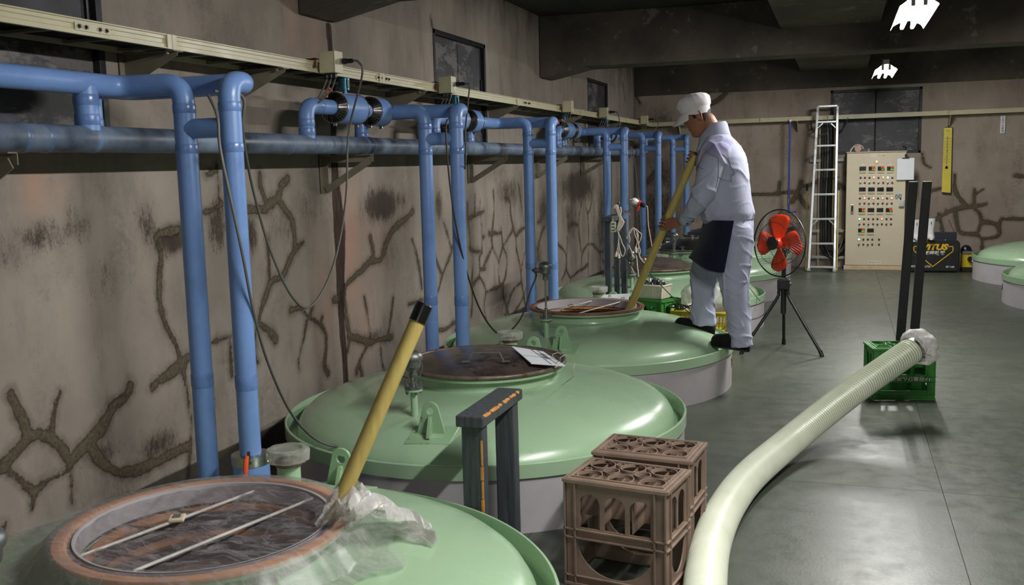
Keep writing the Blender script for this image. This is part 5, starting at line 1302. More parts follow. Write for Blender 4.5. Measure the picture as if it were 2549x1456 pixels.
# things on / at the cabinet
p = cz(745, 665); m = M(); m.b2((p.x-.033, YC-.04, p.z-.04), (p.x+.033, YC-.002, p.z+.045)); tag(m.build('magnet_case', pm('grey_case', (188, 190, 190), 0.4), smooth=False, bevel=.004), 'small grey holder box stuck on the cabinet door beside the scissors', 'box')
t = thing('scissors', 'blue handled scissors hooked on the cabinet door', 'scissors', cz(712, 590))
for dx, dz in ((-.022, .008), (.018, .014)):
    q = cz(712, 590)+Vector((dx, -.02, dz)); m = M(); m.tube([q+Vector((.016*math.cos(k*PI/6), 0, .022*math.sin(k*PI/6))) for k in range(12)], .004, 6, loop=True); m.build('handle_loop', pm('blue_grip', (60, 150, 190), 0.4), t)
q = cz(735, 615)+Vector((0, -.02, 0)); m = M(); m.box(q, (.012, .003, .05), rot=Matrix.Rotation(-.4, 3, 'Y')); m.box(q, (.012, .003, .05), rot=Matrix.Rotation(-.1, 3, 'Y')); m.build('blade', MT['steel'], t)
c0, c1 = at(2233, 394, 1, YC-.03), at(2275, 447, 1, YC-.03)
t = thing('clipboard', 'white clipboard with blank paper hanging at the cabinet top right corner', 'clipboard', c0)
m = M(); m.b2((c0.x, YC-.03, c1.z-.006), (c1.x, YC-.024, c0.z+.004)); m.build('board', pm('grey_board', (150, 150, 148), 0.5), t, smooth=False, bevel=.002)
m = M(); m.b2((c0.x+.002, YC-.034, c1.z), (c1.x-.002, YC-.030, c0.z)); m.build('paper', MT['paper'], t, smooth=False)
m = M(); m.b2(((c0.x+c1.x)/2-.045, YC-.040, c0.z-.008), ((c0.x+c1.x)/2+.045, YC-.033, c0.z+.006)); m.build('clip', MT['black'], t, smooth=False, bevel=.002)
m = M(); m.b2(((c0.x+c1.x)/2-.012, YC-.03, c0.z), ((c0.x+c1.x)/2+.012, YC-.012, c0.z+.055)); m.build('hook', MT['black'], t, smooth=False, bevel=.002)
t = thing('rope_reel', 'small pink reel wound with white cord on top of the cabinet', 'reel', (cz(260, 60).x, YC+.08, CZ1+.05))
q = Vector((cz(262, 60).x, YC+.06, CZ1+.058)); m = M(); m.cyl(q+Vector((-.01, -.03, 0)), q+Vector((.01, .03, 0)), .045, 24); m.build('reel_disc', pm('pink_reel', (196, 160, 156), 0.5), t)
m = M(); q2_ = q+Vector((-.06, 0, 0)); m.tube(smooth_path([q2_+Vector((-.05, 0, -.042)), q2_+Vector((-.03, 0, .0)), q2_+Vector((.01, 0, .04)), q2_+Vector((.05, -.03, .05)), q2_+Vector((.10, -.035, .03)), q2_+Vector((.12, -.03, -.01))], 8), .006, 8); m.tube(smooth_path([q2_+Vector((-.04, -.01, -.044)), q2_+Vector((-.015, 0, .01)), q2_+Vector((.03, 0, .03)), q2_+Vector((.07, -.03, .02))], 8), .005, 8); m.build('white_cord', MT['cable_white'], t)
m = M(); q = Vector((cz(375, 75).x, YC+.08, CZ1+.012)); m.lathe([(.03, 0), (.03, .018), (.02, .02), (.018, .04), (.008, .045), (.001, .045)], 16, q); tag(m.build('light_holder', pm('grey_holder', (150, 148, 146), 0.3, 0.5), None), 'small grey domed fitting standing on the middle of the cabinet top', 'fitting')
m = M(); q = Vector((cz(785, 60).x, YC+.02, CZ1+.014)); m.tube([q, q+Vector((.02, 0, .035)), q+Vector((-.03, 0, .055))], .011, 8); tag(m.build('dust_brush', MT['black'], None), 'small dark brush at the right corner of the cabinet top', 'brush')

# ------------------------------------------------------------------ ladder
yb_, yt_ = 13.68, 14.02
def LP(u, v):
    f = (674-v)/(674-264); return at(u, v, 1, yb_+(yt_-yb_)*f)
lad = thing('ladder', 'tapered aluminium ladder leaning on the back wall tray left of the cabinet', 'ladder', LP(2045, 674))
for (a, b) in (((2013, 674), (2036, 264)), ((2077, 676), (2085, 264))):
    p, q = LP(*a), LP(*b); m = M(); w_ = .016
    m.rings([[p+Vector((-w_, -.03, 0)), p+Vector((w_, -.03, 0)), p+Vector((w_, .03, 0)), p+Vector((-w_, .03, 0))], [q+Vector((-w_, -.03, 0)), q+Vector((w_, -.03, 0)), q+Vector((w_, .03, 0)), q+Vector((-w_, .03, 0))]]); m.build('side_rail', MT['alu'], lad, smooth=False, bevel=.003)
    m = M(); m.box(p+Vector((0, 0, .02)), (.045, .075, .04)); m.build('foot', pm('grey_rubber_foot', (190, 188, 180), 0.6), lad, smooth=False, bevel=.005)
def rx(v):
    f = (674-v)/410.; return 2013+(23)*f, 2077+8*f
for k, v in enumerate((265, 304, 363, 423, 484, 545, 606, 664)):
    l, r = rx(v); p, q = LP(l, v), LP(r, v); m = M(); m.b2((p.x, p.y-.022, p.z-.014), (q.x, p.y+.022, p.z+.012)); rg = m.build('rung', MT['alu'], lad, smooth=False, bevel=.003)
    if k in (1, 5):
        for s, e in ((p, 1), (q, -1)):
            m = M(); m.rings([[s+Vector((e*.015, -.02, -.07)), s+Vector((e*.015, .0, -.07)), s+Vector((e*.015, 0, -.085)), s+Vector((e*.015, -.02, -.085))], [s+Vector((e*.07, -.02, -.01)), s+Vector((e*.07, 0, -.01)), s+Vector((e*.085, 0, -.02)), s+Vector((e*.085, -.02, -.02))]]); m.build('corner_stay', MT['alu'], rg, smooth=False)
m = M(); p, q = LP(2060, 264), LP(2060, 300); m.cyl(p, q, .004, 8); m.build('centre_rod', MT['steel'], lad)

# ------------------------------------------------------------------ wall cable run behind the ladder
cr_ = thing('cable_run', 'bundle of dark cables dropping down the back wall behind the ladder', 'cables', (at(2055, 500, 1, YB).x, YB-.05, .3))
for v in (400, 575, 640):
    a = at(2020, v, 1, YB-.03); b = at(2102, v, 1, YB-.03); m = M(); m.b2((a.x-.02, YB-.045, a.z-.02), (b.x, YB-.008, a.z+.02)); m.build('support_rail', MT['steel'] if v != 400 else MT['cast'], cr_, smooth=False, bevel=.002)
m = M(); a = at(2037, 600, 1, YB-.03); m.b2((a.x-.015, YB-.04, .0), (a.x+.015, YB-.01, 1.98)); m.build('upright_channel', pm('beige_channel', (150, 138, 116), 0.5), cr_, smooth=False)
rn = random.Random(11)
CBM = [pm('dark_grey_cable', (52, 52, 54), 0.45), pm('mid_grey_cable', (96, 96, 98), 0.45), MT['black_matte'], pm('tan_cable', (120, 104, 76), 0.5)]
for k in range(15):
    u = 2044+k*2.7; x = at(u, 500, 1, YB-.06).x; rr = .010+.005*rn.random(); yv = YB-.065-.03*(k % 3)
    zb = .12+.02*(k % 5)
    xe = at(2102, 640, 1, YB-.1).x
    pts = [(x-.02, YT+.07, 2.05), (x, yv, 1.9), (x+.008*rn.random(), yv, 1.5), (x-.008*rn.random(), yv, 1.0), (x, yv, .5), (x+.01, yv, zb+.16), (x+(xe-x)*.35, yv, zb+.02), (x+(xe-x)*.8, yv, zb+.05+.06*(k % 4)), (xe+.03, yv, zb+.14+.08*(k % 4))]
    m = M(); m.tube(smooth_path(pts, 7), rr, 7); m.build('cable', CBM[k % 4 if k % 4 != 3 or k % 8 == 3 else 1], cr_)
m = M()
for z in (.7, 1.25): 
    a = at(2043, 500, 1, YB-.06).x; b = at(2084, 500, 1, YB-.06).x; m.tube(smooth_path([(a, YB-.03, z), (a-.005, YB-.15, z), ((a+b)/2, YB-.16, z-.01), (b+.01, YB-.15, z), (b, YB-.03, z)], 5), .005, 6)
m.build('cable_tie', MT['black'], cr_)
m = M(); m.tube(smooth_path([(at(2018, 320, 1, YT).x, YT, 2.03), (at(2022, 340, 1, YT).x, YT+.02, 1.9), (at(2040, 352, 1, YT).x, YT+.02, 1.83), (at(2060, 350, 1, YT).x, YT+.04, 1.85)], 8), .009, 8); m.tube(smooth_path([(at(2110, 318, 1, YT).x, YT, 2.05), (at(2100, 335, 1, YT).x, YT+.02, 1.92), (at(2080, 352, 1, YT).x, YT+.03, 1.84)], 8), .009, 8); m.build('cable', CBM[0], cr_)
# thin yellow rods standing either side
for (a, b, lb) in (((2006, 664), (2009, 470), 'thin yellow rod with a black tip standing left of the ladder'), ((2083, 672), (2088, 468), 'thin yellow rod with a black tip standing right of the ladder')):
    p = at(*a, 1, 13.86); p.z = 0; q = at(*b, 1, 14.05); t = thing('marker_rod', lb, 'rod', p)
    m = M(); m.cyl(p, q, .009, 10); m.build('shaft', pm('pale_yellow_rod', (206, 188, 120), 0.4), t)
    m = M(); d = (q-p).normalized(); m.tube([q-d*.03, q+d*.05, q+d*.06], [.014, .016, .010], 10); m.build('tip', MT['black'], t)
# ------------------------------------------------------------------ blue handled mop hanging from the tray
a = at(1967, 302, 1, YT-.03); b = at(1963, 498, 1, YT-.03); t = thing('squeegee_mop', 'mop with a long blue handle hanging upright on the back wall behind the fan', 'mop', (b.x, b.y, b.z-.3))
BLU = pm('blue_mop_handle', (58, 72, 168), 0.35)
m = M(); m.cyl(a, b, .012, 12); m.build('handle', BLU, t)
m = M(); m.sphere(a+Vector((0, 0, .01)), .022, 12, 8); m.build('hanging_knob', MT['white'], t)
m = M(); m.cyl(b+Vector((0, 0, .04)), b+Vector((0, 0, -.05)), .017, 12); m.build('ferrule', MT['steel'], t)
c = at(1964, 528, 1, YT-.03); m = M(); m.tube([b+Vector((0, 0, -.04)), c, c+Vector((.10, 0, 0))], .015, 10); m.build('angle_bar', BLU, t)
m = M(); m.tube([c+Vector((-.10, 0, .02)), b+Vector((.0, 0, -.02)), c+Vector((.10, 0, .06)), c+Vector((.11, 0, -.02))], .003, 6); m.build('wire_stay', MT['steel'], t)
m = M(); rs = []
for i in range(9):
    f = i/8; z = c.z-.01-.20*f; wd = .13+.02*math.sin(f*3); rs.append([(c.x-.01+wd*math.cos(2*PI*j/28)*(1+.08*math.sin(j*3+f*5)), YT-.02+.045*math.sin(2*PI*j/28)*(1+.2*math.sin(j*2+f*3)), z+.008*math.sin(j*5)) for j in range(28)])
m.rings(rs); m.build('mop_head', pm('brown_bristle', (128, 112, 100), 0.9, var=0.35, scale=30, bump=0.6), t)
# ------------------------------------------------------------------ thermometer board and wall label
YW = YB-.03
a = at(2350, 318, 1, YW); b = at(2370, 318, 1, YW); c = at(2366, 480, 1, YW); d = at(2344, 478, 1, YW)
t = thing('thermometer', 'long yellow hanging thermometer board on the back wall', 'thermometer', (a+b)/2)
m = M(); C = [d, c, b, a]; m.rings([C, [v+Vector((0, -.012, 0)) for v in C]]); m.build('board', pm('yellow_board', (222, 204, 80), 0.4, var=0.04), t, smooth=False)
m = M(); C2 = [v+(v-(a+c)/2).normalized()*.012+Vector((.004, .006, -.004)) for v in C]; m.rings([C2, [v+Vector((0, -.010, 0)) for v in C2]]); m.build('backing', MT['black'], t, smooth=False)
def tc(u, v): return (a*(1-u)+b*u)*(1-v)+(d*(1-u)+c*u)*v+Vector((0, -.0135, 0))
m = M(); m.cyl(tc(.45, .14), tc(.45, .56), .004, 8); g = m.build('glass_tube', MT['steel'], t)
m = M(); m.sphere(tc(.45, .60), .014, 12, 8); m.cyl(tc(.45, .62)+Vector((-.016, 0, 0)), tc(.45, .62)+Vector((.016, 0, 0)), .011, 8); m.build('bulb_guard', MT['dark_steel'], t)
m = M()
for k in range(24):
    v = .155+.39*k/23; L_ = .16 if k % 5 == 0 else .09
    for (u0, u1) in ((.40-L_, .38), (.52, .54+L_)):
        p, q = tc(u0, v), tc(u1, v); m.rings([[p+Vector((0, 0, -.001)), p+Vector((0, 0, .001)), p+Vector((0, -.001, .001)), p+Vector((0, -.001, -.001))], [q+Vector((0, 0, -.001)), q+Vector((0, 0, .001)), q+Vector((0, -.001, .001)), q+Vector((0, -.001, -.001))]])
sc_ = m.build('scale_marks', MT['ink'], t, smooth=False); 
for k, n_ in enumerate(('50', '40', '30', '20', '10', '0', '10', '20', '30')):
    for u in (.14, .80): text_mesh(n_, .017, frame4(tc(u, .165+.045*k), (1, 0, 0), (0, 0, 1)), MT['ink'], 'scale_number', t, .0002)
text_mesh('℃', .03, frame4(tc(.45, .05), (1, 0, 0), (0, 0, 1)), MT['ink'], 'unit_mark', t, .0002)
m = M(); top = (a+b)/2; m.tube([top+Vector((0, 0, 0)), top+Vector((0, 0, .05)), Vector((top.x, YT, 2.03))], .004, 6); m.sphere(top+Vector((0, -.005, .02)), .008, 8, 6); m.build('hook', pm('copper_hook', (150, 90, 60), 0.4, 0.6), t)
a = at(2491, 288, 1, YB-.008); b = at(2501, 331, 1, YB-.008)
m = M(); m.b2((a.x, YB-.014, b.z), (b.x, YB-.009, a.z)); wl_ = m.build('wall_label', MT['paper'], smooth=False); tag(wl_, 'narrow white vertical label with black writing on the back wall near the right edge', 'label')
for k, ch in enumerate('危険物品置場'):
    z = a.z-(a.z-b.z)*(.1+.16*k); text_mesh(ch, .034, frame4(((a.x+b.x)/2, YB-.0145, z), (1, 0, 0), (0, 0, 1)), MT['ink'] if k != 2 else MT['red'], 'label_character', wl_, .0003)

# ------------------------------------------------------------------ breathing apparatus case, boots, boxes
YCs = 13.72
a = at(2262, 599, 1, YCs); b = at(2391, 599, 1, YCs)
X0, X1, Z1 = a.x, b.x, a.z-.0
case = thing('equipment_case', 'black hard case with yellow and white lettering standing by the right tank', 'case', ((X0+X1)/2, YCs+.1, 0))
m = M(); rc = .05
def rrect(x0, x1, z0, z1, r, n=6):
    P = []
    for (cx, cz_, a0) in ((x1-r, z0+r, -PI/2), (x1-r, z1-r, 0), (x0+r, z1-r, PI/2), (x0+r, z0+r, PI)):
        P += [(cx+r*math.cos(a0+PI/2*k/n), cz_+r*math.sin(a0+PI/2*k/n)) for k in range(n+1)]
    return P
R_ = rrect(X0, X1, .012, Z1, rc); R2 = rrect(X0+.012, X1-.012, .024, Z1-.012, rc)
CBK = pm('black_case_shell', (26, 27, 28), 0.4, var=0.15, scale=10, bump=0.1)
m.rings([[(x, YCs+.008, z) for x, z in R_], [(x, YCs+.19, z) for x, z in R_]]); m.build('shell', CBK, case, bevel=.004)
m = M(); m.rings([[(x, YCs, z) for x, z in R2], [(x, YCs+.01, z) for x, z in R2]]); fp = m.build('front_panel', CBK, case, bevel=.003)
m = M(); m.b2((X0+.01, YCs+.09, Z1-.004), (X1-.01, YCs+.10, Z1+.006)); m.build('seam_strip', MT['alu'], case, smooth=False)
m = M()
for f in (.75, .98): m.sphere((X0+(X1-X0)*f-.02, YCs+.03, Z1+.004), .012, 10, 6)
m.build('stud', MT['steel'], case)
def kz(x, y): return at(2240+x/5.6, 440+y/5.6, 1, YCs)-Vector((0, .0015, 0))
text_mesh('VITUS', .104, frame4(kz(478, 983), (1, 0, 0), (0, 0, 1)), MT['yellow_print'], 'case_lettering', fp, .0006, .25, .0055, xs=1.12)
text_mesh('空気呼吸器', .058, frame4(kz(448, 1065), (1, 0, 0), (0, 0, 1)), MT['ink_white'], 'case_lettering', fp, .0006, 0, .0014, xs=1.1)
text_mesh('№ 1105', .030, frame4(kz(700, 1257), (1, 0, 0), (0, 0, 1)), MT['ink_white'], 'case_number', fp, .0006, 0, .001)
text_mesh('bKO', .034, frame4(kz(180, 1247), (1, 0, 0), (0, 0, 1)), MT['ink_white'], 'case_lettering', fp, .0006, 0, .001)
text_mesh('LTD.', .034, frame4(kz(390, 1252), (1, 0, 0), (0, 0, 1)), MT['ink_white'], 'case_lettering', fp, .0006, 0, .001, xs=1.1)
m = M()
PL = [(240, 970), (195, 970), (195, 1030), (458, 1250), (740, 1038), (740, 972), (675, 972)]
for p, q in zip(PL[:-1], PL[1:]):
    p, q = kz(*p), kz(*q); d = (q-p).normalized(); s = Vector((d.z, 0, -d.x))*.0055
    m.rings([[p-s-d*.004, p+s-d*.004, p+s-d*.004+Vector((0, -.001, 0)), p-s-d*.004+Vector((0, -.001, 0))], [q-s+d*.004, q+s+d*.004, q+s+d*.004+Vector((0, -.001, 0)), q-s+d*.004+Vector((0, -.001, 0))]])
m.build('case_emblem', MT['yellow_print'], fp, smooth=False)
# flat box and paper on the case
p, q = kz(465, 755), kz(800, 858); m = M(); m.b2((p.x-.05, YCs+.06, Z1+.007), (q.x, YCs+.17, Z1+.007+(p.z-q.z))); tag(m.build('dark_box', pm('navy_box', (34, 36, 48), 0.4), smooth=False, bevel=.005), 'flat navy box lying on the black case behind the boots', 'box')
m = M(); m.tube([(kz(770, 750).x, YCs+.10, Z1+.10), (kz(700, 600).x, YCs+.16, Z1+.26)], .003, 6); tag(m.build('antenna_rod', MT['black']), 'thin dark aerial rod rising from the navy box', 'rod')
p, q = kz(185, 860), kz(378, 905); m = M(); m.b2((p.x, YCs-.012, Z1+.007), (q.x, YCs+.10, Z1+.012)); m.b2((p.x, YCs-.012, q.z), (q.x, YCs-.008, Z1+.012)); tag(m.build('paper_sheet', MT['paper'], smooth=False), 'white paper draped over the top edge of the black case', 'paper')
m = M(); p = kz(415, 842); m.box((p.x, YCs+.03, Z1+.018), (.09, .07, .022), .2); tag(m.build('orange_packet', pm('orange_packet', (206, 84, 44), 0.45), smooth=False, bevel=.004), 'small orange and white packet lying on the black case at the boot foot', 'packet')
# white rubber boots (standing on the case)
def boot(label, u, vtop, vbot, y):
    c = kz(u, vbot); x = c.x; z0 = Z1+.013; h = (kz(u, vtop).z-c.z)
    t = thing('rubber_boot', label, 'boot', (x, y, z0), 'white rubber boots on the black case')
    m = M(); rs = []
    sec = [(0, .052, .036, .0), (.06, .054, .038, 0), (.16, .050, .036, 0), (.3, .042, .033, 0), (.45, .040, .034, 0), (.62, .048, .040, 0), (.8, .054, .044, 0), (1.0, .056, .047, 0), (1.0, .052, .043, 0), (.7, .045, .036, 0)]
    for f, ax, ay, ox in sec: rs.append([(x+ax*math.cos(2*PI*j/24), y+ay*math.sin(2*PI*j/24), z0+h*f) for j in range(24)])
    m.rings(rs, True, True); m.build('shaft', MT['white'], t)
    m = M(); rs = []
    for k in range(9):
        f = k/8; yy = y+.03-.17*f; wv = .040*(1-.12*abs(f-.6))*(math.sqrt(max(0.02, 1-((f-.5)/.52)**2))**.5); hh = .085*(1-f*.55)
        rs.append([(x+wv*math.cos(a), yy, z0+max(.0, hh*.5+hh*.5*math.sin(a))) for a in [2*PI*j/18 for j in range(18)]])
    m.rings(rs); m.build('foot', MT['white'], t)
    m = M(); m.box((x-.0, y-.048, z0+h*.8), (.008, .004, .035)); m.build('boot_mark', MT['ink'], t)
boot('white rubber boot on the black case, seen between the two black posts', 235, 555, 825, YCs+.08)
boot('white rubber boot on the black case, right of the black posts', 432, 540, 830, YCs+.06)
# yellow and black unit beside the case
a = at(2392, 677, 1, 13.85); b = at(2421, 677, 1, 13.85)
t = thing('tool_lantern', 'yellow unit with a black dome and grey collar between the case and the tank', 'tool', ((a.x+b.x)/2, 13.9, 0))
x0, x1 = a.x+.005, b.x
ztop = at(2400, 632, 1, 13.85).z
m = M(); m.b2((x0, 13.83, .06), (x1, 14.02, ztop)); m.build('yellow_body', pm('yellow_body', (212, 186, 30), 0.4), t, smooth=False, bevel=.006)
m = M(); m.b2((x0, 13.82, ztop), (x1+.01, 14.03, ztop+.035)); m.build('collar', MT['cast'], t, smooth=False, bevel=.005)
m = M(); m.b2((x0, 13.82, .0), (x1, 14.03, .06)); m.build('base', MT['black'], t, smooth=False, bevel=.005)
m = M(); m.sphere((x0+.055, 13.93, ztop+.035), .07, 20, 12, (1, 1, 1.1)); m.build('dome', pm('navy_dome', (22, 26, 40), 0.25), t)
m = M(); m.cyl(((x0+x1)/2+.03, 13.83, .17), ((x0+x1)/2+.03, 13.79, .17), .035, 18); m.build('port', MT['black'], t)
m = M(); m.tube([((x0+x1)/2+.05, 13.80, .19), ((x0+x1)/2+.06, 13.79, .16), ((x0+x1)/2+.05, 13.79, .14)], .01, 8); m.build('port_clip', MT['white'], t)
# ------------------------------------------------------------------ worker
def cloth_mat(name, col, var=.05, bump=.25):
    t = NT(name); c = lin(col); n = t.noise(5, 5); n2 = t.noise(420, 2)
    t.l(t.ramp(n, [(.3, tuple(x*(1-var) for x in c)), (.7, tuple(min(1, x*(1+var)) for x in c))]), t.b.inputs['Base Color'])
    t.b.inputs['Roughness'].default_value = .85; t.b.inputs['Sheen Weight'].default_value = .1; t.b.inputs['Specular IOR Level'].default_value = .25
    t.bump(n2, bump, .001); return t.m
SUIT = cloth_mat('pale_grey_workwear', (168, 172, 194)); YOKE = cloth_mat('lavender_shoulder_patch', (156, 153, 190)); NAVY = cloth_mat('navy_apron', (16, 20, 42)); CAPM = cloth_mat('white_cap_cloth', (208, 202, 206)); SHOE = cloth_mat('black_shoe', (14, 14, 16))
SKIN = pm('skin', (148, 98, 76), 0.6, var=.08, scale=18, bump=.05)
try: bs = SKIN.node_tree.nodes['Principled BSDF']; bs.inputs['Subsurface Weight'].default_value = .08; bs.inputs['Subsurface Scale'].default_value = .01
except Exception: pass
HAIR = pm('black_hair', (14, 12, 11), 0.8, var=.3, scale=60, bump=.4)
def limb(m, pts, rad, n=22, per=6, endcap=True):
    P = smooth_path(pts, per); R = []
    for i in range(len(P)):
        f = i/per; k = min(int(f), len(rad)-2); R.append(rad[k]+(rad[k+1]-rad[k])*(f-k))
    m.tube(P, R, n); m.sphere(P[0], R[0], n, 10)
    if endcap: m.sphere(P[-1], R[-1], n, 10)
def ell(c, a, b, n=36, tilt=0.0, sq=2.0):
    C = Vector(c); out = []
    for j in range(n):
        t = 2*PI*j/n; x = a*math.copysign(abs(math.cos(t))**(2/sq), math.cos(t)); y = b*math.copysign(abs(math.sin(t))**(2/sq), math.sin(t))
        out.append(C+Vector((x, y, x*tilt)))
    return out
def voxel(m, name, mat, parent, vs, smooth=4, fn=None, label=None):
    tmp = m.build('tmp', mat, None, smooth=False)
    r = tmp.modifiers.new('r', 'REMESH'); r.mode = 'VOXEL'; r.voxel_size = vs
    s = tmp.modifiers.new('s', 'SMOOTH'); s.factor = .5; s.iterations = smooth
    bpy.context.view_layer.update()
    me = bpy.data.meshes.new_from_object(tmp.evaluated_get(bpy.context.evaluated_depsgraph_get()))
    bpy.data.objects.remove(tmp)
    if fn:
        n = len(me.vertices); co = np.zeros(n*3, np.float32); me.vertices.foreach_get('co', co); co = co.reshape(-1, 3)
        no = np.array([v.normal[:] for v in me.vertices], np.float32)
        d = np.array([fn(Vector(c), Vector(q)) for c, q in zip(co.tolist(), no.tolist())], np.float32)
        co = co+no*d[:, None]; me.vertices.foreach_set('co', co.reshape(-1))
    if parent: me.transform(Matrix.Translation(-wloc(parent)))
    me.materials.clear(); me.materials.append(mat)
    me.polygons.foreach_set('use_smooth', [True]*len(me.polygons)); me.update(); me.name = name
    o = bpy.data.objects.new(name, me); COL.objects.link(o)
    if parent: o.parent = parent
    if label: o['label'] = label
    return o
MY = 6.53
def Q(u, v, y=MY): return at(u, v, 1, y)
man = thing('person', 'worker in pale grey workwear, white cap and navy apron, stirring an open tank', 'person', (-.78, 6.53, .30))

# pole first, hands grip it
pa = Vector((-1.335, 6.497, .34)); pb = at(1569, 764, 2, .53); ptop = at(1729, 386, 1, 6.50); pd = (ptop-pb).normalized(); pa = pb-pd*.33
st = thing('stirring_pole', 'yellow pole held by the worker, its lower end in the open tank', 'pole', pa)
m = M(); m.tube([pa, pb, ptop], .0265, 22); m.build('shaft', MT['pole_yellow'], st)
def on_pole(v):
    f = (at(0, 0, 1, 0) if False else None)
    best = None
    for k in range(400):
        p = pb+(ptop-pb)*(k/399); q = p-CAMP; z = q.dot(_f); vv = IH/2-q.dot(_u)/z*F_PX
        if best is None or abs(vv-v) < best[0]: best = (abs(vv-v), p)
    return best[1]

body = M()
# torso, pelvis
for_t = [(1812, 545, .09, .12), (1808, 520, .105, .135), (1802, 470, .118, .16), (1797, 420, .12, .18), (1792, 385, .105, .185), (1788, 355, .07, .13), (1784, 340, .055, .07)]
body.rings([ell(Q(u, v), a, b) for u, v, a, b in for_t])
# neck + head
HC = Q(1739, 288, 6.52); th = math.radians(27)
hf = Vector((-math.cos(th), -.06, -math.sin(th))).normalized(); hu = Vector((-math.sin(th), 0, math.cos(th))); hu = (hu-hf*hu.dot(hf)).normalized(); hl = hu.cross(hf)
def H(x, y, z): return HC+hf*x+hl*y+hu*z
limb(body, [Q(1786, 352), Q(1775, 328), HC+hf*-.03+hu*-.06], [.062, .058, .060], 20, 4)
rs = []
prof = [(-.125, .012, .02, .055), (-.118, .030, .030, .052), (-.105, .045, .042, .042), (-.085, .060, .052, .030), (-.06, .075, .062, .018), (-.03, .088, .069, .006), (0, .095, .073, 0), (.03, .098, .075, -.002), (.06, .094, .072, -.004), (.085, .080, .062, -.004), (.105, .055, .045, -.004), (.118, .02, .02, -.004)]
for z, a, b, ox in prof:
    ring = []
    for j in range(40):
        t = 2*PI*j/40; c, s = math.cos(t), math.sin(t)
        x = ox+a*c; y = b*s
        if c < 0: x = ox*.7+a*c*.86
        if c > 0:   # face shaping
            fr = math.exp(-(s/.35)**2)
            x += .006*math.exp(-((z-.035)/.012)**2)*math.exp(-(s/.7)**2)          # brow
            x -= .010*math.exp(-((z-.012)/.014)**2)*math.exp(-((abs(s)-.42)/.2)**2)    # eye sockets
            x += .006*math.exp(-((z+.062)/.010)**2)*fr                              # lips
            x -= .004*math.exp(-((z+.078)/.007)**2)*fr
        ring.append(H(x, y, z))
    rs.append(ring)
body.rings(rs)
# nose
nr = []
for z, x0, w_, ln in ((.022, .088, .008, .004), (.008, .088, .010, .014), (-.008, .088, .013, .024), (-.020, .086, .017, .031), (-.028, .084, .016, .026), (-.033, .082, .010, .012)):
    nr.append([H(x0-.012, -w_, z), H(x0+ln*.6, -w_*.7, z), H(x0+ln, 0, z), H(x0+ln*.6, w_*.7, z), H(x0-.012, w_, z)])
body.rings(nr)
body.sphere(H(.070, 0, -.098), .028, 14, 10, (1, 1.0, .8))
for sd in (-1, 1):
    ex = [H(-.006+.017*math.cos(a)*(1.0 if math.sin(a) > 0 else .75), sd*(.074+.010*max(0, -math.cos(a))), -.006+.032*math.sin(a)) for a in [2*PI*k/14 for k in range(14)]]
    body.tube(ex, .0058, 8, loop=True); body.sphere(H(-.002, sd*.071, -.006), .016, 10, 8, (1, .6, 1.4))
# legs under the trousers
limb(body, [Q(1795, 575, 6.60), Q(1755, 680, 6.64), Q(1752, 800, 6.64)], [.065, .055, .040], 18, 5)
limb(body, [Q(1828, 575, 6.45), Q(1828, 695, 6.42), Q(1845, 850, 6.42)], [.065, .055, .040], 18, 5)
# arms
hn = on_pole(556); hfp = on_pole(395)
wr = Q(1699, 551, 6.42)
limb(body, [Q(1790, 385, 6.37), Q(1762, 440, 6.33), Q(1746, 490, 6.32), Q(1722, 527, 6.36), wr], [.055, .048, .042, .036, .027], 18, 5)
fw = hfp+Vector((.045, .06, -.04))
limb(body, [Q(1790, 385, 6.70), Q(1765, 440, 6.82), Q(1748, 445, 6.74), fw], [.055, .045, .040, .027], 18, 5)
def grip(P, axis, wrist, camside, spread=.0225, flip=1, r=.0265):
    """hand closed round a pole: palm beside the pole, four fingers round it, thumb the other way"""
    ax = axis.normalized(); e1 = (wrist-P); e1 = (e1-ax*e1.dot(ax)).normalized(); e2 = ax.cross(e1)
    if e2.dot(camside) < 0: e2 = -e2
    def pol(phi, s, rad): return P+ax*s+e1*(rad*math.cos(phi))+e2*(rad*math.sin(phi))
    # palm: flattened volume from wrist to knuckles on the cam side of e1
    k0 = pol(.5, 0, r+.020)
    rs = []
    for f, wd, tk in ((0, .024, .019), (.25, .030, .018), (.55, .038, .016), (.85, .042, .014), (1.0, .040, .012)):
        c = wrist.lerp(k0, f); dn = (k0-wrist).normalized(); sx = (ax-dn*ax.dot(dn)).normalized(); sy = dn.cross(sx)
        rs.append([c+sx*(wd*math.cos(2*PI*j/20))+sy*(tk*math.sin(2*PI*j/20)) for j in range(20)])
    body.rings(rs)
    for i, (s, ln, fr) in enumerate(((-1.5*spread, 2.6, .0074), (-.5*spread, 3.0, .0081), (.5*spread, 3.1, .0083), (1.5*spread, 2.9, .008))):
        s *= flip; ph0 = .5; pts = [pol(ph0, s*.95, r+.020)]; rr_ = [fr*1.12]
        for q in range(1, 7):
            ph = ph0+(ln)*q/6; pts.append(pol(ph, s*(1+.05*q/6), r+(.016 if q == 1 else .0095)+.002*(q % 2))); rr_.append(fr*(1-.035*q))
        body.tube(pts, rr_, 10); body.sphere(pts[-1], rr_[-1], 10, 8); body.sphere(pts[1], fr*1.12, 10, 8)
    tb_ = [wrist.lerp(k0, .3)+ax*(.020*flip), pol(-.2, .030*flip, r+.016), pol(-.9, .042*flip, r+.012), pol(-1.6, .046*flip, r+.010)]
    body.tube(smooth_path(tb_, 3), [.013, .013, .0125, .012, .0115, .011, .0105, .010, .0095, .009][:len(smooth_path(tb_, 3))], 10); body.sphere(tb_[-1], .009, 10, 8)
grip(hn, pd, wr, Vector((-.3, -1, .2)))
grip(hfp, pd, fw, Vector((-1, -.3, 0)))
bo = voxel(body, 'body', SKIN, man, .0034, 1)
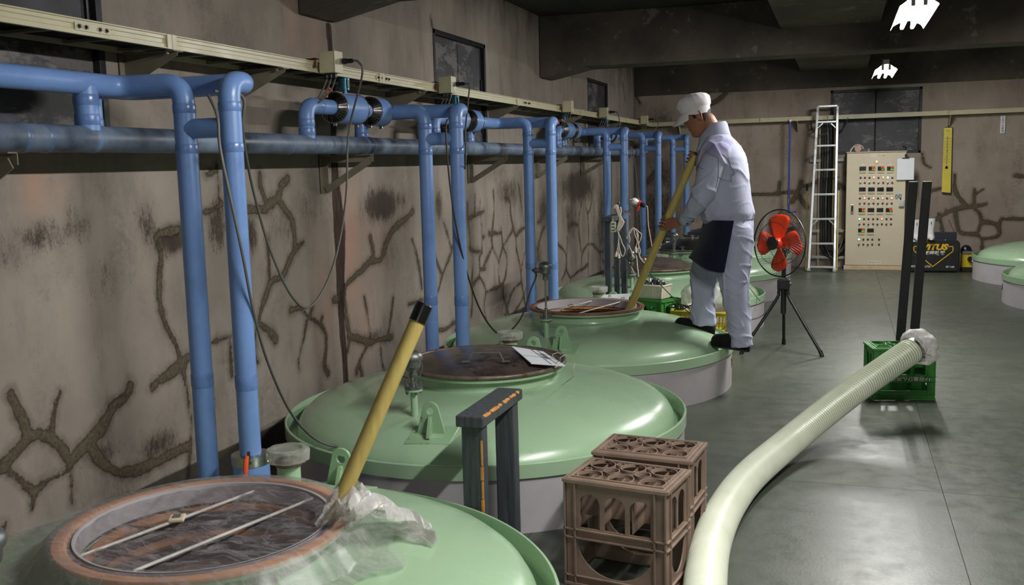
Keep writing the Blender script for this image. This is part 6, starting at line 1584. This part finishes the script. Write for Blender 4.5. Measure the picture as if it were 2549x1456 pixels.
# eyes, brows
for sd in (-1, 1):
    m = M(); m.sphere(H(.079, sd*.030, .010), .011, 12, 8); m.build('eye', pm('eye_white', (210, 205, 200), 0.2), man)
    m = M(); m.tube([H(.094, sd*.016, .034), H(.096, sd*.030, .038), H(.086, sd*.048, .033)], [.003, .004, .002], 6); m.build('eyebrow', HAIR, man)
m = M(); rs = []
for z, a, b, ox in ((-.075, .052, .056, .004), (-.050, .062, .064, -.002), (-.02, .0785, .0725, -.0), (.0, .0855, .0755, -.0), (.03, .088, .0775, -.002), (.055, .086, .076, -.002)) if True else ((-.050, .052, .058, -.022), (-.02, .070, .070, -.010), (.0, .078, .073, -.006), (.03, .084, .076, -.002), (.05, .084, .074, -.002)):
    rs.append([H(ox+a*math.cos(t), b*math.sin(t), z) for t in [PI*.60+2*PI*.40*j/24*1.0 for j in range(25)]])
m.rings(rs, False, False, closed=False)
ho = m.build('hair', HAIR, man, ang=80); sm = ho.modifiers.new('s', 'SOLIDIFY'); sm.thickness = .004
for sd in (-1, 1):
    m = M(); m.rings([[H(.022+dx, sd*(.0765+.002*k), z) for dx, z in ((-.008, .045), (.012, .045), (.008, -.012), (-.006, -.012))] for k in (0, 1)]); m.build('sideburn', HAIR, man)
# cap
CC = Q(1729, 276, 6.52); ct = math.radians(11); cf = Vector((-math.cos(ct), -.04, -math.sin(ct))).normalized(); cu_ = Vector((-math.sin(ct), 0, math.cos(ct))); cl = cu_.cross(cf)
def CP(x, y, z): return CC+cf*x+cl*y+cu_*z
m = M(); rs = []
for z, a, b in ((-.030, .097, .086), (.014, .101, .089), (.018, .103, .091), (.026, .109, .097), (.05, .114, .102), (.075, .110, .098), (.095, .092, .082), (.107, .060, .054), (.112, .02, .02)):
    ring = []
    for j in range(72):
        t = 2*PI*j/72; k = 1+(.055*mn.noise(Vector((math.cos(t)*3.5, math.sin(t)*3.5, z*32)))+.016*math.sin(t*14+z*50) if z > .024 else 0)*(1 if z < .11 else 0)
        ring.append(CP(a*math.cos(t)*k-.002, b*math.sin(t)*k, z+(.022*max(0, math.cos(t)) if z < 0 else 0)))
    rs.append(ring)
m.rings(rs, False, True); cp_ = m.build('cap', CAPM, man, ang=70)
m = M(); rs = []
for k in range(9):
    f = k/8; ring = []
    for j in range(25):
        t = -1.22+2.44*j/24; ext = .060*f*(max(0, math.cos(t*1.15))**.6)
        ring.append(CP((.099+ext)*math.cos(t)*(1), (.087+ext*.25)*math.sin(t), -.008-.052*f*(math.cos(t)**.5 if math.cos(t) > 0 else 0)-.008*f-.01*abs(math.sin(t))*f))
    rs.append(ring)
m.rings(rs, False, False, closed=False); vo = m.build('visor', CAPM, cp_, ang=70); s_ = vo.modifiers.new('s', 'SOLIDIFY'); s_.thickness = .004

# trousers
def fold_fn(p, n):
    z = p.z; q = Vector((p.x*7, p.y*7, z*1.6)); s = max(0, 1-abs(mn.noise(q))*3)**4
    k = math.exp(-((z-.78)/.09)**2); an = math.exp(-((z-(.42 if p.y < 6.52 else .52))/.07)**2); cr = math.exp(-((z-1.02)/.07)**2)
    q2 = Vector((p.x*10+z*9, p.y*8, z*13)); b = max(0, 1-abs(mn.noise(q2))*3.5)**3
    return .011*s-.003+.006*mn.noise(Vector((p.x*4, p.y*4, z*3)))+.013*b*(.2+.8*an+.5*k+.5*cr)
def wr_fn(scale, amp, zdir=(1, 1, .35)):
    def fn(p, n):
        q = Vector((p.x*scale*zdir[0], p.y*scale*zdir[1], p.z*scale*zdir[2]))
        w1 = mn.noise(q+Vector((mn.noise(q*.6)*1.5, 0, 3)))
        a = 1-abs(w1)*2.2; a = max(0, a)**3
        b = mn.noise(q*2.4+Vector((7, 1, 2)))
        return amp*(a*.9-.35+.45*b)
    return fn
m = M()
m.rings([ell(Q(u, v), a, b, 36, 0, 2.3) for u, v, a, b in ((1815, 528, .145, .185), (1818, 560, .142, .20), (1817, 595, .138, .195), (1812, 625, .125, .180))])
limb(m, [Q(1794, 585, 6.61), Q(1768, 640, 6.635), Q(1753, 690, 6.645), Q(1751, 745, 6.645), Q(1749, 806, 6.645)], [.098, .096, .096, .080, .088], 26, 6, False)
limb(m, [Q(1832, 585, 6.43), Q(1829, 640, 6.42), Q(1826, 700, 6.41), Q(1835, 770, 6.41), Q(1844, 862, 6.41)], [.108, .104, .096, .078, .078], 26, 6, False)
tro = voxel(m, 'trousers', SUIT, man, .0075, 3, fold_fn)
# jacket
m = M()
JR = [(1812, 548, .158, .190), (1811, 530, .172, .207), (1806, 500, .170, .207), (1801, 460, .168, .208), (1797, 420, .162, .215), (1795, 392, .152, .225), (1793, 370, .130, .210), (1790, 350, .105, .155), (1784, 334, .080, .095)]
m.rings([ell(Q(u, v), a, b, 40, 0, 2.4) for u, v, a, b in JR])
SL = [Q(1793, 383, 6.375), Q(1776, 405, 6.335), Q(1764, 440, 6.31), Q(1751, 480, 6.30), Q(1731, 513, 6.335), Q(1711, 541, 6.40)]
limb(m, SL, [.080, .084, .080, .074, .060, .044], 26, 6)
SL2 = [Q(1793, 383, 6.68), Q(1776, 410, 6.75), Q(1764, 440, 6.80), Q(1752, 442, 6.72), fw+(fw-hfp).normalized()*.03]
limb(m, SL2, [.083, .085, .078, .060, .042], 24, 6)
def jfn(p, n):
    # long soft drapes plus a few sharp diagonal creases gathering at armpit, elbow and waistband
    z = p.z; q = Vector((p.x*5+z*2.2, p.y*5, z*2.0)); a = mn.noise(q); s = max(0, 1-abs(a)*3.2)**4
    q2 = Vector((p.x*9-z*7, p.y*8, z*6)); b = max(0, 1-abs(mn.noise(q2))*4)**3
    arm = math.exp(-((p.x+.80)**2+(p.z-1.33)**2)/.012); waist = math.exp(-((z-1.15)/.05)**2)
    return .010*s-.004+.006*mn.noise(Vector((p.x*3, p.y*3, z*2)))+.010*b*(.25+arm+.6*waist)
jk = voxel(m, 'jacket', SUIT, man, .0075, 3, jfn)
# lavender shoulder insert, seams and creases laid on the jacket surface
from mathutils.bvhtree import BVHTree
jwv = wloc(jk); me_ = jk.data
me_.materials.append(YOKE)
def inpoly(x, y, P):
    c = False; n = len(P)
    for i in range(n):
        x1, y1 = P[i]; x2, y2 = P[i-1]
        if (y1 > y) != (y2 > y) and x < (x2-x1)*(y-y1)/(y2-y1)+x1: c = not c
    return c
YP_ = [(1.0, 0.0)]
yA = [Q(1750, 372, 6.35), Q(1768, 345, 6.35), Q(1790, 336, 6.35), Q(1822, 352, 6.35), Q(1815, 372, 6.35), Q(1787, 392, 6.35), Q(1769, 384, 6.35)]
YPO = [(p.x, p.z) for p in yA]
bm_ = bmesh.new(); bm_.from_mesh(me_)
for k_ in range(len(YPO)):
    (x1, z1), (x2, z2) = YPO[k_-1], YPO[k_]
    gf = [f for f in bm_.faces if f.calc_center_median().y+jwv.y < 6.52 and -1.0 < f.calc_center_median().x+jwv.x and f.calc_center_median().z+jwv.z > 1.42]
    ge = list({e for f in gf for e in f.edges}); gv = list({v for f in gf for v in f.verts})
    bmesh.ops.bisect_plane(bm_, geom=gf+ge+gv, plane_co=Vector((x1, 0, z1))-Vector((jwv.x, 0, jwv.z)), plane_no=Vector((z2-z1, 0, -(x2-x1))), dist=1e-6)
bm_.to_mesh(me_); bm_.free()
for p in me_.polygons:
    c = p.center+jwv
    if c.y < 6.50 and inpoly(c.x, c.z, YPO): p.material_index = 1
bv = BVHTree.FromPolygons([v.co+jwv for v in me_.vertices], [tuple(p.vertices) for p in me_.polygons])
def drape(pts, r, mat, name, par, n=8):
    out = []
    for q in smooth_path([Vector((u, v, 0)) for u, v in pts], n):
        d_ = ray(q.x, q.y).normalized(); h = bv.ray_cast(CAMP, d_)
        if h[0] is not None: out.append(h[0]-d_*.0005)
    if len(out) > 2:
        m = M(); m.tube(out, r, 5); m.build(name, mat, par)
SEAM = cloth_mat('seam_shadow_thread', (92, 94, 108))
drape([(1787, 392), (1789, 420), (1786, 450), (1782, 468)], .0016, SEAM, 'armhole_seam', jk)
drape([(1754, 378), (1770, 386), (1787, 392)], .0014, SEAM, 'yoke_seam', jk)
drape([(1797, 383), (1811, 396), (1821, 418), (1828, 434), (1820, 436), (1821, 452)], .0020, SEAM, 'back_vent', jk)
drape([(1788, 440), (1800, 448), (1821, 452)], .0014, SEAM, 'back_vent', jk)
drape([(1738, 408), (1734, 424)], .0024, SEAM, 'sleeve_pocket_zip', jk); drape([(1736, 414), (1751, 421)], .0014, SEAM, 'sleeve_pocket_zip', jk)
# waistband, cuff, collar, yoke
m = M(); rs = []
for dv, k in ((551, .98), (548, 1.02), (541, 1.055), (534, 1.045)):
    c = Q(1812, dv-1); rs.append([c+Vector((.158*k*math.cos(t)*(1+.008*math.sin(60*t)), .192*k*math.sin(t)*(1+.008*math.sin(60*t)), .010*math.cos(t)*1.6)) for t in [2*PI*j/180 for j in range(180)]])
m.rings(rs, True, False); m.build('waistband', SUIT, jk, ang=80)
d = (wr-SL[-2]).normalized(); cc = Q(1706, 547, 6.415); X_ = d.orthogonal().normalized(); Y_ = d.cross(X_)
m = M(); m.rings([[cc+d*s+(X_*math.cos(t)+Y_*math.sin(t))*q*(1+.03*math.sin(5*t)) for t in [2*PI*j/32 for j in range(32)]] for s, q in ((-.035, .047), (-.02, .046), (.022, .041), (.024, .037))], False, True); cu = m.build('cuff', SUIT, jk, ang=70)
m = M(); m.sphere(Q(1711, 557, 6.365), .007, 10, 8); m.build('cuff_button', MT['dark_steel'], cu)
m = M(); rs = []
NC = Q(1778, 330)
for k, (s, r1, r2, h0) in enumerate(((0, .108, .104, -.050), (.2, .094, .092, -.012), (.6, .080, .078, .045), (.9, .076, .075, .060), (1.0, .080, .079, .055))):
    ring = []
    for j in range(33):
        t = -2.55+5.1*j/32   # open at the front (-X)
        x = r1*math.cos(t); y = r2*math.sin(t); fr = max(0, -math.cos(t))
        ring.append(NC+Vector((x-.004*s-.02*fr, y, h0-.095*fr+.012*max(0, math.cos(t)))))
    rs.append(ring)
m.rings(rs, False, False, closed=False); co_ = m.build('collar', SUIT, jk, ang=70); s_ = co_.modifiers.new('s', 'SOLIDIFY'); s_.thickness = .006
# apron
def aprow(t):
    v_r = 549+(678-549)*t; v_l = 548+(640-548)*t
    ur = 1827-24*t; ul = 1750-10*t-26*t*t
    row = []
    for k in range(25):
        s = k/24
        if s < .62:
            f = s/.62; u = ur+(ul-ur)*f; v = v_r+(v_l-v_r)*(f**1.6); y = 6.28+.21*f**3.4
            v += 5*math.sin(PI*f)*t
        else:
            f = (s-.62)/.38; u = ul+12*f*f; v = v_l+6*f; y = 6.495+.22*f
        y += .006*math.sin(s*16+t*4)*t+.004*mn.noise(Vector((s*8, t*5, 0)))
        row.append(at(u, v, 1, y))
    return row
m = M(); m.rings([aprow(k/16) for k in range(17)], False, False, closed=False); ao = m.build('apron', NAVY, man, ang=80); s_ = ao.modifiers.new('s', 'SOLIDIFY'); s_.thickness = .004
# shoes
def shoe(toe, heel, width, hh, y, lab, drop=0):
    m = M(); A = at(*toe, 1, y); B = at(*heel, 1, y); d = (B-A); L_ = d.length; dn = d.normalized(); up = Vector((-dn.z, 0, dn.x)); 
    if up.z < 0: up = -up
    sd = Vector((0, 1, 0)); rs = []
    for f, w_, h_ in ((0, .5, .42), (.03, .75, .58), (.10, .98, .72), (.28, 1.05, .78), (.45, .95, .90), (.6, .84, .95), (.78, .80, .95), (.92, .72, .85), (1.0, .45, .5)):
        c = A+d*f; ring = []
        for j in range(24):
            t = 2*PI*j/24; x = math.cos(t); z = math.sin(t)
            zz = (z*.5+.5)**.8*hh*h_ if z > -.7 else 0
            ring.append(c+sd*(x*width/2*w_)+up*zz)
        rs.append(ring)
    m.rings(rs); so = voxel(m, 'shoe', SHOE, man, .006, 3)
    m = M(); rs = []
    for f, w_ in ((-.005, .4), (.03, .74), (.12, .97), (.28, 1.07), (.45, .96), (.6, .84), (.8, .84), (.95, .76), (1.005, .5)):
        c = A+d*f-up*.006; rs.append([c+sd*(width/2*w_)+up*.012, c-sd*(width/2*w_)+up*.012, c-sd*(width/2*w_), c+sd*(width/2*w_)])
    m.rings(rs); m.build('sole', MT['black'], so)
shoe((1679, 811), (1779, 833), .100, .095, 6.63, 'a'); shoe((1769, 857), (1866, 872), .102, .105, 6.40, 'b')
# ------------------------------------------------------------------ tripod fan
ft = [at(2047, 888, 2, 0), at(1951, 857, 2, 0), at(1845, 881, 2, 0)]
fc = Vector((-.415, 7.95, 0))
fan = thing('tripod_fan', 'floor fan with orange blades in a black wire cage on a black tripod', 'fan', fc)
FBK = pm('dark_fan_metal', (24, 24, 28), 0.4, var=.15)
for p in ft:
    m = M(); h = Vector((p.x-fc.x, p.y-fc.y, 0)).normalized()
    top = fc+Vector((0, 0, .50))+h*.035
    m.tube(smooth_path([top+Vector((0, 0, .03)), top+h*.01+Vector((0, 0, -.03)), fc+h*.075+Vector((0, 0, .40)), p+Vector((0, 0, .012))], 6), .0125, 12); lg = m.build('leg', FBK, fan)
    m = M(); m.tube([p+(fc-p)*.06+Vector((0, 0, .045)), p+Vector((0, 0, .0))], .016, 12); m.build('rubber_foot', MT['black'], lg)
m = M(); m.cyl(fc+Vector((0, 0, .30)), fc+Vector((0, 0, .50)), .022, 16); m.cyl(fc+Vector((0, 0, .42)), fc+Vector((0, 0, .82)), .017, 14); m.build('pole', FBK, fan)
hub = at(1928, 603, 1, 7.86)
m = M(); m.box(fc+Vector((0, -.01, .535)), (.095, .085, .078)); bx = m.build('control_box', FBK, fan, bevel=.006, smooth=False)
m = M(); m.cyl(fc+Vector((.047, -.02, .54)), fc+Vector((.062, -.022, .54)), .014, 14); m.build('speed_knob', MT['cast'], bx)
m = M(); m.cyl(fc+Vector((0, 0, .574)), fc+Vector((0, 0, .585)), .024, 16); m.build('chrome_collar', MT['steel'], fan)
al = math.radians(39); n = Vector((-math.sin(al), -math.cos(al), .04)).normalized(); xr = Vector((math.cos(al), -math.sin(al), 0)); ur = xr.cross(n) * -1
if ur.z < 0: ur = -ur
cc = at(1940, 605, 1, 7.90)     # cage centre
def F3(a, r, d): return cc+(xr*math.cos(a)+ur*math.sin(a))*r+n*d
R0 = .262
m = M(); m.tube([F3(2*PI*k/64, R0, 0) for k in range(64)], .0055, 8, loop=True); rim = m.build('cage_rim', FBK, fan)
def cage(name, dmax, sgn, nw, rin):
    m = M()
    for k in range(nw):
        a0 = 2*PI*k/nw; pts = []
        for q in range(8):
            f = q/7; r = R0+(rin-R0)*f; d = dmax*(1-(1-f)**2.2)*sgn; pts.append(F3(a0+.55*f*sgn*(1 if sgn > 0 else -1), r, d))
        m.tube(pts, .0010, 3, cap=False)
    for r, f in ((R0*.62, .40), (rin, 1.0)):
        m.tube([F3(2*PI*k/48, r, dmax*(1-(1-(R0-r)/(R0-rin))**2.2)*sgn) for k in range(48)], .0022, 6, loop=True)
    o = m.build(name, FBK, fan); o['kind'] = 'stuff'
cage('front_guard', .085, 1, 66, .05); cage('rear_guard', .085, -1, 66, .06)
m = M(); Rm = Matrix((xr, ur, n)).transposed()
m.lathe([(.001, .092), (.040, .090), (.050, .085), (.052, .078), (.045, .074)], 28, cc, axis=Rm); m.build('guard_badge', FBK, fan)
m = M(); m.lathe([(.001, -.16), (.05, -.155), (.062, -.13), (.062, -.075), (.05, -.06), (.001, -.06)], 28, cc, axis=Rm); m.cyl(cc-n*.11, fc+Vector((0, 0, .80)), .022, 12); m.build('motor_housing', FBK, fan)
ORG = pm('orange_blade', (232, 62, 22), 0.3, var=.05, scale=8)
m = M(); m.lathe([(.001, .050), (.035, .046), (.044, .030), (.046, -.045)], 28, cc, axis=Rm); m.build('blade_hub', ORG, fan)
for k in range(4):
    a0 = math.radians(98+90*k); m = M(); rs = []
    for i in range(12):
        f = i/11; r = .038+.186*f; w_ = .032+.064*math.sin(min(1, f*1.08)*PI*.62)**1.3
        w_ *= (math.sqrt(max(0.0, 1-((f-.72)/.285)**2)) if f > .72 else 1); w_ = max(w_, .004)
        ring = []
        for s in (-1, -.6, -.2, .2, .6, 1):
            lat = s*w_-.02*f; d = .020*s*(1-.35*f)+.004
            ang = a0; p = cc+(xr*math.cos(ang)+ur*math.sin(ang))*r+(xr*-math.sin(ang)+ur*math.cos(ang))*lat+n*d; ring.append(p)
        rs.append(ring)
    m.rings(rs, False, False, closed=False); o = m.build('blade', ORG, fan, ang=80); s_ = o.modifiers.new('s', 'SOLIDIFY'); s_.thickness = .0025
m = M(); m.tube(smooth_path([fc+Vector((-.03, -.01, .52)), at(1935, 740, 1, 7.9), at(1915, 770, 1, 7.85), at(1890, 790, 1, 7.8), at(1865, 797, 1, 7.75), at(1820, 812, 1, 7.6), (-.95, 7.56, .012)], 8), .004, 7); m.build('power_cord', MT['black'], fan)

# ------------------------------------------------------------------ clamp work lamp, sockets and cords at the far trestle
YL = 7.95
wl = thing('work_lamp', 'clamp work lamp with a white bulb, wire guard and red ring above the cords', 'lamp', at(1583, 503, 1, YL))
bc = at(1580, 501, 1, YL); sk = at(1611, 516, 1, YL-.03); d = (sk-bc).normalized(); Xb = d.orthogonal().normalized(); Rb = Matrix((Xb, d.cross(Xb), d)).transposed()
m = M(); m.lathe([(.001, -.030), (.016, -.027), (.026, -.014), (.029, .0), (.027, .015), (.020, .032), (.017, .045)], 24, bc, axis=Rb); m.build('bulb', pm('frosted_bulb', (236, 236, 232), 0.2), wl)
m = M(); m.lathe([(.017, .042), (.019, .045), (.019, .085), (.015, .10), (.001, .10)], 18, bc, axis=Rb); m.build('socket', MT['black'], wl)
m = M(); m.lathe([(.020, .040), (.025, .043), (.025, .055), (.020, .058)], 18, bc, axis=Rb); q = bc+d*.05; m.tube([q+Vector((0, -.02, -.01)), q+Vector((-.01, -.02, -.035)), q+Vector((-.016, -.02, -.055))], [.006, .007, .009], 8); m.build('red_hook', MT['red'], wl)
m = M()
for k in range(6):
    a = 2*PI*k/6; w_ = (Xb*math.cos(a)+d.cross(Xb)*math.sin(a)); m.tube(smooth_path([bc+d*.05+w_*.022, bc+d*.02+w_*.045, bc-d*.02+w_*.052, bc-d*.055+w_*.035, bc-d*.065+w_*.004], 4), .0014, 5)
m.tube([bc-d*.01+(Xb*math.cos(2*PI*k/24)+d.cross(Xb)*math.sin(2*PI*k/24))*.053 for k in range(24)], .0014, 5, loop=True); m.build('wire_guard', MT['steel'], wl)
m = M(); p0 = at(1556, 527, 1, YL); m.tube([bc-d*.05+Vector((0, 0, -.04)), bc+Vector((-.03, 0, -.07)), p0], .0035, 6); m.box(p0, (.07, .022, .018), .1); m.box(p0+Vector((.02, 0, -.02)), (.05, .02, .01), .3); m.cyl(p0+Vector((-.02, 0, -.03)), p0+Vector((-.02, 0, .03)), .004, 6); m.build('clamp', MT['cast'], wl)
m = M(); m.tube(smooth_path([bc+d*.10, bc+d*.125, at(1614, 560, 1, YL), at(1622, 610, 1, YL), at(1622, 640, 1, YL), at(1608, 655, 1, YL), at(1592, 640, 1, YL-.02), at(1588, 600, 1, YL-.02), at(1584, 575, 1, YL-.02)], 8), .0036, 7); m.build('power_cord', MT['cable_white'], wl)
t = thing('clamp_hook', 'small metal thumb screw clamp on the top rail holding the white cords', 'clamp', at(1533, 510, 1, YL))
m = M(); c = at(1533, 512, 1, YL); m.cyl(c+Vector((0, 0, -.05)), c+Vector((0, 0, .02)), .005, 8); m.cyl(c+Vector((-.02, 0, 0)), c+Vector((.02, 0, .004)), .005, 8); m.sphere(c, .011, 10, 8); m.sphere(c+Vector((-.018, 0, 0)), .007, 8, 6); m.sphere(c+Vector((.018, 0, 0.004)), .007, 8, 6)
c = at(1541, 505, 1, YL); m.cyl(c+Vector((-.018, 0, 0)), c+Vector((.018, 0, 0)), .005, 8); m.sphere(c, .009, 10, 8); m.build('thumb_screw', MT['cast'], t)
YP = 7.69
t = thing('socket_strip', 'cream power socket strip hanging on the cord hung trestle', 'socket strip', at(1526, 565, 1, YP))
a, b = at(1520, 552, 1, YP), at(1533, 578, 1, YP); m = M(); m.b2((a.x, YP-.01, b.z), (b.x, YP+.015, a.z)); m.build('strip_body', pm('cream_socket', (198, 204, 172), 0.4), t, smooth=False, bevel=.004)
m = M()
for k in range(3): z = b.z+(a.z-b.z)*(.2+.3*k); m.b2((a.x+.008, YP-.0115, z-.005), (b.x-.006, YP-.009, z+.005))
m.build('outlet', MT['cable_grey'], t, smooth=False)
m = M(); m.cyl(at(1524, 545, 1, YP), a.lerp(Vector((b.x, YP, a.z)), .5), .003, 6); m.build('hanging_loop', MT['cable_white'], t)
def cords(name, lab, paths, r, mat, ends=None, group=None):
    t = thing(name, lab, 'cord', paths[0][0], group)
    for P in paths:
        m = M(); m.tube(smooth_path(P, 7), r, 7); m.build('cord', mat, t)
    for (p, q) in (ends or []):
        m = M(); dd = (q-p); m.tube([p, p+dd*.35, p+dd*.5, q], [.007, .011, .013, .012], 8); m.build('plug', mat, t)
    return t
g = lambda x, y, yy=7.68: at(1480+x/7.28, 460+y/7.28, 1, yy)
bund = []
for k in range(6):
    o = k*14; bund.append([g(340+o*.2, 425-o*.6), g(360+o*.6, 400-o*.4), g(395+o*.6, 440), g(430+o*.6, 540+o*.3), g(455+o*.5, 610), g(440+o*1.3, 680), g(420+o*.7, 760), g(405+o*.7, 830)])
cords('extension_cord', 'folded bundle of pinkish white cord hanging from the clamp', bund+[[g(470, 400), g(480, 480), g(470, 560), g(500, 640), g(520, 700), g(470, 790), g(420, 830)]], .0052, MT['cable_white'])
cords('extension_cord', 'white cord ends with plugs hanging below the cord bundle', [[g(415, 840), g(440, 900), g(430, 1050), g(415, 1150), g(400, 1230)], [g(425, 840), g(440, 950), g(432, 1060), g(430, 1160), g(440, 1260)], [g(425, 860), g(470, 960), g(500, 1060), g(545, 1150), g(550, 1220), g(520, 1290), g(490, 1280), g(450, 1150), g(432, 1000)]], .0042, MT['cable_white'], [(g(402, 1210), g(385, 1300)), (g(436, 1240), g(445, 1330))])
cords('extension_cord', 'loose loops of greyish white cord hanging beside the trestle', [[g(700, 780, 7.9), g(640, 830, 7.9), g(625, 900, 7.9), g(640, 1000, 7.9), g(620, 1080, 7.9), g(660, 1180, 7.9), g(690, 1290, 7.9)], [g(700, 780, 7.9), g(760, 810, 7.9), g(800, 850, 7.9), g(850, 900, 7.9), g(830, 990, 7.9), g(800, 1080, 7.9), g(830, 1200, 7.9), g(815, 1290, 7.9), g(880, 1370, 7.9), g(960, 1420, 7.9)],
     [g(710, 780, 7.9), g(730, 900, 7.9), g(770, 1010, 7.9), g(800, 1100, 7.9), g(770, 1180, 7.9)], [g(700, 770, 7.9), g(660, 850, 7.9), g(600, 930, 7.9), g(560, 1000, 7.9)], [g(720, 790, 7.9), g(790, 900, 7.9), g(780, 1020, 7.9), g(750, 1110, 7.9), g(735, 1180, 7.9)]], .004, MT['cable_white'], [(g(680, 1250, 7.9), g(705, 1330, 7.9)), (g(745, 1120, 7.9), g(752, 1230, 7.9)), (g(905, 1330, 7.9), g(945, 1390, 7.9))])
cords('black_cord', 'thin black cord running from the socket strip past the cream basket to the worker feet', [[g(375, 795), g(430, 800), g(500, 870), g(600, 1030), g(690, 1170), g(800, 1320, 7.66), g(880, 1420, 7.65), at(1625, 690, 1, 7.64), at(1650, 715, 1, 7.62), at(1680, 745, 1, 7.60), at(1712, 775, 1, 7.58), at(1740, 795, 1, 7.56)]], .0036, MT['black'])
cords('black_cord', 'dark cord draped from the trestle over the brown lidded tank', [[g(540, 990, 7.9), g(540, 1150, 7.9), g(570, 1270, 7.9), g(610, 1350, 7.9), g(680, 1390, 7.9), g(740, 1340, 7.9)], [g(560, 1240, 7.9), g(600, 1340, 7.9), g(640, 1420, 7.9), at(1577, 668, 1, 7.85), at(1600, 690, 1, 7.8)]], .0036, MT['black'])
cords('extension_cord', 'two pale cord ends drooping in front of the brown lidded tank', [[g(735, 1230, 7.9), g(760, 1300, 7.88), g(775, 1456, 7.85), at(1590, 690, 1, 7.8)], [at(1566, 652, 1, 7.9), at(1575, 672, 1, 7.88), at(1583, 695, 1, 7.8)]], .0042, MT['cable_white'])
cords('black_cord', 'thin black cord lying over the dome behind the worker legs and down the grey skirt', [[at(1856, 700, 1, 9.0), at(1864, 714, 1, 8.95), at(1875, 728, 1, 8.9), at(1884, 740, 1, 8.85), at(1892, 749, 1, 8.75)]], .003, MT['black'])
